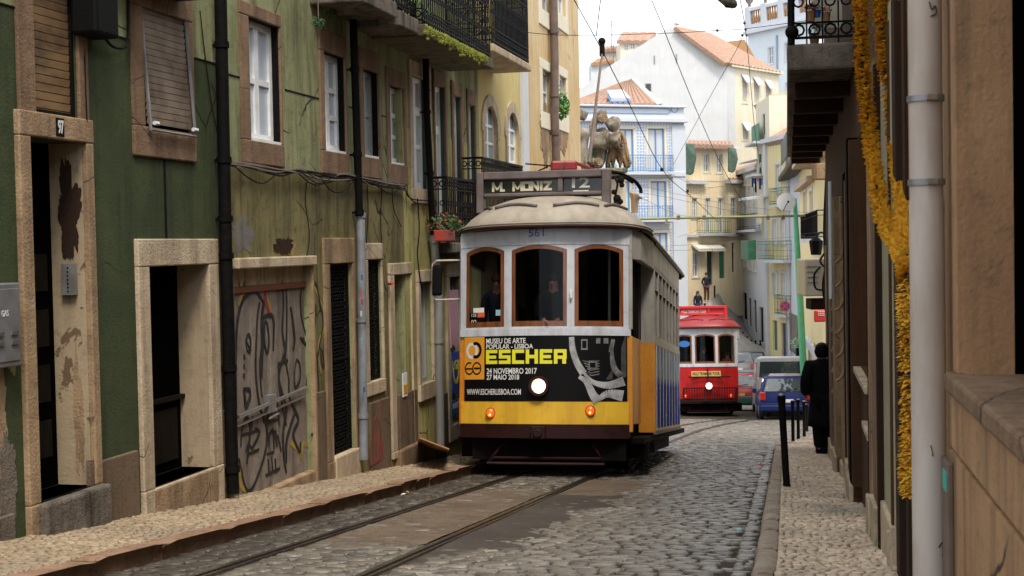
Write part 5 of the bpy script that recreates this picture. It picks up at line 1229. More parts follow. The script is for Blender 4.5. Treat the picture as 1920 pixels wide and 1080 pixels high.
# ESCHER in block strokes
def block(s, x0, x1, y0, y1):
    G5 = {'E': [(0, 0, .28, 1), (0, .76, 1, 1), (0, .38, .9, .60), (0, 0, 1, .24)], 'S': [(0, .76, 1, 1), (0, .5, .28, 1), (0, .38, 1, .60), (.72, 0, 1, .5), (0, 0, 1, .24)], 'C': [(0, 0, .28, 1), (0, .76, 1, 1), (0, 0, 1, .24)],
          'H': [(0, 0, .28, 1), (.72, 0, 1, 1), (0, .38, 1, .62)], 'R': [(0, 0, .28, 1), (0, .76, 1, 1), (.72, .5, 1, 1), (0, .34, 1, .56), (.66, 0, .96, .4)]}
    mb = MB(); n = len(s); w = (X(x1) - X(x0)) / n; a = X(x0); zb, zt = Z(y1), Z(y0); k = 0
    for i, c in enumerate(s):
        for (u0, v0, u1, v1) in G5[c]:
            k += 1; fpan(mb, a + i * w + u0 * w * .88, a + i * w + u1 * w * .88, zb + v0 * (zt - zb), zb + v1 * (zt - zb), .0155, .018 + .0003 * (k % 5), 2)
    return mb
B(block('ESCHER', 912, 1066, 655, 682), 'title', 'poster_yellow', parent=po)
cf = Fr((0, 0, 0), (1, 0, 0), (0, -1, 0))
def fring(mb, px, py, r0, r1, a0=0, a1=360, su=.8, w=.019):
    n = 20; c = (X(px), Z(py)); pr = []
    for i in range(n): 
        A, Bb = R(a0 + (a1 - a0) * i / n), R(a0 + (a1 - a0) * (i + 1) / n); q = [(c[0] + r * su * math.cos(a), c[1] + r * math.sin(a)) for r, a in ((r0, A), (r1, A), (r1, Bb), (r0, Bb))]; mb.add([fm(x, y, w) for x, y in q], [(0, 1, 2, 3)])
    return mb
B(fring(MB(), 886, 656, .07, .115), 'logo_ring', 'poster_text', parent=po); B(fring(MB(), 893, 655, .07, .115, -120, 120, w=.021), 'logo_ring', 'poster_black', parent=po)
B(fring(MB(), 881, 690, .068, .09, 60, 330), 'logo_ring', 'poster_black', parent=po); B(fring(MB(), 895, 690, .068, .09), 'logo_ring', 'poster_black', parent=po); 
mb = MB(); fpan(mb, X(873), X(887), Z(692), Z(689), .0195, .021, 2); fpan(mb, X(890), X(901), Z(691.5), Z(688), .0195, .021, 2); B(mb, 'logo_bar', 'poster_black', parent=po)
# generic grey picture at the right of the poster
def fpoly_(mb, pts, w):
    c = [(X(x), Z(y)) for x, y in pts]; mb.add([fm(x, z, w) for x, z in c], [tuple(range(len(c)))]); return mb
def frib(mb, pts, wd, w):
    q = smoothpts([(X(x), Z(y), 0) for x, y in pts], 6); n = len(q)
    for i in range(n - 1):
        a, b = q[i], q[i + 1]; d = (b - a); l = d.length or 1; nx, ny = -d.y / l, d.x / l; wa = (wd[0] + (wd[1] - wd[0]) * i / n) / 2; wb = (wd[0] + (wd[1] - wd[0]) * (i + 1) / n) / 2
        mb.add([fm(a.x + nx * wa, a.y + ny * wa, w), fm(b.x + nx * wb, b.y + ny * wb, w), fm(b.x - nx * wb, b.y - ny * wb, w), fm(a.x - nx * wa, a.y - ny * wa, w)], [(0, 1, 2, 3)])
    return mb
B(fpoly_(MB(), [(1074, 630), (1174, 630), (1174, 706), (1140, 712), (1100, 700), (1082, 672)], .0165), 'picture', 'poster_mid', parent=po)
mb = MB(); frib(mb, [(1072, 632), (1074, 655), (1082, 680), (1094, 700)], (.07, .10), .0175); frib(mb, [(1086, 706), (1100, 716), (1112, 740), (1122, 752)], (.05, .14), .0180); frib(mb, [(1094, 698), (1112, 716), (1140, 722), (1170, 714)], (.03, .13), .0185); frib(mb, [(1120, 750), (1140, 738), (1168, 742)], (.05, .16), .0178); B(mb, 'picture', 'poster_light', parent=po)
mb = MB()
for k in range(6): y = 676 + 5 * k; frib(mb, [(1092 + 3 * k, y), (1108, y + 3), (1124, y)], (.012, .012), .0190)
for (x, y, w_, h_) in ((1090, 636, 12, 20), (1118, 634, 8, 10), (1132, 634, 9, 10), (1104, 676, 16, 16)): fpoly_(mb, [(x, y), (x + w_, y), (x + w_, y + h_), (x, y + h_)], .0192)
frib(mb, [(1150, 636), (1146, 660), (1152, 690), (1164, 704)], (.05, .09), .0188); B(mb, 'picture', 'poster_grey', parent=po)
mb = MB()
for (x, y, w_, h_) in ((1092, 639, 8, 14), (1106, 680, 11, 9), (1132, 660, 12, 30)): fpoly_(mb, [(x, y), (x + w_, y), (x + w_, y + h_), (x, y + h_)], .0204)
B(mb, 'picture', 'poster_black', parent=po)
# side mirror
mx_ = X(866, 488); ym = .42
mb = MB(); z1, z2 = Z(488, 860, -ym), Z(562, 860, -ym); xl = X(811, 520, -ym); mb.tube([(-1.2, ym, z1), (xl + .06, ym, z1), (xl, ym, z1 - .05), (xl, ym, z2 + .08), (xl + .05, ym, z2), (-1.2, ym, z2 + .01)], .014, 8); mi = B(mb, 'mirror_bracket', 'white_pipe', smooth=True)
B(MB().box(WF, xl + .0, xl + .14, z2 + .06, z1 - .06, ym - .05, ym + .03), 'mirror', 'black_iron', parent=mi, bevel=.03)
B(MB().box(WF, -1.26, -1.16, z1 - .09, z1 + .01, ym - .05, ym + .02), 'mirror_mount', 'white_frame', parent=mi, bevel=.01)
# window cards
def card(x0, x1, y0, y1, m, lb, w=-.018):
    mb = MB(); fpan(mb, X(x0), X(x1), Z(y1), Z(y0), w, w + .003, 1); o = B(mb, 'window_card', m); lab(o, lb); return o
k = card(880, 908, 583, 609, 'poster_black', 'black route card reading 12E 02'); card(887, 907, 574, 583, 'paper_white', 'white paper behind the windscreen', -.0185); card(895, 908, 583, 592, 'litter_orange', 'orange label', -.0145); card(929, 941, 579, 590, 'sticker_cyan', 'pale blue sticker')
tx('12E', 884, 893, 586, 592, 'poster_text', par=k, w=-.0145, bold=0); tx('02', 883, 893, 598, 607, 'poster_text', par=k, w=-.0145, bold=0)
B(MB().tube([fm(-.42, .0, 0) for _ in range(1)] + [fm(-.40, 1, 0)], .001), 'handle', 'white_frame') if False else None
B(MB().box(LFR, X(1070), X(1074), Z(560), Z(544), .0, .03), 'door_handle', 'white_frame', bevel=.004)
# trolley pole with its cord, reaching the wire above
pa = at(1104, 306, 22.5); pb = at(1129, 100, 25.5)
tp = thing('trolley_pole', 'brown trolley pole leaning up from the yellow tram roof to the overhead wire', 'trolley pole', pa)
MB().cyl(pa, pb, .032, 8, .020).build('pole', 'brown_pipe', tp, smooth=40); MB().cyl(pb - V((0, 0, .05)), pb + V((0, 0, .22)), .05, 8).ball(pb + V((0, 0, .22)), .07).build('trolley_head', 'cable', tp, smooth=40)
a = at(1033, 312, 21.2); b = at(1082, 311, 21.2)
tr_ = MB().box(Fr(a, b - a, (0, -1, 0)), 0, (b - a).length, -.07, .08, -.1, .1).build('trolley_housing', 'red_roof', bevel=.03); tag(tr_, 'dark red trolley spring housing above the destination box of the yellow tram', 'trolley housing')
MB().tube([at(1080, 306, 21.2), at(1112, 318, 21.6)], .03, 6).build('spring_arm', 'red_roof', tr_)
MB().tube([at(1052, 305, 21.05), at(1052, 320, 21.05), at(1060, 320, 21.05), at(1060, 303, 21.05)], .010, 5).build('clip', 'tram_sign', tr_); MB().tube([at(985, 307, 21.3), at(1034, 311, 21.3)], .012, 5).tube([at(1008, 321, 21.3), at(1028, 312, 21.3)], .012, 5).build('rod', 'cable', tr_)
cb = thing('roof_gear', 'black cables and insulators on the tram roof right of the destination box', 'roof gear', at(1165, 385, 21))
MB().tube(smoothpts([at(1146, 322, 21), at(1165, 326, 21.2), at(1188, 338, 21.4), at(1200, 352, 21.6), at(1202, 362, 21.6)]), .028, 6).build('cable', 'cable', cb, smooth=True)
MB().tube(smoothpts([at(1146, 333, 21), at(1168, 332, 21.2), at(1186, 342, 21.4)]), .025, 6).build('cable', 'cable', cb, smooth=True)
mb = MB()
for (x, y, r) in ((1164, 338, .055), (1166, 347, .04), (1157, 372, .06), (1151, 360, .04), (1163, 378, .045), (1156, 384, .06)): mb.ball(at(x, y, 21), r)
mb.tube([at(1152, 330, 21), at(1158, 345, 21), at(1152, 375, 21), at(1156, 392, 21)], .018, 5); mb.build('insulator', 'cable', cb, smooth=True)
B(MB().tube([(.72, 1.25, z_['bb']), (.72, 1.25, zrim - .05)], .02, 8).tube([(.86, 1.45, z_['bb']), (.86, 1.45, zrim - .05)], .02, 8), 'grab_pole', 'white_frame', smooth=40)
# people in the cab
mt = orient(1476, 757)
def inloc(x, y, z): return T1 + mt.col[0] * x + mt.col[1] * y + mt.col[2] * z
yaw = math.degrees(math.atan2(mt.col[1].x, mt.col[1].y))
zfl = z_['bb'] + .02
person('woman with glasses and dark coat behind the left windscreen of the yellow tram', inloc(-.74, .62, zfl + .62), 180 + yaw, 1.66, dict(), 'cloth_navy', hair='hair_brown')
person('tram driver in dark jacket at the middle windscreen of the yellow tram', inloc(.06, .52, zfl + .62), 180 + yaw, 1.66, dict(elL=(-.15, .05, .66), wrL=(-.06, .16, .60), elR=(.14, .06, .64), wrR=(.06, .20, .60)), 'cloth_black')
# ---- red tram
T2 = at(1329, 783.5, 52.0); rt, RFm = tram_root('tram', 'red and cream tourist tram with a lit headlight waiting behind the yellow tram', T2, (1150, 720))
SB = dict(dash='red_paint', band=None, white='tram_white', white2='tram_white', roof='red_roof', lip='red_roof', sign='red_sign', signface='red_sign', bumper='bumper', door='red_paint', sidepanel=None, dest=('HILLS TRAMCAR TOUR', '', .06, .95, 'poster_text', 'poster_text'), lamps=False)
B2 = make_tram(rt, SB); rt['label'] = 'red and cream tourist tram with a lit headlight waiting behind the yellow tram'
hx, hz = 0.02, 1.20; hl = B2(MB().ring(LFR, hx, hz, .0, .22, .10, .15, seg=24), 'headlight', 'red_roof'); B2(MB().ball((hx, -.22, hz), .11, .05, .11, 14, 8), 'lamp_bulb', 'lamp_hot', parent=hl, smooth=True)
for s in (-1, 1): B2(MB().ball((s * .85, yc(.85) - .03, .82), .06, .04, .06, 10, 6), 'indicator', 'lamp_amber', smooth=True)
mb = MB()
for k in range(22): x = -.92 + 1.98 * k / 21; mb.box(LFR, x, x + .026, .62, 1.16, .16, .19)
mb.box(LFR, -.95, 1.08, 1.10, 1.14, .15, .20).box(LFR, -.95, 1.08, .62, .67, .15, .20).box(LFR, -.95, -.9, .62, 1.1, -.1, .16).box(LFR, 1.03, 1.08, .62, 1.1, -.1, .16); B2(mb, 'front_grating', 'bumper')
B2(MB().box(LFR, -.75, .85, 1.52, 1.56, .10, .13).box(LFR, -.02, .01, 1.45, 1.9, .05, .12), 'wiper_bar', 'cable')
B2(MB().box(LFR, -.62, .48, 1.56, 1.76, .03, .045), 'name_board', 'gold'); B2(text_mb('HILLS TRAMCAR TOUR', LFR, -.58, .44, 1.60, 1.72, .046, .003, .02), 'lettering', 'bumper')
B2(MB().disc(LFR, -.86, Z(478) - .22, -.02, .0, .12, 14, .22), 'window_sticker', 'sticker_blue')
mt2 = orient(1150, 720)
person('driver of the red tram behind its middle window', T2 + mt2.col[0] * -.12 + mt2.col[1] * .8 + UP * (zfl + .5), 120, 1.68, dict(elL=(-.15, .05, .66), wrL=(-.1, .18, .60)), 'cloth_navy')
person('passenger behind the right window of the red tram', T2 + mt2.col[0] * .8 + mt2.col[1] * 1.0 + UP * (zfl + .3), 200, 1.65, dict(), 'cloth_red')
# ================================================================== right row
_a = ong(1700, 1080, .12); _b = ong(1560, 850, .12); _u = _b - _a; _u.z = 0; _u.normalize()
RWF = Fr((_a.x, _a.y, 0), _u, (-_u.y, _u.x, 0))
if RWF.W.dot(CAMLOC - _a) < 0: RWF.W = -RWF.W
Q = lambda px, py, w=0: RWF.uv(px, py, w)
QP = lambda px, py, w=0: RWF.p(*Q(px, py, w), w)
gzr = lambda u: G(tn(RWF.p(u, 0))[0]) + .11
uS = -14.0; uM = Q(1668, 500)[0]; uN = Q(1602, 500)[0]; uO = Q(1551, 600)[0]
def v_at(u, py, px): return Q(px, py)[1]
# ---- near house: window with deep sill
r1 = thing('beige_house', 'beige stucco house in the right foreground with a deep window sill', 'house', RWF.p(uS, gzr(-8)))
wv = Q(1806, 700)[1]; uw = Q(1806, 400)[0]
ops = [(uw - 2.7, uw, wv, 5.6, .62)]
facade(RWF, uS, uM, -3, 5.5, ops, r1, 'beige_wall', 7)
MB().box(RWF, uw - .012, uw - .002, wv + .002, 5.5, -.61, -.19).box(RWF, uw - 2.7, uw, wv, 5.5, -.66, -.622).build('window_back', 'void', r1)
MB().box(RWF, uw - 2.9, uw + .10, wv - .075, wv + .001, -.61, .07).build('window_sill', 'stone_red', r1, bevel=.015)
lab(MB().box(RWF, uw - 2.9, uw + .06, wv - .30, wv - .077, -.01, .05).build('sill_apron', 'beige_wall', r1, bevel=.01), 'stained band under the sill')
MB().box(RWF, uw + .004, uw + .12, wv, 5.4, -.01, .03).build('window_surround', 'beige_wall', r1, bevel=.008)
MB().box(RWF, uS, uw + .3, -3, Q(1810, 862)[1], -.01, .03).build('plinth', 'beige_wall', r1, bevel=.01)
# ---- strips down the row: doorways, jambs, black boxes painting in shadow gaps
r2 = thing('brown_house', 'brown house with narrow doorways and a long iron balcony on the right', 'house', RWF.p(uM, gzr(uM)))
def X2U(x): return Q(x, 560)[0]
doors = [(1697, 1686, -1), (1629, 1615, 724), (1655, 1651, -1)]
opn = []
for xr, xl, yb in ((1636, 1613, 722), (1600, 1579, -1), (1573, 1566, -1)):
    u0, u1 = X2U(xr), X2U(xl); vb = gzr(u0) + .05 if yb < 0 else Q(xr, yb)[1]; opn.append((u0, u1, vb, vb + (2.9 if yb < 0 else 2.2), .22))
facade(RWF, uM + .002, uO, -7, 7.8, opn, r2, 'brown_wall', 7)
for o in opn: MB().box(RWF, o[0], o[1], o[2], o[3], -.26, -.222).build('door_leaf', 'void', r2)
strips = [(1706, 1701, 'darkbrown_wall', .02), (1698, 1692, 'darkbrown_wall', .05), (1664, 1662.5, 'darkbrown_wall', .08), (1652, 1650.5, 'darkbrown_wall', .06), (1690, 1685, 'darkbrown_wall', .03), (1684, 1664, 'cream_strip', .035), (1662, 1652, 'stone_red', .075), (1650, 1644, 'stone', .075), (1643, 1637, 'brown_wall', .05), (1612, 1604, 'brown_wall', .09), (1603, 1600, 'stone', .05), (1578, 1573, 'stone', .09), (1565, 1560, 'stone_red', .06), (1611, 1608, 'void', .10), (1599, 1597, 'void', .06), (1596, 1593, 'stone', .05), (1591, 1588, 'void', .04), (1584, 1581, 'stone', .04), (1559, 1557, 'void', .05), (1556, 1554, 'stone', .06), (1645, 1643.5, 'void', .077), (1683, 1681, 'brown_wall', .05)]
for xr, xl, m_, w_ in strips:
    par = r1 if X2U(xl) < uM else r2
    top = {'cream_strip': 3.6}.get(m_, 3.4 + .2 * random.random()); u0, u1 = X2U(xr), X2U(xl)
    MB().box(RWF, u0, u1, gzr(u0) - .4, gzr(u0) + top, -.01, w_).build('pilaster', m_, par, bevel=.008)  # void ones are no pilasters: added black boxes standing for shaded gaps
    if m_ not in ('darkbrown_wall', 'void'): lab(MB().box(RWF, u0, u1 - .02, gzr(u0) - .4, gzr(u0) + random.uniform(.14, .3), -.01, w_ + .03).build('plinth', 'stone_pale', par, bevel=.01), 'pale worn plinth block')
MB().box(RWF, X2U(1634) - .05, X2U(1612) + .1, Q(1634, 722)[1] - .06, Q(1634, 722)[1], -.2, .07).build('window_sill', 'stone_pale', r2, bevel=.01)
MB().box(RWF, X2U(1640), X2U(1628), Q(1634, 800)[1] - .04, Q(1634, 800)[1] + .02, -.05, .07).build('window_sill', 'stone_pale', r2, bevel=.01)
# open louvred shutters standing out from the wall
def shutter(xw, y0, y1, n, lb, out=.13):
    u = X2U(xw); v1, v0 = Q(xw, y0)[1], Q(xw, y1)[1]; t = thing('louvred_shutter', lb, 'shutter', RWF.p(u, v0)); mb = MB()
    mb.box(RWF, u - .02, u + .02, v0, v1, .0, .025); mb.build('stile', 'darkbrown_wall', t)
    for k in range(n):
        v = v0 + (v1 - v0) * (k + .5) / n; pts = [RWF.p(u, v + .28, .01), RWF.p(u - .02, v + .1, .03), RWF.p(u - .04, v - .02, .07), RWF.p(u - .05, v - .07, out)]
        MB().tube(smoothpts(pts, 4), .018, 6).build('slat', 'stone', t, smooth=True)
shutter(1587, 460, 720, 6, 'row of curved pale brackets on the brown house, right of the dark coated walker')
shutter(1570, 440, 740, 8, 'row of curved pale brackets nearest to the dark coated walker', .09)
# the white drainpipe
pu, pv = Q(1739, 540, .10); wp = thing('drainpipe', 'thick white drainpipe with metal clamps in the right foreground', 'drainpipe', RWF.p(pu, -.9, .10))
MB().tube([RWF.p(pu, -1.2, .10), RWF.p(pu, Q(1739, 375, .1)[1], .10)], .073, 28).build('pipe', 'white_pipe', wp, smooth=50)
MB().tube([RWF.p(pu, Q(1739, 375, .1)[1] - .0, .10), RWF.p(pu, 4.5, .10)], .069, 28).build('pipe', 'white_pipe', wp, smooth=50)
for y in (182, 341):
    v = Q(1739, y, .1)[1]; c = RWF.p(pu, v, .10); MB().cyl(c - UP * .013, c + UP * .013, .0775, 28).build('clamp', 'grey_metal', wp, smooth=40)
    MB().box(Fr(c, (1, 0, 0), (0, -1, 0)), -.02, .02, -.011, .011, .07, .095).build('clamp_screw', 'steel', wp)
mb = MB(); f = Fr(RWF.p(pu, 0, .10), (1, 0, 0), (0, -1, 0)); 
def onpipe(pts, m, w=.006):
    mb = MB(); k = []
    for x, y in pts: v = Q(1739, y, .1)[1]; a = (x - 1739) / 30; a = max(-.95, min(.95, a)); k.append(RWF.p(pu, v, .10) + V((.074 * a, -.0745 * math.sqrt(1 - a * a), 0)))
    mb.tube(smoothpts(k, 4), w / 2, 5); return mb
lab(onpipe([(1738, 0), (1742, 15), (1748, 8), (1750, 22), (1740, 28)], 'graf_black').build('scribble', 'graf_black', wp), 'pen scribble near the top')
lab(onpipe([(1745, 1010), (1752, 1002), (1762, 1006), (1765, 1020), (1755, 1030), (1752, 1022)], 'graf_black').build('scribble', 'graf_black', wp), 'pen scribble near the bottom')
lab(onpipe([(1733, 826), (1737, 845), (1735, 842)], 'cable_pale').build('scratch', 'cable_pale', wp), 'scratch')
up_, vp_ = Q(1792, 900, .02); pl = MB().box(RWF, up_ - .02, up_ + .28, vp_ - .5, vp_ + .07, .03, .055).build('meter_flap', 'brown_pipe', bevel=.006); tag(pl, 'narrow metal flap with a green label behind the thick white drainpipe', 'flap')
MB().box(RWF, up_, up_ + .12, vp_ - .05, vp_ + .03, .055, .06).build('green_label', 'teal', pl)
# ---- long balcony
ub0 = Q(1603, 110)[0]; oB = .66; ub1 = ub0 + 15.0
vbt = Q(1500, 78, oB)[1]; c_ = RWF.p(ub0, 0, oB)
def yv(px, py, u, w):                                  # height on the cross-section plane of the balcony end
    o = RWF.p(u, 0, w); r = ray(px, py); return CAMZ + r.z * (o.y / 1.0)
vT = yv(1540, 80, ub0, .3); vB = yv(1540, 130, ub0, .3)
print('balcony', ub0, vT, vB, RWF.p(ub0, 0, oB))
bs = MB().box(RWF, ub0, ub1, vB, vT, 0, oB).build('balcony', 'concrete', r2, bevel=.03); lab(bs, 'long stone balcony seen from below')
for k in range(8):
    u = ub0 + 1.1 + 1.9 * k; MB().box(RWF, u, u + .22, vB - .16, vB + .002, 0, oB - .08).build('joist', 'darkbrown_wall', r2, bevel=.02)
railing(RWF, ub0 + .04, ub0 + 14.9, vT, vT + 1.0, 0, oB - .04, 'black_iron', bs, .13)
MB().cyl(RWF.p(ub0 + .02, vT, oB - .05), RWF.p(ub0 + .02, vT + 1.1, oB - .05), .03, 10).ball(RWF.p(ub0 + .02, vT + .12, oB - .05), .07).build('corner_post', 'black_iron', bs)
for i, (x, y, m_, s_, lb) in enumerate(((1520, 28, 'flower_red', .05, 'red flowers on the long balcony'), (1533, 24, 'sign_blue', .035, 'small blue pot on the long balcony'), (1550, 30, 'litter_orange', .04, 'orange flowers on the long balcony'), (1527, 70, 'cardboard', .055, 'brown clay pot at the corner of the long balcony'), (1540, 60, 'paper_white', .05, 'white pot on the long balcony'))):
    p = at(x, y, RWF.p(ub0 + .2, 0, .3).y)
    pt = thing('flower_pot', lb, 'flower pot', p - UP * s_)
    MB().tube([p - UP * s_ * 1.3, p + UP * s_ * .6, p + UP * s_ * .75], [s_ * .75, s_, s_ * 1.1], 12).build('pot', m_ if i in (1, 3, 4) else 'cardboard', pt, smooth=40)
    mb = MB(); leaves(mb, p + UP * s_ * 1.4, s_ * 1.3, s_ * 1.3, s_, 50, s_ * .4); mb.build('foliage', 'leaf_dark', pt)
    if i not in (1, 3, 4): mb = MB(); leaves(mb, p + UP * s_ * 1.8, s_ * 1.3, s_ * 1.3, s_ * .6, 24, s_ * .35, .9); mb.build('flowers', m_, pt)
wp2 = RWF.p(ub0 + .6, vT + .42, .25); tag(MB().box(Fr(wp2, (1, 0, 0), (0, -1, 0)), -.16, .16, -.2, .2, -.02, .02).build('balcony_board', 'cream_wall', bevel=.01), 'pale board leaning behind the railing of the long balcony', 'board')
# ---- garland
def garland(name, pts, label, thick=.05, n=1500):
    q = smoothpts(pts, 10); t = thing(name, label, 'garland', q[-1], 'tinsel garlands'); MB().tube(q, .012, 6).build('string', 'graf_black', t)
    mb = MB(); L_ = len(q) - 1
    for i in range(n):
        f = random.random() * L_; k = int(f); p = q[k].lerp(q[k + 1], f - k); d = (q[k + 1] - q[k]).normalized()
        a = random.uniform(0, 6.283); x = d.orthogonal().normalized(); y = d.cross(x); rd = (x * math.cos(a) + y * math.sin(a)); r = thick * random.uniform(.6, 1.12); tip = p + rd * r + d * random.uniform(-.01, .03); s_ = d.cross(rd) * random.uniform(.010, .020); mid = p.lerp(tip, .55)
        mb.add([p + rd * .008, mid + s_, tip, mid - s_], [(0, 1, 2, 3)])
    mb.build('tinsel', 'tinsel', t); return t
gY = 7.2
garland('garland', [at(1600, -60, 9.4), at(1612, 0, 9.3), at(1618, 120, 9.2), at(1632, 260, 9.0), at(1654, 400, 8.4), at(1682, 455, 7.9), at(1700, 500, gY), at(1702, 600, gY), at(1703, 690, gY)], 'left strand of yellow orange tinsel hanging beside the thick white drainpipe', .064, 5600)
garland('garland', [at(1644, -60, 9.0), at(1650, 0, 9.0), at(1661, 130, 8.9), at(1680, 280, 8.8), at(1693, 380, 8.0), at(1700, 480, gY)], 'right strand of yellow orange tinsel joining the left one behind the thick white drainpipe', .062, 4200)
garland('garland', [at(1704, 705, gY), at(1706, 800, gY), at(1703, 870, gY), at(1707, 925, gY)], 'short lowest tail of yellow orange tinsel near the foot of the drainpipe', .060, 1900)
mb = MB(); p = ong(1690, 1035, .12)
for i in range(220):
    b = p + V((random.gauss(0, .05), random.gauss(0, .22), 0)); a = V((random.gauss(0, .4), random.gauss(0, .4), 1)).normalized() * random.uniform(.03, .09); s_ = a.cross(V((random.random(), random.random(), .1))).normalized() * .004; mb.add([b + s_, b - s_, b + a], [(0, 1, 2)])
kind(mb.build('grass', 'leaf'), 'stuff')
for (x, y, rr) in ((632, 880, .16), (675, 870, .10), (690, 1040, .0)):
    if not rr: continue
    p = ong(x, y, .12); mb = MB()
    for i in range(260): 
        b = p + V((random.gauss(0, rr), random.gauss(0, rr), 0)); a = V((random.gauss(0, .4), random.gauss(0, .4), 1)).normalized() * random.uniform(.03, .11); s_ = a.cross(V((random.random(), random.random(), .1))).normalized() * .005; mb.add([b + s_, b - s_, b + a], [(0, 1, 2)])
    kind(mb.build('grass', 'leaf'), 'stuff')
# ---- things on the far end of the right row
def wallY(px, py, Y): return at(px, py, Y)
def facebox(px0, px1, py0, py1, Y, dy, name, m, label=None, cat=None, parent=None, bevel=.015):
    a = at(px0, py1, Y); b = at(px1, py0, Y); mb = MB().add([(a.x, Y, a.z), (b.x, Y, a.z), (b.x, Y, b.z), (a.x, Y, b.z), (a.x, Y + dy, a.z), (b.x, Y + dy, a.z), (b.x, Y + dy, b.z), (a.x, Y + dy, b.z)], [(0, 1, 2, 3), (7, 6, 5, 4), (0, 4, 5, 1), (1, 5, 6, 2), (2, 6, 7, 3), (3, 7, 4, 0)])
    o = mb.build(name, m, parent, bevel=bevel)
    if cat: tag(o, label, cat)
    return o
ac = facebox(1510, 1560, 485, 556, 27, .8, 'air_conditioner', 'cream_wall', 'cream air conditioning unit on the wall above the dark coated walker', 'air conditioner', bevel=.03)
mb = MB()
for k in range(4): a = at(1514, 500 + 10 * k, 26.995); b = at(1534, 500 + 10 * k, 26.995); mb.box(Fr(a, b - a, (0, -1, 0)), 0, (b - a).length, -.008, .008, 0, .012)
kind_ = mb.build('vent_slots', 'grey_metal', ac); MB().tube(smoothpts([at(1538, 500, 26.9), at(1527, 515, 26.85), at(1529, 540, 26.85), at(1545, 545, 26.9)]), .02, 5).build('hose', 'cable', ac)
facebox(1521, 1560, 560, 581, 27.2, .5, 'dark_box', 'darkbrown_wall', 'dark box on the wall below the air conditioning unit', 'box')
sg = facebox(1527, 1549, 581, 604, 30, .08, 'hanging_sign', 'sign_red', 'red hanging shop sign with a small white grid', 'sign', bevel=.03)
mb = MB()
for i in range(4):
    for j in range(3): a = at(1534 + 3.2 * i, 592 - 3.4 * j, 29.99); mb.box(Fr(a, (1, 0, 0), (0, -1, 0)), 0, .024, 0, .024, 0, .006)
mb.build('white_grid', 'paper_white', sg)
facebox(1531, 1562, 306, 336, 30, .5, 'wall_box', 'stone', 'pale beige box fixed to the wall under the long balcony', 'box')
lt = thing('wall_lantern', 'black wall lantern above the air conditioning unit', 'lantern', at(1530, 482, 28)); MB().tube([at(1530, 478, 28), at(1530, 452, 28), at(1530, 444, 28)], [.10, .14, .03], 6).build('lamp_body', 'black_iron', lt); MB().tube(smoothpts([at(1530, 446, 28), at(1538, 436, 28.1), at(1550, 440, 28.3)]), .02, 6).build('bracket', 'black_iron', lt)
cable_run('wall_cable', smoothpts([at(1552, 290, 29), at(1549, 350, 28), at(1546, 430, 27.5), at(1548, 500, 26.8), at(1544, 540, 26.6), at(1552, 600, 26.2)]), .035, 'cable', 'thick black cable down the wall beside the air conditioning unit')
cable_run('wall_cable', smoothpts([at(1549, 470, 26.5), at(1538, 490, 26.3), at(1552, 510, 26), at(1545, 535, 26), at(1556, 560, 25.6)]), .022, 'cable', 'looping black cable right of the air conditioning unit')
pipe([(1556, 340), (1557, 440), (1558, 560)], .022, 'paleblue_wall', 'bluish drainpipe at the far end of the right row', (), off=.2, fit=QP)
# ---- bollards
bp = thing('bollard', 'near black bollard at the kerb in the right foreground', 'bollard', ong(1475, 912, .12), 'black bollards along the right kerb')
MB().tube([(0, 0, -.05), (0, 0, .02), (0, 0, .03), (0, 0, .9), (0, 0, .93), (0, 0, .985), (0, 0, 1.0)], [.038, .038, .034, .034, .040, .040, .02], 18).build('post', 'black_paint', bp, smooth=50, xf=True)
MB().ball((0, 0, .99), .036, .036, .02, 14, 6).build('cap', 'grey_metal', bp, smooth=True, xf=True)
bp.rotation_euler = (0, R(-2.6), 0); bp.scale = (1.15, 1.15, 1.04)
for (x, y, lb, s_) in ((1487, 828, 'first of the four bollards beyond the near one', .80), (1497, 821, 'dark green bollard, second beyond the near one', .80), (1508, 815, 'third bollard beyond the near one', .74), (1513, 806, 'shortest bollard, farthest beyond the near one', .62)):
    b = dup(bp, ong(x, y, .12), lb, rot=(0, 0, 0)); b.scale = (1, 1, s_ * 1.02)
# ---- walker in the black coat
pw = ong(1543, 851, .12); H = 1.84
pr = person('person walking away in a long black coat and hat beside the right wall', pw, 4, H, dict(hipL=(-.045, 0, .5), knL=(-.04, .01, .275), anL=(-.038, -.02, .045), toL=(-.042, .05, .018), knR=(.03, .02, .275), anR=(.03, .04, .05), toR=(.032, .11, .022), elL=(-.150, -.02, .64), wrL=(-.14, .03, .52), elR=(.150, -.02, .64), wrR=(.13, .05, .52)), 'cloth_black', 'cloth_black', grow=.03)
def rings(z, rx, ry, cy=0, n=20, ph=0, wv=.0): return [V(((rx + wv * math.sin(a * 5 + ph)) * math.cos(a), cy + (ry + wv * math.sin(a * 4 + ph)) * math.sin(a), z)) for a in [6.283 * i / n for i in range(n)]]
MB().loft([rings(.46, .235, .20, -.02, wv=.016), rings(.60, .225, .19, 0, wv=.014, ph=.3), rings(.85, .20, .17, wv=.01, ph=.6), rings(1.05, .185, .15, wv=.006), rings(1.25, .20, .145, wv=.004), rings(1.40, .215, .135), rings(1.50, .17, .11), rings(1.56, .075, .08)]).build('coat', 'cloth_black', pr, smooth=True, xf=True)
MB().loft([rings(1.585, .085, .10), rings(1.65, .115, .125), rings(1.68, .12, .13), rings(1.74, .105, .115, -.01), rings(1.79, .07, .08, -.02), rings(1.81, .03, .03, -.02)]).build('hat', 'cloth_black', pr, smooth=True, xf=True)
MB().loft([rings(.10, .052, .065, .03), rings(.24, .056, .062, .02), rings(.30, .050, .052, .02)]).build('boot', 'cloth_black', pr, smooth=True, xf=True)
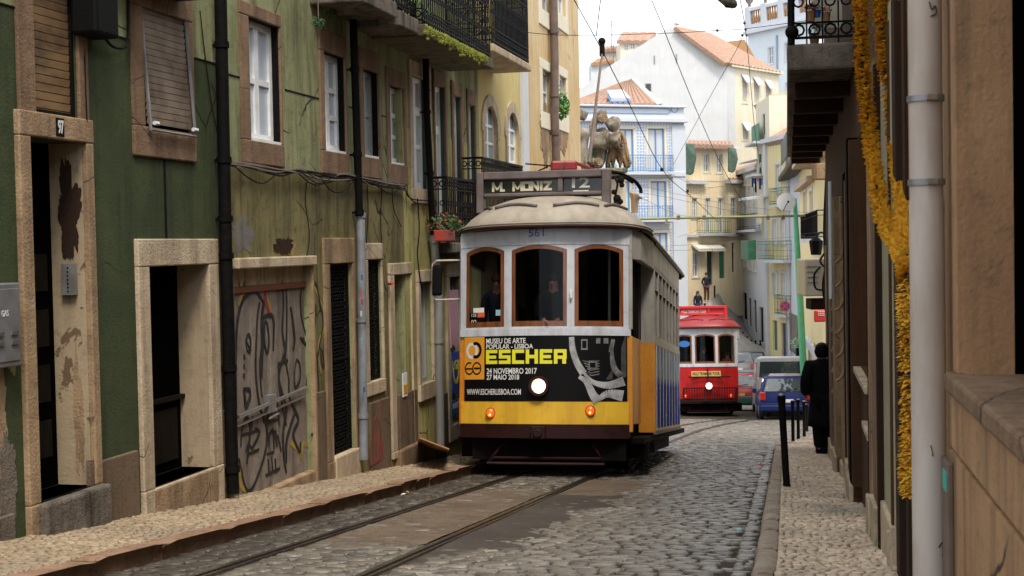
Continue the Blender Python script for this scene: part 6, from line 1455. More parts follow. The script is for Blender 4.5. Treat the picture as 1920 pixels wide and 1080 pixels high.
mb = MB().loft([rings(.40, .05, .05), rings(.62, .06, .055), rings(.9, .05, .04)]); 
bg_ = MB().box(Fr((-.30, .0, .62), (1, 0, 0), (0, -1, 0)), -.09, .09, -.22, .16, -.05, .05).build('handbag', 'cloth_black', bevel=.02, xf=True); bg_.location = pw + V((-.02, 0, 0)); tag(bg_, 'black bag hanging at the side of the dark coated walker', 'bag')
# person behind the left corner of the tram
pl_ = ong(872, 858, .12); person('person in jeans and turquoise sneakers half hidden behind the left corner of the tram', pl_ + V((.16, .6, .0)), 200, 1.72, dict(anL=(-.05, .05, .045), toL=(-.055, .13, .02)), 'cloth_navy', 'cloth_blue', 'teal')
# ---- litter
mb = MB(); a = [ong(776, 845, .13), ong(783, 822, .13), ong(845, 842, .13), ong(838, 852, .13)]; a[1] = a[1] + UP * .16; a = [ong(776, 846, .125), at(787, 822, 18.6), at(842, 843, 17.9), ong(838, 851, .125)]
mb.prism(a, (.0, .02, .012)); tag(mb.build('cardboard_sheet', 'cardboard'), 'torn sheet of brown cardboard on the left pavement', 'cardboard')
for (x, y, m_, lb, s_) in ((798, 846, 'paper_red', 'red and white wrapper by the cardboard', .06), (832, 838, 'paper_white', 'crumpled white paper near the tram', .07), (756, 929, 'paper_white', 'small white litter in the left gutter', .03), (764, 924, 'graf_yellow', 'small yellow litter in the left gutter', .025), (1427, 873, 'litter_orange', 'bright red orange leaf of litter by the right kerb', .05), (412, 895, 'paper_white', 'tiny white scrap on the left pavement', .02), (1385, 995, 'sticker_cyan', 'faint blue scrap in the right gutter', .03)):
    p = ong(x, y, .14 if x < 900 and y < 900 else .02); mb = MB(); k = 7
    vs = [p + V((s_ * math.cos(6.283 * i / k) * random.uniform(.6, 1.3), s_ * 1.2 * math.sin(6.283 * i / k) * random.uniform(.6, 1.2), random.uniform(.0, s_ * .8))) for i in range(k)] + [p + UP * s_ * .9]
    mb.add(vs, [(i, (i + 1) % k, k) for i in range(k)] + [tuple(range(k))[::-1]]); tag(mb.build('litter', m_), lb, 'litter')
# ================================================================== vehicles (local: x right, y forward, z up, rear at y 0)
def car(label, loc, head, W, Lh, H, body, m_name='parked_car', van=False, light='lamp_red', bumper=None, cat='car', group=None, pl=None):
    t = thing(m_name, label, cat, loc, group, (-math.atan(SLOPE), 0, R(-head))); hw = W / 2
    st = [(0.0, .30, .62, .78, .80, .92), (.06, .22, .86, .86, .84, .985), (.30, .20, .96, .93, .83, 1.0), (.75, .20, .98, .98, .80, 1.0), (1.6, .20, .98, 1.0, .80, 1.0), (2.4, .20, .97, .99, .80, 1.0), (2.9, .20, .94, .99, .80, 1.0), (Lh - .6, .22, .82, .9, .7, .98), (Lh - .1, .24, .70, .75, .6, .92), (Lh, .34, .58, .6, .6, .80)]
    zs = H * .62                                        # belt line
    def ring(y, zb, zt, k): 
        w = hw * k; return [V(p) for p in ((-w * .9, y, zb), (-w * .985, y, zb + .10), (-w, y, (zb + zt) / 2), (-w * .985, y, zt - .12), (-w * .93, y, zt - .02), (-w * .5, y, zt + .01), (w * .5, y, zt + .01), (w * .93, y, zt - .02), (w * .985, y, zt - .12), (w, y, (zb + zt) / 2), (w * .985, y, zb + .10), (w * .9, y, zb))]
    if van: low = [(0, .32, zs, .97), (.05, .25, zs, 1), (Lh * .7, .25, zs, 1), (Lh * .8, .25, zs * .95, .99), (Lh * .97, .3, zs * .78, .95), (Lh, .4, zs * .6, .88)]
    else: low = [(0.0, .38, zs * .80, .92), (.05, .30, zs * .96, .975), (.25, .27, zs, 1), (Lh * .62, .25, zs, 1), (Lh * .70, .25, zs * .98, .99), (Lh * .92, .28, zs * .82, .95), (Lh, .36, zs * .62, .84)]
    MB().loft([ring(y, zb, zt, k) for y, zb, zt, k in low]).build('body', body, t, smooth=35, xf=True, bevel=.02)
    def gring(y, zt, kb, kt):
        wb, wt = hw * kb, hw * kt; return [V(p) for p in ((-wb, y, zs - .05), (-(wb * .45 + wt * .55), y, (zs + zt) / 2), (-wt, y, zt - .06), (-wt * .86, y, zt), (wt * .86, y, zt), (wt, y, zt - .06), ((wb * .45 + wt * .55), y, (zs + zt) / 2), (wb, y, zs - .05))]
    if van: gh = [(.03, H - .08, .97, .90), (.10, H, .98, .92), (Lh * .62, H, .98, .92), (Lh * .72, H - .1, .97, .86), (Lh * .86, zs + .02, .95, .86)]
    else: gh = [(.04, zs + .02, .93, .88), (.20, H * .86, .94, .80), (.42, H - .02, .95, .76), (1.0, H, .95, .77), (Lh * .42, H, .95, .77), (Lh * .52, H - .08, .95, .74), (Lh * .70, zs + .01, .94, .80)]
    gl = MB().loft([gring(*g) for g in gh]).build('cabin', body, t, smooth=35, xf=True)
    # rear glass
    mb = MB()
    if van:
        mb.quad((-hw * .86, .015, zs + .04), (hw * .86, .015, zs + .04), (hw * .82, .02, H - .22), (-hw * .82, .02, H - .22))
    else:
        y0, z0, y1, z1 = .03, zs + .04, .30, H * .93
        mb.quad((-hw * .80, y0 + .005, z0), (hw * .80, y0 + .005, z0), (hw * .66, y1 - .045, z1), (-hw * .66, y1 - .045, z1))
    g = mb.build('rear_window', 'car_glass', t, xf=True); so = g.modifiers.new('t', 'SOLIDIFY'); so.thickness = .015; so.offset = 1 if van else 0
    MB().tube([(-hw * .1, -.01, zs + .06), (hw * .42, .03, zs + .14)], .012, 5).build('wiper', 'black_iron', t, xf=True)
    for s in (-1, 1):
        mb = MB(); x = hw * .955; x2 = hw * (.90 if van else .80)
        if van: mb.quad((s * x, .5, zs + .03), (s * x, Lh * .3, zs + .03), (s * x2 * 1.03, Lh * .3, H - .25), (s * x2 * 1.03, .5, H - .25))
        else: mb.quad((s * x, .30, zs + .02), (s * x, Lh * .62, zs + .02), (s * x2, Lh * .50, H - .10), (s * x2, .55, H - .10))
        g = mb.build('side_window', 'car_glass', t, xf=True); so = g.modifiers.new('t', 'SOLIDIFY'); so.thickness = .03; so.offset = 0
        lx0, lx1 = sorted((s * hw * .74, s * hw * .965)); zl = (zs * .72, zs * 1.02) if not van else (.55, 1.0)
        MB().box(WF, lx0, lx1, zl[0], zl[1], -.03 if van else -.035, .10).build('tail_light', 'tail_red', t, xf=True, bevel=.03)
        a, b = sorted((s * hw * 1.0, s * hw * 1.16)); MB().box(WF, a, b, zs - .02, zs + .14, Lh * .60, Lh * .60 + .1).build('wing_mirror', body, t, xf=True, bevel=.03)
        for y in (Lh * .17, Lh * .80):
            w_ = MB().cyl((s * (hw - .19), y, .30), (s * (hw - .01), y, .30), .30, 20).build('wheel', 'rubber', t, smooth=40, xf=True, bevel=.03); MB().cyl((s * (hw - .02), y, .30), (s * (hw + .002), y, .30), .19, 14).build('rim', 'grey_metal', w_, xf=True)
    bm_ = MB().box(WF, -hw * .93, hw * .93, .30, zs * .62, -.08, .08).build('bumper', bumper or body, t, xf=True, bevel=.04)
    MB().box(WF, -hw * .86, hw * .86, .25, .34, -.05, .3).build('valance', 'black_iron', t, xf=True, bevel=.02)
    npl = MB().box(WF, -.25, .25, zs * .64, zs * .64 + .11, -.05, .02).build('number_plate', pl or 'paper_white', t, xf=True)
    MB().box(WF, -hw * .93, hw * .93, zs * .50, zs * .53, -.085, -.078).build('bumper_strip', 'trim_hl', bm_, xf=True)
    return t
def onY(px, Y, dz=0): 
    p = at(px, 600, Y); p.z = G(tn(p)[0]) + dz; return p
car('dark blue hatchback parked nearest, seen from behind by the bollards', onY(1472, 46.8), 8, 1.82, 3.9, 1.50, 'car_blue')
car('beige car parked right behind the blue hatchback', onY(1473, 51.3), 8, 1.55, 4.1, 1.62, 'car_beige')
car('white van with a wide rear window parked beyond the blue hatchback', onY(1466, 56.2), 7.5, 2.16, 4.6, 2.34, 'car_white', 'parked_van', True, cat='van')
car('red hatchback with a dark green bumper showing right of the red tram', onY(1384, 61.5), 8, 1.86, 3.9, 1.68, 'car_red', bumper='car_green', pl='plate_yellow')
car('dark car parked beyond the red hatchback', at(1407, 712, 70), 14, 1.7, 4.0, 1.45, 'car_dark')
car('grey car parked between the red tram and the dark car', at(1383, 716, 68), 10, 1.7, 4.0, 1.45, 'car_grey')
# ================================================================== street furniture
sp_ = thing('no_stopping_sign', 'round blue and red no stopping sign on a thin pole behind the white van', 'road sign', at(1476, 700, 62))
MB().cyl(at(1476, 700, 62), at(1474, 560, 62), .035, 8).build('pole', 'grey_metal', sp_)
sc_ = at(1472, 574, 61.9); f = Fr(sc_, (1, 0, 0), (0, -1, 0)); d_ = MB().disc(f, 0, 0, 0, .02, .235, 28).build('disc', 'sign_red', sp_); MB().disc(f, 0, 0, .02, .026, .185, 28, .185).build('blue_field', 'sign_blue', d_)
mb = MB(); 
for s in (-1, 1): q = .13; wd = .022; mb.prism([f.p(-q - wd * s, -q * s + wd, .026), f.p(-q + wd * s, -q * s - wd, .026), f.p(q + wd * s, q * s - wd, .026), f.p(q - wd * s, q * s + wd, .026)], (0, -.006 - .001 * s, 0))
mb.build('cross', 'sign_red', d_)
gp = thing('span_pole', 'green steel pole with a long green arm across the street carrying a satellite dish bracket', 'pole', onY(1509, 50))
MB().tube([onY(1509, 50), at(1500, 560, 50), at(1494, 450, 50), at(1490, 372, 50)], [.13, .12, .10, .07], 12).build('pole', 'pole_green', gp, smooth=50)
MB().tube([at(1190, 411, 50), at(1300, 408, 50), at(1420, 406, 50), at(1533, 404, 50)], .045, 8).build('arm', 'arm_green', gp, smooth=50)
for p in gp.children:
    if p.name.startswith('arm'): p.data.materials[0] = M['arm_green']
for x in (1272, 1320, 1440, 1468): MB().cyl(at(x, 404, 50), at(x, 412, 50), .065, 8).build('arm_joint', 'brown_pipe', gp)
MB().cyl(at(1250, 409, 50), at(1249, 420, 50), .04, 6).cyl(at(1249, 420, 50), at(1256, 421, 50), .03, 6).build('hook', 'arm_green', gp)
MB().cyl(at(1430, 408, 50), at(1430, 440, 50), .04, 6).build('hook', 'arm_green', gp)
dh = thing('satellite_dish', 'pale grey round satellite dish at the top of the green pole', 'satellite dish', at(1474, 396, 49.6))
c = at(1474, 379, 49.6); k = 22; mb = MB(); rr_ = []
for rad, dep in ((.34, .0), (.26, .05), (.15, .085), (.03, .10)): rr_.append([c + V((rad * math.cos(6.283 * i / k), dep * 1.0, rad * math.sin(6.283 * i / k) * .97)) for i in range(k)])
mb.loft(rr_, cap=True); d_ = mb.build('dish', 'dish_grey', dh, smooth=40); so = d_.modifiers.new('t', 'SOLIDIFY'); so.thickness = .02
MB().tube([c + V((-.1, 0, -.30)), c + V((-.06, -.35, -.1)), c + V((0, -.4, 0))], .015, 5).ball(c + V((0, -.4, 0)), .04).build('feed_arm', 'cable', dh)
MB().cyl(c + V((.0, .1, 0)), at(1490, 380, 50), .03, 6).build('mount', 'grey_metal', dh)
sl_ = thing('street_lamp', 'grey street lamp head hanging into the top of the picture', 'street lamp', at(1366, 8, 16))
a = at(1338, -16, 16); b = at(1381, 12, 16); dn = (b - a).normalized(); mb = MB(); mid = (a + b) / 2
mb.tube([a, a.lerp(b, .25), a.lerp(b, .6), a.lerp(b, .9), b], [.03, .055, .07, .05, .02], 14); mb.build('lamp_head', 'grey_stone', sl_, smooth=50)
MB().tube([a.lerp(b, .3) - UP * .035, a.lerp(b, .6) - UP * .05, a.lerp(b, .88) - UP * .03], [.02, .04, .015], 10).build('lens', 'pane_dark', sl_, smooth=True); MB().tube([a, a + (a - b).normalized() * .9 + UP * .3], .025, 8).build('arm', 'grey_stone', sl_)
# ================================================================== people up the hill
person('man in dark jacket and brown trousers standing up the hill behind the trams', at(1325, 566, 81), 165, 1.74, dict(elL=(-.155, -.02, .65), wrL=(-.10, .04, .56), elR=(.155, -.02, .65), wrR=(.10, .04, .56)), 'cloth_navy', 'hair_brown', 'cardboard', hairlen=0)
person('woman with long reddish hair looking down above the red tram roof', at(1309, 598, 79), 175, 1.62, dict(), 'cloth_navy', 'cloth_blue', 'cloth_black', 'hair_brown', hairlen=.05)
# ================================================================== overhead wires
def wire(pts, label, r=.011, n='overhead_wire', m='cable', g=None):
    return cable_run(n, smoothpts([at(*p) for p in pts], 6), r * .62, m, label, g, 'wire')
wire([(1060, -30, 22), (1080, 6, 22), (1124, 86, 24), (1180, 195, 27), (1243, 320, 32), (1300, 372, 40), (1345, 415, 50)], 'overhead wire slanting from the ochre house corner down over the tiled building', .014)
wire([(1129, -20, 24), (1126, 0, 24), (1118, 67, 25.5)], 'short wire rising from the head of the trolley pole', .014)
wire([(1212, -30, 25), (1222, 0, 25), (1246, 59, 27), (1311, 219, 33), (1358, 320, 38), (1400, 392, 50)], 'overhead wire crossing the white gable wall steeply', .014)
wire([(1384, -20, 28), (1396, 45, 28), (1404, 118, 31), (1415, 240, 36), (1428, 330, 42)], 'overhead wire dropping right of the cream facade', .012)
wire([(770, 20, 19.5), (830, 38, 22), (1000, 62, 26), (1090, 66, 28), (1255, 62, 28), (1345, 57, 28), (1396, 54, 28), (1495, 41, 28), (1600, 26, 26)], 'long span wire running across the whole street near the top', .011)
wire([(1393, 66, 28), (1380, 95, 30), (1335, 175, 34), (1290, 258, 40), (1262, 310, 46)], 'overhead wire slanting left from the ball insulators across the gable', .010)
for i, p in enumerate([[(1200, 348, 40), (1300, 370, 44), (1400, 388, 48), (1530, 400, 50)], [(1200, 360, 40), (1290, 378, 44), (1400, 402, 50)], [(1205, 372, 40), (1270, 402, 45), (1330, 408, 50)], [(1243, 320, 34), (1330, 352, 40), (1420, 330, 48)], [(1270, 445, 44), (1310, 430, 46), (1316, 408, 50)], [(1240, 462, 42), (1340, 456, 46), (1440, 448, 52), (1530, 440, 50)], [(1250, 470, 42), (1350, 468, 46), (1500, 470, 52)], [(1300, 364, 44), (1360, 350, 50), (1440, 372, 60)]]):
    wire(p, ['thin wire from the tram gear to the far end of the green arm', 'thin wire sagging just above the middle of the green arm', 'thin wire meeting the left part of the green arm', 'thin wire crossing the peach house below its upper windows', 'curved wire hanging under the green arm at its left third', 'thin wire below the green arm, upper of two', 'thin wire below the green arm, lower of two', 'thin wire rising from the peach house to the washing line'][i], .009, m='cable_pale')
for (x, y, Y, lb) in ((1396, 43, 28, 'upper ball insulator where the wires cross'), (1398, 55, 28, 'middle ball insulator where the wires cross'), (1392, 66, 28, 'lower left ball insulator where the wires cross'), (1400, 66, 28, 'lower right ball insulator where the wires cross'), (1345, 57, 28, 'insulator on the span wire left of the crossing'), (1241, 318, 32, 'rusty clamp insulator in front of the upper blue balcony'), (1289, 358, 39, 'rusty clamp insulator by the corner of the peach house'), (872, 28, 23, 'reddish insulator in front of the long balcony railing'), (890, 52, 23, 'lower reddish insulator in front of the long balcony railing')):
    r_ = .03 + .014 * (Y > 30); p = at(x, y, Y); o = MB().ball(p, r_, r_, r_ * 1.1, 10, 7).build('insulator', 'tram_rim' if x < 1300 else 'car_dark', smooth=True); tag(o, lb, 'insulator', 'insulators on the overhead wires')
# weeds in the joint between wall and pavement
for i, (x, y) in enumerate(((190, 968), (262, 948), (402, 932), (600, 890), (728, 858))):
    mb = MB(); p = ong(x, y, .12); random.seed(40 + i)
    for k in range(70):
        b = p + LF.U * random.gauss(0, .14) + LF.W * abs(random.gauss(0, .02)); a = V((random.gauss(0, .5), random.gauss(0, .5), 1)).normalized() * random.uniform(.012, .05); s_ = a.cross(V((random.random(), random.random(), .1))).normalized() * .005; mb.add([b + s_, b - s_, b + a], [(0, 1, 2)])
    kind(mb.build('weeds', 'leaf_dark'), 'stuff')
# ================================================================== far side of the valley
hp = [((1300, 600), 77), ((1286, 575), 83), ((1332, 562), 82), ((1352, 545), 88), ((1372, 522), 98), ((1388, 512), 104), ((1390, 545), 97), ((1394, 585), 91), ((1406, 620), 88), ((1432, 655), 84), ((1460, 672), 78), ((1430, 690), 72), ((1380, 690), 70), ((1300, 690), 68), ((1250, 690), 70), ((1250, 640), 76)]
v_ = [at(*p, Y) for p, Y in hp]; c0 = at(1345, 600, 80); c1 = at(1376, 620, 79); mb = MB(); n = len(v_)
mb.add(v_ + [c0], [(i, (i + 1) % n, n) for i in range(n)]); mb.add([v + V((0, 0, -3)) for v in v_], []); 
for i in range(n): mb.f.append([i, (i + 1) % n, n + 1 + (i + 1) % n, n + 1 + i])
kind(mb.build('hill_road', 'hill_paving', smooth=30), 'structure')
def bgwin(fr, r, parent, fm='white_frame', pm='pane_far', sur=None, st='2x2', rv=.12, sw=.14):
    casement(fr, r, parent, st, fm, pm, rv, .06)
    if sur: surround(fr, r, (r[0] - sw, r[1] + sw, r[2] - sw * .6, r[3] + sw), sur, parent, .04)
def bg(name, label, fr, px, wallm, wins, depth=8, sur=None, fm='white_frame', pm='pane_far', ybot=700, st='2x2'):
    """px: (xl, xr, ytop); wins: (xl,xr,yt,yb[,style dict])"""
    u0, v1 = fr.uv(px[0], px[2]); u1, _ = fr.uv(px[1], px[2]); _, v0 = fr.uv(px[0], ybot)
    t = thing(name, label, 'building', fr.p((u0 + u1) / 2, v0)); ops = []; rs = []
    for w_ in wins: r = pxrect(fr, *w_[:4]); rs.append(r); ops.append((*r, .14))
    facade(fr, u0, u1, v0, v1, ops, t, wallm, depth)
    for w_, r in zip(wins, rs):
        o = w_[4] if len(w_) > 4 else {}
        if o.get('door'): MB().box(fr, *r, -.14, -.10).build('door', o['door'], t)
        else: bgwin(fr, r, t, o.get('fm', fm), o.get('pm', pm), o.get('sur', sur), o.get('st', st))
    return t, (u0, u1, v0, v1)
def fbox(fr, xl, xr, yt, yb, w0, w1, name, m, parent, bevel=0): 
    r = pxrect(fr, xl, xr, yt, yb); return MB().box(fr, *r, w0, w1).build(name, m, parent, bevel=bevel)
def tiled(pts, parent, m='terracotta', name='roof', thick=.25, pitch=.30, wall=None):
    """roof slope: pts = eave left, eave right, ridge right, ridge left (3D); ribbed with half round tiles"""
    a, b, c, d = [V(p) for p in pts]; n = max(4, int((b - a).length / pitch)); nm = (b - a).cross(d - a).normalized()
    if nm.z < 0: nm = -nm
    lo, hi = [], []
    for i in range(n * 4 + 1):
        f = i / (n * 4); h = .09 * abs(math.sin(math.pi * i / 4)) ** .7; lo.append(a.lerp(b, f) + nm * h); hi.append(d.lerp(c, f) + nm * h)
    mb = MB(); k = len(lo); mb.v += lo + hi + [p - nm * thick for p in lo] + [p - nm * thick for p in hi]
    for i in range(k - 1): mb.f.append([i, i + 1, k + i + 1, k + i]); mb.f.append([2 * k + i, 3 * k + i, 3 * k + i + 1, 2 * k + i + 1]); mb.f.append([i, 2 * k + i, 2 * k + i + 1, i + 1]); mb.f.append([k + i, k + i + 1, 3 * k + i + 1, 3 * k + i])
    mb.f.append([0, k, 3 * k, 2 * k]); mb.f.append([k - 1, 3 * k - 1, 4 * k - 1, 2 * k - 1])
    return mb.build(name, m, parent)
def bgbal(fr, xl, xr, yt, yb, parent, rm, out=.5, sm='white_wall', dens=.14):
    r = pxrect(fr, xl, xr, yt, yb, out); sl = MB().box(fr, r[0], r[1], r[2] - .14, r[2], 0, out).build('balcony', sm, parent)
    railing(fr, r[0] + .03, r[1] - .03, r[2], r[3], 0, out - .04, rm, sl, dens, scroll=False); return sl
# tile cladding
def tiles():
    s = NT('blue_tiles'); sx = s.n('SeparateXYZ'); s.l(s.coord(), sx.inputs[0]); cb = s.n('CombineXYZ'); s.l(sx.outputs[0], cb.inputs[0]); s.l(sx.outputs[2], cb.inputs[1])
    ck = s.n('TexChecker', Scale=6.5); s.l(cb.outputs[0], ck.inputs['Vector']); vo = s.n('TexVoronoi', Scale=6.5); vo.inputs['Randomness'].default_value = 0; s.l(cb.outputs[0], vo.inputs['Vector'])
    c = s.mix(s.ramp(vo.outputs['Distance'], .25, .4), (.30, .38, .56), (.62, .66, .74)); c = s.mix(s.ramp(ck.outputs['Fac'], 0, 1, 0, .25), c, (.35, .42, .58)); s.col(c); s.set(Roughness=.3)
tiles()
# ---- blue tiled building
f1 = plane_fr(1085, 70, 1283, 72)
W_ = dict(fm='blue_frame', pm='awning_white', st='2', sur='cream_wall')
b1, e1 = bg('tiled_building', 'white and blue tiled building with bright blue window frames and balconies', f1, (1060, 1282, 196), 'bluewhite_wall', [(1160, 1187, 242, 322, W_), (1215, 1245, 241, 322, W_), (1220, 1249, 340, 412, W_), (1226, 1251, 437, 500, W_), (1150, 1180, 340, 412, W_)], 9, ybot=640)
hol = [pxrect(f1, 1156, 1191, 238, 322), pxrect(f1, 1210, 1250, 236, 322), pxrect(f1, 1215, 1254, 336, 412), pxrect(f1, 1221, 1256, 433, 500), pxrect(f1, 1146, 1184, 336, 412)]
for (y0, y1) in ((229, 322), (338, 418), (432, 520)):
    r = pxrect(f1, 1085, 1259, y0, y1); paint_area(f1, r[0], r[1], r[2], r[3], hol, 'blue_tiles', b1, .03, 'tile_cladding')
fbox(f1, 1060, 1285, 220, 228, -.01, .35, 'cornice', 'bluewhite_wall', b1, .03); fbox(f1, 1060, 1284, 195, 199, -.01, .2, 'cornice', 'bluewhite_wall', b1, .03)
fbox(f1, 1060, 1283, 322, 332, -.01, .18, 'cornice', 'bluewhite_wall', b1, .03); fbox(f1, 1258, 1283, 236, 640, -.01, .12, 'corner_pilaster', 'bluewhite_wall', b1)
mb = MB(); a = pxrect(f1, 1085, 1252, 201, 211); f_ = f1
mb.tube([f1.p(a[0], a[3], .02), f1.p(a[1], a[3], .02), f1.p(a[1] + .18, (a[2] + a[3]) / 2, .02), f1.p(a[1], a[2], .02), f1.p(a[0], a[2], .02)], .02, 5); a = pxrect(f1, 1258, 1271, 200, 210)
mb.tube([f1.p(a[0] + .1, a[3], .02), f1.p(a[1] - .1, a[3], .02), f1.p(a[1], (a[2] + a[3]) / 2, .02), f1.p(a[1] - .1, a[2], .02), f1.p(a[0] + .1, a[2], .02), f1.p(a[0], (a[2] + a[3]) / 2, .02)], .02, 5, closed=True); mb.build('parapet_moulding', 'blue_frame', b1)
bgbal(f1, 1176, 1264, 290, 322, b1, 'blue_frame', .5, 'bluewhite_wall'); bgbal(f1, 1194, 1263, 386, 411, b1, 'blue_frame', .5, 'bluewhite_wall')
tiled([at(1060, 196, 72.5), at(1233, 196, 72.5), at(1184, 150, 78), at(1164, 157, 78)], b1); tiled([at(1233, 196, 72.6), at(1242, 195, 82), at(1186, 148, 80), at(1184, 150, 78)], b1, 'bluewhite_wall')
MB().prism([at(1138, 177, 73.6), at(1168, 176, 73.6), at(1182, 191, 72.6), at(1146, 191, 72.6)], (0, -.05, .22)).build('skylight', 'awning_white', b1)
MB().tube([at(1138, 176.5, 73.3), at(1168, 175.5, 73.3), at(1182, 190.5, 72.3), at(1146, 190.5, 72.3)], .05, 5, closed=True).build('skylight_frame', 'blue_frame', b1)
# ---- big white gable house
b2 = thing('gabled_house', 'large white house with a bare gable wall and a long terracotta roof', 'building', at(1300, 520, 100))
prof = [(1060, 520), (1060, 172), (1092, 164), (1130, 132), (1246, 56), (1262, 48), (1277, 55), (1364, 118), (1366, 520)]
P_ = [at(x, y, 100) for x, y in prof]; MB().prism(P_, (0, 12, 0)).build('wall', 'white_wall', b2)
f2 = Fr(at(1366, 540, 99.9), at(1464, 540, 105.5) - at(1366, 540, 99.9), V((0, -1, 0))); _d = f2.U.copy(); _d.z = 0; f2 = Fr(V((f2.O.x, f2.O.y, 0)), _d, (_d.y, -_d.x, 0))
ww = [(1391, 1400, 150, 192), (1413, 1422, 155, 195), (1435, 1444, 161, 205), (1392, 1402, 240, 262), (1414, 1422, 245, 275)]
rs = [pxrect(f2, *w_) for w_ in ww]; e = (f2.uv(1366, 300)[0], f2.uv(1462, 300)[0]); mb = facade(f2, e[0], e[1], f2.uv(1366, 520)[1], f2.uv(1366, 119)[1], [(*r, .1) for r in rs], b2, 'cream_wall', 6)
for i, r in enumerate(rs):
    bgwin(f2, r, b2, 'cream_wall', 'shutter_grey', 'cream_wall', '1', .1, .15)
    if i != 4: MB().prism([f2.p(r[0] - .1, r[3] + .5, 0), f2.p(r[0] - .1, r[3] - .15, .45), f2.p(r[0] - .1, r[3] - .25, .45), f2.p(r[0] - .1, r[3] + .4, 0)], f2.U * (r[1] - r[0] + .2)).build('awning', 'awning_white', b2)
MB().box(f2, e[0] - .05, e[0] + .9, f2.uv(1366, 520)[1], f2.uv(1366, 119)[1] - .05, -.01, .06).build('corner_pilaster', 'white_wall', b2)
tiled([at(1360, 118, 99.3), at(1465, 136, 105.3), at(1334, 64, 111), at(1266, 50, 99.6)], b2, 'terracotta', pitch=.5); fbox(f2, 1366, 1462, 119, 125, -.02, .3, 'cornice', 'cream_wall', b2)
for x0, x1, y0, y1 in ((1226, 1228, 104, 120), (1267.5, 1269.5, 101, 118), (1210, 1221, 156, 172)):
    a, b = at(x0, y1, 99.97), at(x1, y0, 99.97); o = MB().box(Fr((a.x, a.y, 0), (1, 0, 0), (0, -1, 0)), 0, b.x - a.x, a.z, b.z, -.06, .02).build('window', 'grey_frame', b2); MB().box(Fr((a.x, a.y, 0), (1, 0, 0), (0, -1, 0)), .04, b.x - a.x - .03, a.z + .05, b.z - .05, .0, .025).build('pane', 'pane_dark', o)
# attic dormer and small roofs at left
def smallhouse(name, label, x0, x1, yt, yb, Y, wm, wins, roof, d=4, rm='terracotta'):
    fr = plane_fr(x0, Y, x1, Y); t, e = bg(name, label, fr, (x0, x1, yt), wm, wins, d, ybot=yb)
    tiled([at(*roof[0], Y - .3), at(*roof[1], Y - .3), at(*roof[2], Y + 3), at(*roof[3], Y + 3)], t, rm, pitch=.5); return t
smallhouse('roof_dormer', 'small dormer with orange tiles on the left slope of the gabled house', 1163, 1212, 76, 110, 103, 'cream_wall', [(1170, 1178, 82, 95), (1182, 1190, 80, 92)], [(1156, 77), (1216, 77), (1230, 61), (1166, 61)])
smallhouse('roof_hut', 'tiny white rooftop hut left of the dormer', 1132, 1160, 92, 135, 108, 'white_wall', [], [(1128, 93), (1164, 92), (1160, 88), (1136, 88)])
smallhouse('roof_hut', 'low white rooftop hut with worn tiles at the far left of the rooftops', 1108, 1150, 118, 150, 106, 'white_wall', [], [(1108, 119), (1152, 114), (1148, 107), (1118, 112)], 3, 'terracotta_old')
b2b = thing('pyramid_roof_house', 'house with an old orange pyramid roof peeking over the long terracotta roof', 'building', at(1395, 118, 116)); a, b, c, d = at(1362, 76, 120), at(1396, 74, 116), at(1422, 116, 116), at(1370, 116, 116)
MB().prism([at(1364, 78, 118), at(1396, 74, 118), at(1424, 122, 118), at(1364, 122, 118)], (0, 4, 0)).build('roof', 'terracotta_old', b2b); MB().prism([at(1366, 120, 118.2), at(1420, 120, 118.2), at(1420, 300, 118.2), at(1366, 300, 118.2)], (0, 3, 0)).build('wall', 'cream_wall', b2b)
for x, y0, y1, lb in ((1147, 38, 98, 'tall thin television antenna above the rooftop hut'), (1268, 42, 52, 'small antenna on the peak of the gable wall'), (1150, 84, 112, 'antenna with dish on the rooftop hut')):
    t = thing('antenna', lb, 'antenna', at(x, y1, 102)); MB().cyl(at(x, y1, 102), at(x, y0, 102), .03, 5).build('mast', 'cable_pale', t); mb = MB()
    for k in range(3): yy = y0 + 2 + (y1 - y0) * .08 * k; mb.cyl(at(x - 7 + k, yy, 102), at(x + 7 - k, yy + 1, 102), .02, 4)
    mb.build('element', 'cable_pale', t)
# ---- pale blue palace
f3 = plane_fr(1402, 140, 1520, 132)
b3, e3 = bg('palace', 'tall pale blue building with a balustraded parapet at the top right', f3, (1402, 1530, 58), 'paleblue_wall', [(1441, 1450, 90, 121), (1472, 1482, 81, 115), (1474, 1484, 156, 177)], 12, sur='bluewhite_wall', ybot=420)
mb = MB(); v0 = f3.uv(1402, 58)[1]
fbox(f3, 1400, 1530, 60, 66, -.01, .5, 'cornice', 'bluewhite_wall', b3)
MB().box(f3, e3[0], e3[1], v0, v0 + .55, -.5, .1).box(f3, e3[0], e3[1], v0 + 1.9, v0 + 2.2, -.5, .1).build('parapet', 'bluewhite_wall', b3)
for x in (1403, 1433, 1465, 1494):
    u = f3.uv(x, 60)[0]; MB().box(f3, u - .35, u + .35, v0, v0 + 2.35, -.55, .15).build('parapet_pier', 'bluewhite_wall', b3); MB().tube([f3.p(u, v0 + 2.3, -.2), f3.p(u, v0 + 2.6, -.2), f3.p(u, v0 + 3.0, -.2), f3.p(u, v0 + 3.4, -.2), f3.p(u, v0 + 4.2, -.2)], [.2, .12, .42, .3, .03], 10).build('urn', 'grey_stone', b3, smooth=True)
for k in range(26): u = f3.uv(1407, 60)[0] + (f3.uv(1520, 60)[0] - f3.uv(1407, 60)[0]) * k / 25; MB().tube([f3.p(u, v0 + .55, -.2), f3.p(u, v0 + .95, -.2), f3.p(u, v0 + 1.5, -.2), f3.p(u, v0 + 1.9, -.2)], [.08, .15, .08, .1], 7).build('baluster', 'terracotta_old', b3, smooth=True)
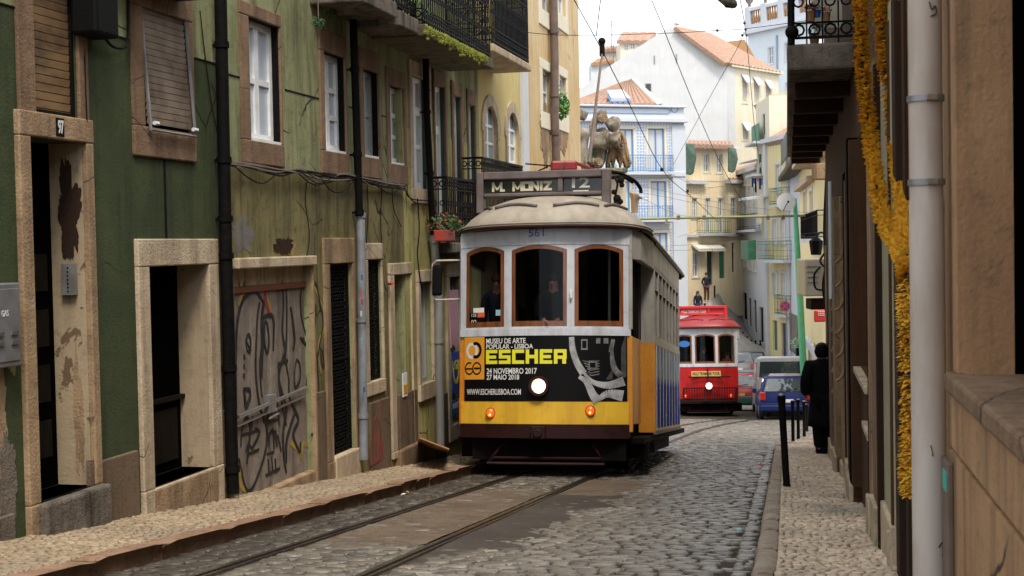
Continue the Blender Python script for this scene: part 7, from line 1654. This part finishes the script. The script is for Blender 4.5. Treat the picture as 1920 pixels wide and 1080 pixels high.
MB().box(f3, f3.uv(1457, 60)[0], f3.uv(1459, 60)[0], f3.uv(1457, 180)[1], f3.uv(1457, 66)[1], 0, .12).build('downpipe', 'blue_soft', b3) if False else MB().box(f3, f3.uv(1456, 60)[0], f3.uv(1458.5, 60)[0], f3.uv(1457, 180)[1], f3.uv(1457, 66)[1], 0, .12).build('downpipe', 'paleblue_pipe' if 'paleblue_pipe' in M else 'grey_pipe', b3)
# ---- beige block in between
f5 = plane_fr(1440, 96, 1500, 94); b5, _ = bg('beige_block', 'plain pale yellow block below the palace', f5, (1441, 1500, 178), 'lemon_wall', [], 6, ybot=300)
fbox(f5, 1420, 1442, 192, 300, -2, -.1, 'wing', 'cream_wall', b5)
# ---- peach house
f4 = plane_fr(1283, 84, 1392, 88)
D_ = lambda m: dict(door=m)
b4, e4 = bg('peach_house', 'peach house with white awnings, a green door and an iron balcony up the hill', f4, (1283, 1391, 338), 'peach_wall', [(1297, 1306, 372, 409), (1322, 1331, 372, 437), (1346, 1355, 372, 437), (1370, 1380, 371, 406), (1298, 1309, 474, 520), (1325, 1336, 468, 535, D_('darkgreen_frame')), (1348, 1359, 460, 522, D_('green_paint')), (1372, 1377, 455, 510, D_('dark_wood'))], 9, 'cream_wall', ybot=600)
r = pxrect(f4, 1303, 1378, 270, 339); ws = [pxrect(f4, 1319, 1329, 288, 323), pxrect(f4, 1344, 1354, 289, 324)]
facade(Fr(f4.p(0, 0, .02), f4.U, f4.W), r[0], r[1], r[2], r[3], [(*w_, .12) for w_ in ws], b4, 'peach_wall', 7, 'attic_wall')
for w_ in ws: bgwin(f4, w_, b4, 'white_frame', 'pane_far', 'cream_wall')
tiled([at(1282, 271, 83), at(1376, 274, 86.5), at(1372, 266, 92), at(1290, 264, 90)], b4, pitch=.4); fbox(f4, 1298, 1380, 270, 276, 0, .3, 'cornice', 'white_wall', b4); fbox(f4, 1281, 1320, 338, 345, 0, .35, 'cornice', 'white_wall', b4); fbox(f4, 1359, 1393, 337, 344, 0, .35, 'cornice', 'white_wall', b4)
fbox(f4, 1283, 1392, 440, 445, 0, .15, 'string_course', 'white_wall', b4); tiled([at(1364, 336, 86.8), at(1392, 336, 87.6), at(1392, 325, 91), at(1366, 322, 91)], b4, pitch=.4)
bgbal(f4, 1318, 1372, 410, 438, b4, 'green_paint', .5, 'white_wall', .18)
for (x0, x1, lb) in ((1296, 1320, 'left'), (1322, 1346, 'right')):
    a = f4.uv(x0, 457); b = f4.uv(x1, 457); MB().prism([f4.p(a[0], a[1], 0), f4.p(a[0], a[1] - .30, .6), f4.p(a[0], a[1] - .48, .6), f4.p(a[0], a[1] - .08, 0)], f4.U * (b[0] - a[0])).build('awning', 'awning_cream', b4)

for p in b4.children:
    if p.name.startswith('awning'): p.data.materials[0] = M['awning_cream']
def net(x0, x1, y0, y1, Y, lb):
    a = [at(x0, y0, Y), at(x1 - 3, y0 + 2, Y), at(x1 + 1, y0 + (y1 - y0) * .45, Y - .2), at(x1 - 4, y1 - 4, Y), at(x1 - 9, y1, Y), at(x0, y1 - 3, Y)]; o = MB().prism(a, (0, .3, 0)).build('scaffold_net', 'green_net', bevel=.05); tag(o, lb, 'netting')
net(1282, 1305, 268, 328, 82.4, 'dark green netting on the left wing of the peach house'); net(1366, 1383, 276, 324, 85.5, 'dark green netting on the right wing of the peach house')
# ---- white house row right of the lane
f6 = plane_fr(1376, 92, 1437, 80)
g_ = dict(pm='awning_white', sur='cream_wall')
b6, e6 = bg('white_house', 'white house with tall shuttered windows right of the climbing lane', f6, (1377, 1436, 326), 'white_wall', [(1392, 1399, 350, 402, g_), (1402, 1408, 350, 402, g_), (1412, 1418, 352, 402, g_), (1394, 1400, 455, 500, g_), (1403, 1409, 456, 505, g_), (1412, 1418, 458, 508, g_), (1393, 1400, 548, 598, D_('void')), (1403, 1408, 558, 612, D_('dark_wood')), (1413, 1418, 562, 622, D_('dark_wood')), (1424, 1431, 575, 640, D_('dark_wood'))], 7, ybot=690)
tiled([at(1373, 327, 92), at(1428, 311, 80), at(1428, 302, 86), at(1384, 316, 97)], b6, pitch=.4); fbox(f6, 1376, 1437, 324, 332, 0, .3, 'cornice', 'white_wall', b6)
bgbal(f6, 1379, 1415, 404, 432, b6, 'black_iron', .5, 'white_wall', .3); 
fbox(f6, 1404, 1436, 556, 690, 0, .04, 'base_cladding', 'cream_wall', b6) if False else None
# tall cream house between
f8 = plane_fr(1416, 82, 1436, 78); b8, _ = bg('narrow_house', 'narrow white house with green shutters and washing outside', f8, (1417, 1442, 196), 'cream_wall', [(1422, 1428, 290, 330, dict(fm='green_paint', pm='green_paint')), (1430, 1434, 215, 255, dict(fm='darkgreen_frame', pm='pane_dark'))], 6, ybot=420)
fbox(f8, 1420, 1434, 238, 272, .3, .35, 'green_screen', 'green_paint', b8); tiled([at(1414, 200, 81), at(1434, 190, 79), at(1436, 188, 82), at(1418, 197, 84)], b8, pitch=.4)
for (y0, x0, x1, lb) in ((272, 1419, 1436, 1), (330, 1420, 1434, 2)): fbox(f8, x0, x1, y0, y0 + 4, 0, .7, 'balcony', 'white_wall', b8)
MB().prism([f8.p(*f8.uv(1414, 300), 0), f8.p(*f8.uv(1414, 306), .9), f8.p(*f8.uv(1414, 308), .9), f8.p(*f8.uv(1414, 304), 0)], f8.U * 1.3).build('awning', 'awning_white', b8)
for i, (x, m_, y1) in enumerate(((1411, 'cloth_navy', 352), (1414, 'sign_blue', 345), (1417, 'cloth_black', 362), (1421, 'paper_red', 340), (1425, 'cloth_blue', 356), (1428, 'sticker_blue', 348))):
    a = at(x - 1.6, 334, 78); b = at(x + 1.6, y1, 78); o = MB().prism([at(x - 1.5, 334, 78), at(x + 1.4, 334, 78), at(x + 1.8, y1, 78), at(x, y1 - 2, 78), at(x - 1.2, y1, 78)], (0, .06, 0)).build('washing', m_); tag(o, ['dark shirt at the left end of the washing line', 'bright blue garment second on the washing line', 'long black garment on the washing line', 'short red garment on the washing line', 'blue jeans on the washing line', 'light blue garment at the right end of the washing line'][i], 'laundry', 'washing on the line')
# ---- yellow house with white corner
f7 = plane_fr(1434, 76, 1482, 72)
gs = dict(pm='awning_white', sur='white_wall')
b7, e7 = bg('lemon_house', 'lemon yellow house with white corner pilaster and green iron balconies', f7, (1434, 1481, 262), 'lemon_wall', [(1455, 1463, 310, 362, gs), (1449, 1457, 412, 458, gs), (1464, 1472, 411, 458, gs), (1449, 1457, 512, 552, gs), (1465, 1474, 512, 556, gs), (1449, 1457, 600, 656, D_('green_paint')), (1465, 1478, 605, 672, D_('door_blue'))], 8, ybot=720)
for p in b7.children:
    if p.name.startswith('door') and p.data.materials[0] is None: p.data.materials[0] = M['door_blue']
f7b = plane_fr(1480, 71.9, 1503, 66); b7w = facade(f7b, f7b.uv(1480.5, 300)[0], f7b.uv(1503, 300)[0], f7b.uv(1481, 720)[1], f7b.uv(1481, 258)[1], [], b7, 'bluewhite_wall', 3, 'side_wall')
fbox(f7, 1476, 1481, 262, 720, 0, .12, 'corner_pilaster', 'white_wall', b7); fbox(f7, 1434, 1438, 262, 720, 0, .12, 'corner_pilaster', 'white_wall', b7); fbox(f7, 1433, 1482, 262, 270, 0, .25, 'cornice', 'white_wall', b7)
tiled([at(1432, 268, 75.4), at(1500, 256, 70), at(1500, 222, 76), at(1488, 226, 79)], b7, pitch=.4)
lab(fbox(f7b, 1481, 1500, 585, 655, 0, .03, 'plaster_patch', 'grey_stone', b7), 'rough bare stone base')
bgbal(f7, 1440, 1467, 354, 385, b7, 'green_paint', .5, 'white_wall', .2); bgbal(f7, 1419, 1467, 452, 487, b7, 'green_paint', .9, 'white_wall', .2); bgbal(f7, 1450, 1474, 552, 588, b7, 'green_paint', .4, 'white_wall', .2)
lab(fbox(f7, 1420, 1434, 450, 486, .5, .95, 'balcony_screen', 'green_paint', b7), 'green screen on the balcony')
MB().prism([f7.p(*f7.uv(1424, 366), .0), f7.p(*f7.uv(1424, 372), 1.2), f7.p(*f7.uv(1424, 376), 1.2), f7.p(*f7.uv(1424, 371), 0)], f7.U * 1.5).build('awning', 'awning_white', b7)
# ---- houses on the right bank behind the pole
f9 = plane_fr(1499, 66, 1546, 47)
b9, e9 = bg('corner_house', 'yellow house with a mossy cornice balcony behind the green pole', f9, (1499, 1552, 318), 'lemon_wall', [(1507, 1512, 362, 430, gs), (1519, 1524, 360, 440, gs), (1517, 1521, 640, 700, gs), (1526, 1533, 642, 700, dict(fm='green_paint', pm='pane_dark'))], 6, ybot=760)
MB().box(f9, *[f9.uv(1482, 310)[0], f9.uv(1552, 310)[0]], f9.uv(1505, 318)[1], f9.uv(1505, 306)[1], 0, .7).build('cornice', 'moss_slab', b9, bevel=.06); sl = bgbal(f9, 1484, 1530, 262, 312, b9, 'black_iron', .8, 'stone_pale', .25); bgbal(f9, 1499, 1530, 405, 448, b9, 'black_iron', .5, 'white_wall', .25)
fbox(f9, 1500, 1528, 352, 360, 0, .3, 'lintel_course', 'stone_pale', b9); lab(MB().box(f9, f9.uv(1486, 290)[0], f9.uv(1500, 290)[0], f9.uv(1490, 305)[1], f9.uv(1490, 262)[1], .55, .6).build('balcony_screen', 'darkgreen_frame', b9), 'dark green screen')
fbox(f9, 1503, 1552, 618, 630, 0, .1, 'string_course', 'white_wall', b9)
# far bollards along the lane
nb0 = list(bp.children)
spots = [(1385, 643, 84), (1393, 652, 83.5), (1401, 660, 83), (1409, 666, 82.5), (1417, 668, 82), (1426, 668, 81.5), (1340, 565, 84), (1356, 553, 88), (1370, 540, 92), (1322, 600, 78)]
for i, (x, y, Y) in enumerate(spots):
    b = dup(bp, at(x, y, Y), 'thin black bollard on the climbing lane, ' + ['leftmost of the lower row', 'second of the lower row', 'third of the lower row', 'fourth of the lower row', 'fifth of the lower row', 'rightmost of the lower row', 'just right of the standing man', 'middle one of the upper row', 'highest one up the lane', 'just above the red tram roof'][i], 'bollards on the climbing lane', (0, 0, 0)); b.scale = (1.5, 1.5, .95)
# palm of rubbish bag / plants behind the van
t = thing('shrub', 'pale leafy plant beside the foot of the green pole', 'plant', at(1496, 652, 58)); mb = MB(); leaves(mb, at(1496, 644, 58), .32, .3, .28, 260, .07); mb.build('foliage', 'leaf_pale', t)
for p in t.children: p.data.materials[0] = M['leaf_pale']
tag(MB().box(plane_fr(1490, 57.5, 1503, 57.5), 0, .3, at(1496, 668, 57.5).z, at(1496, 652, 57.5).z, 0, .3).build('planter_box', 'cloth_black', bevel=.03), 'black planter under the pale leafy plant', 'planter')
# ---- carved stone scroll group on the wall behind the tram
sp = thing('stone_scroll', 'weathered grey stone volutes crowning a portal behind the tram roof', 'stone ornament', at(1135, 318, 36))
Y = 36.0
MB().box(plane_fr(1088, Y, 1190, Y), 0, (1178 - 1088) / F * Y, at(1130, 326, Y).z, at(1130, 317, Y).z, -1.0, .5).build('ledge', 'scroll_stone', sp, bevel=.04)
fr_ = plane_fr(1088, Y, 1190, Y)
def pt(x, y, w=0): u, v = fr_.uv(x, y, w); return u, v
def blob(name, pts, w0, w1, bev=.12, m='scroll_stone'): return MB().fpoly(fr_, [pt(*p) for p in pts], w0, w1).build(name, m, sp, bevel=bev, seg=3)
blob('block', [(1108, 318), (1112, 245), (1130, 238), (1142, 246), (1136, 300), (1126, 318)], -.45, .15)
blob('drapery', [(1136, 316), (1140, 285), (1150, 248), (1166, 246), (1174, 270), (1182, 312), (1174, 316), (1168, 300), (1164, 315), (1156, 292), (1150, 315), (1146, 300), (1142, 316)], -.35, .2, .06, 'stone')
def drum(x, y, Yd, r, vec, turns=2.3):
    c = at(x, y, Yd); v = V(vec); n_ = v.normalized(); MB().tube([c - v, c - v * .5, c - n_ * .03, c], [r * .8, r * .86, r, r * .98], 28).build('scroll_drum', 'scroll_stone', sp, smooth=50)
    e1 = n_.cross(UP).normalized(); e2 = e1.cross(n_); pts = []; m_ = 44
    for i in range(m_): q = r * .88 * (1 - i / (m_ + 4)); g = 6.283 * turns * i / m_; pts.append(c + n_ * .012 + e1 * q * math.cos(g) + e2 * q * math.sin(g))
    MB().tube(pts, .022, 5).build('volute', 'stone', sp, smooth=True)
drum(1141, 263, 35.6, .25, (.40, -.16, 0)); drum(1165, 263, 35.5, .24, (.42, -.18, 0)); drum(1132, 222, 35.7, .13, (.12, -.30, 0)); drum(1122, 304, 35.5, .12, (.14, -.3, 0))
MB().ball(fr_.p(*pt(1150, 232, -.3), -.3), .21, .17, .23, 16, 10).build('boss', 'scroll_stone', sp, smooth=True); MB().ball(fr_.p(*pt(1092, 216, -.2), -.2), .14, .14, .16, 16, 10).build('finial_ball', 'scroll_stone', sp, smooth=True)
MB().tube(smoothpts([at(1112, 250, 35.9), at(1116, 225, 35.9), at(1124, 212, 35.9), at(1134, 210, 35.8)]), [.10] * 25, 10).build('scroll_arm', 'scroll_stone', sp, smooth=True) if False else MB().tube(smoothpts([at(1110, 262, 35.9), at(1114, 232, 35.9), at(1123, 214, 35.9), at(1136, 211, 35.8)]), .085, 10).build('scroll_arm', 'scroll_stone', sp, smooth=True)
MB().tube([at(1093, 318, 35.7), at(1093, 290, 35.7), at(1094, 270, 35.7), at(1092, 252, 35.7), at(1090, 240, 35.7)], [.2, .14, .12, .2, .1], 14).build('vase', 'scroll_stone', sp, smooth=True)
MB().tube(smoothpts([at(1163, 246, 35.4), at(1171, 262, 35.4), at(1175, 285, 35.4), at(1182, 308, 35.4)]), .045, 6).build('flange', 'stone', sp, smooth=True)

mb = MB(); 
for (x, y, n_) in ((1112, 285, 70), (1146, 315, 60), (1100, 312, 30), (1150, 318, 40)): leaves(mb, fr_.p(*pt(x, y, .2), .2), .12, .1, .16, n_, .04)
kind(mb.build('moss', 'leaf'), 'stuff')
pw_ = thing('portal_wall', 'pale stone wall below the carved volutes behind the tram', 'wall', at(1135, 500, 36.4)); a = pt(1088, 326); b = pt(1186, 560); MB().box(fr_, a[0], pt(1172, 326)[0], b[1] - 1.5, a[1], -1.0, .1).build('wall', 'cream_wall', pw_)
cp = thing('stone_bracket', 'pale carved stone bracket right of the tram roof gear', 'stone ornament', at(1192, 385, 35.5)); MB().tube([at(1190, 400, 35.5), at(1190, 374, 35.5), at(1192, 366, 35.5), at(1194, 364, 35.5)], [.09, .11, .2, .2], 10).build('bracket', 'stone_pale', cp, smooth=40)

for o in sp.children:
    if o.name.split('.')[0] in ('boss', 'finial_ball', 'scroll_arm', 'scroll_drum', 'vase', 'block', 'drapery'):
        me = o.data; bm = bmesh.new(); bm.from_mesh(me); bmesh.ops.subdivide_edges(bm, edges=bm.edges, cuts=2, use_grid_fill=True)
        for v in bm.verts:
            q = v.co * 1.0; n_ = noise.noise(q * 4) * .05 + noise.noise(q * 11) * .03; v.co += V((noise.noise(q * 5 + V((9, 0, 0))), noise.noise(q * 5 + V((0, 9, 0))), noise.noise(q * 5 + V((0, 0, 9))))) * .05 + q.normalized() * n_ * .4
        bm.to_mesh(me); bm.free()
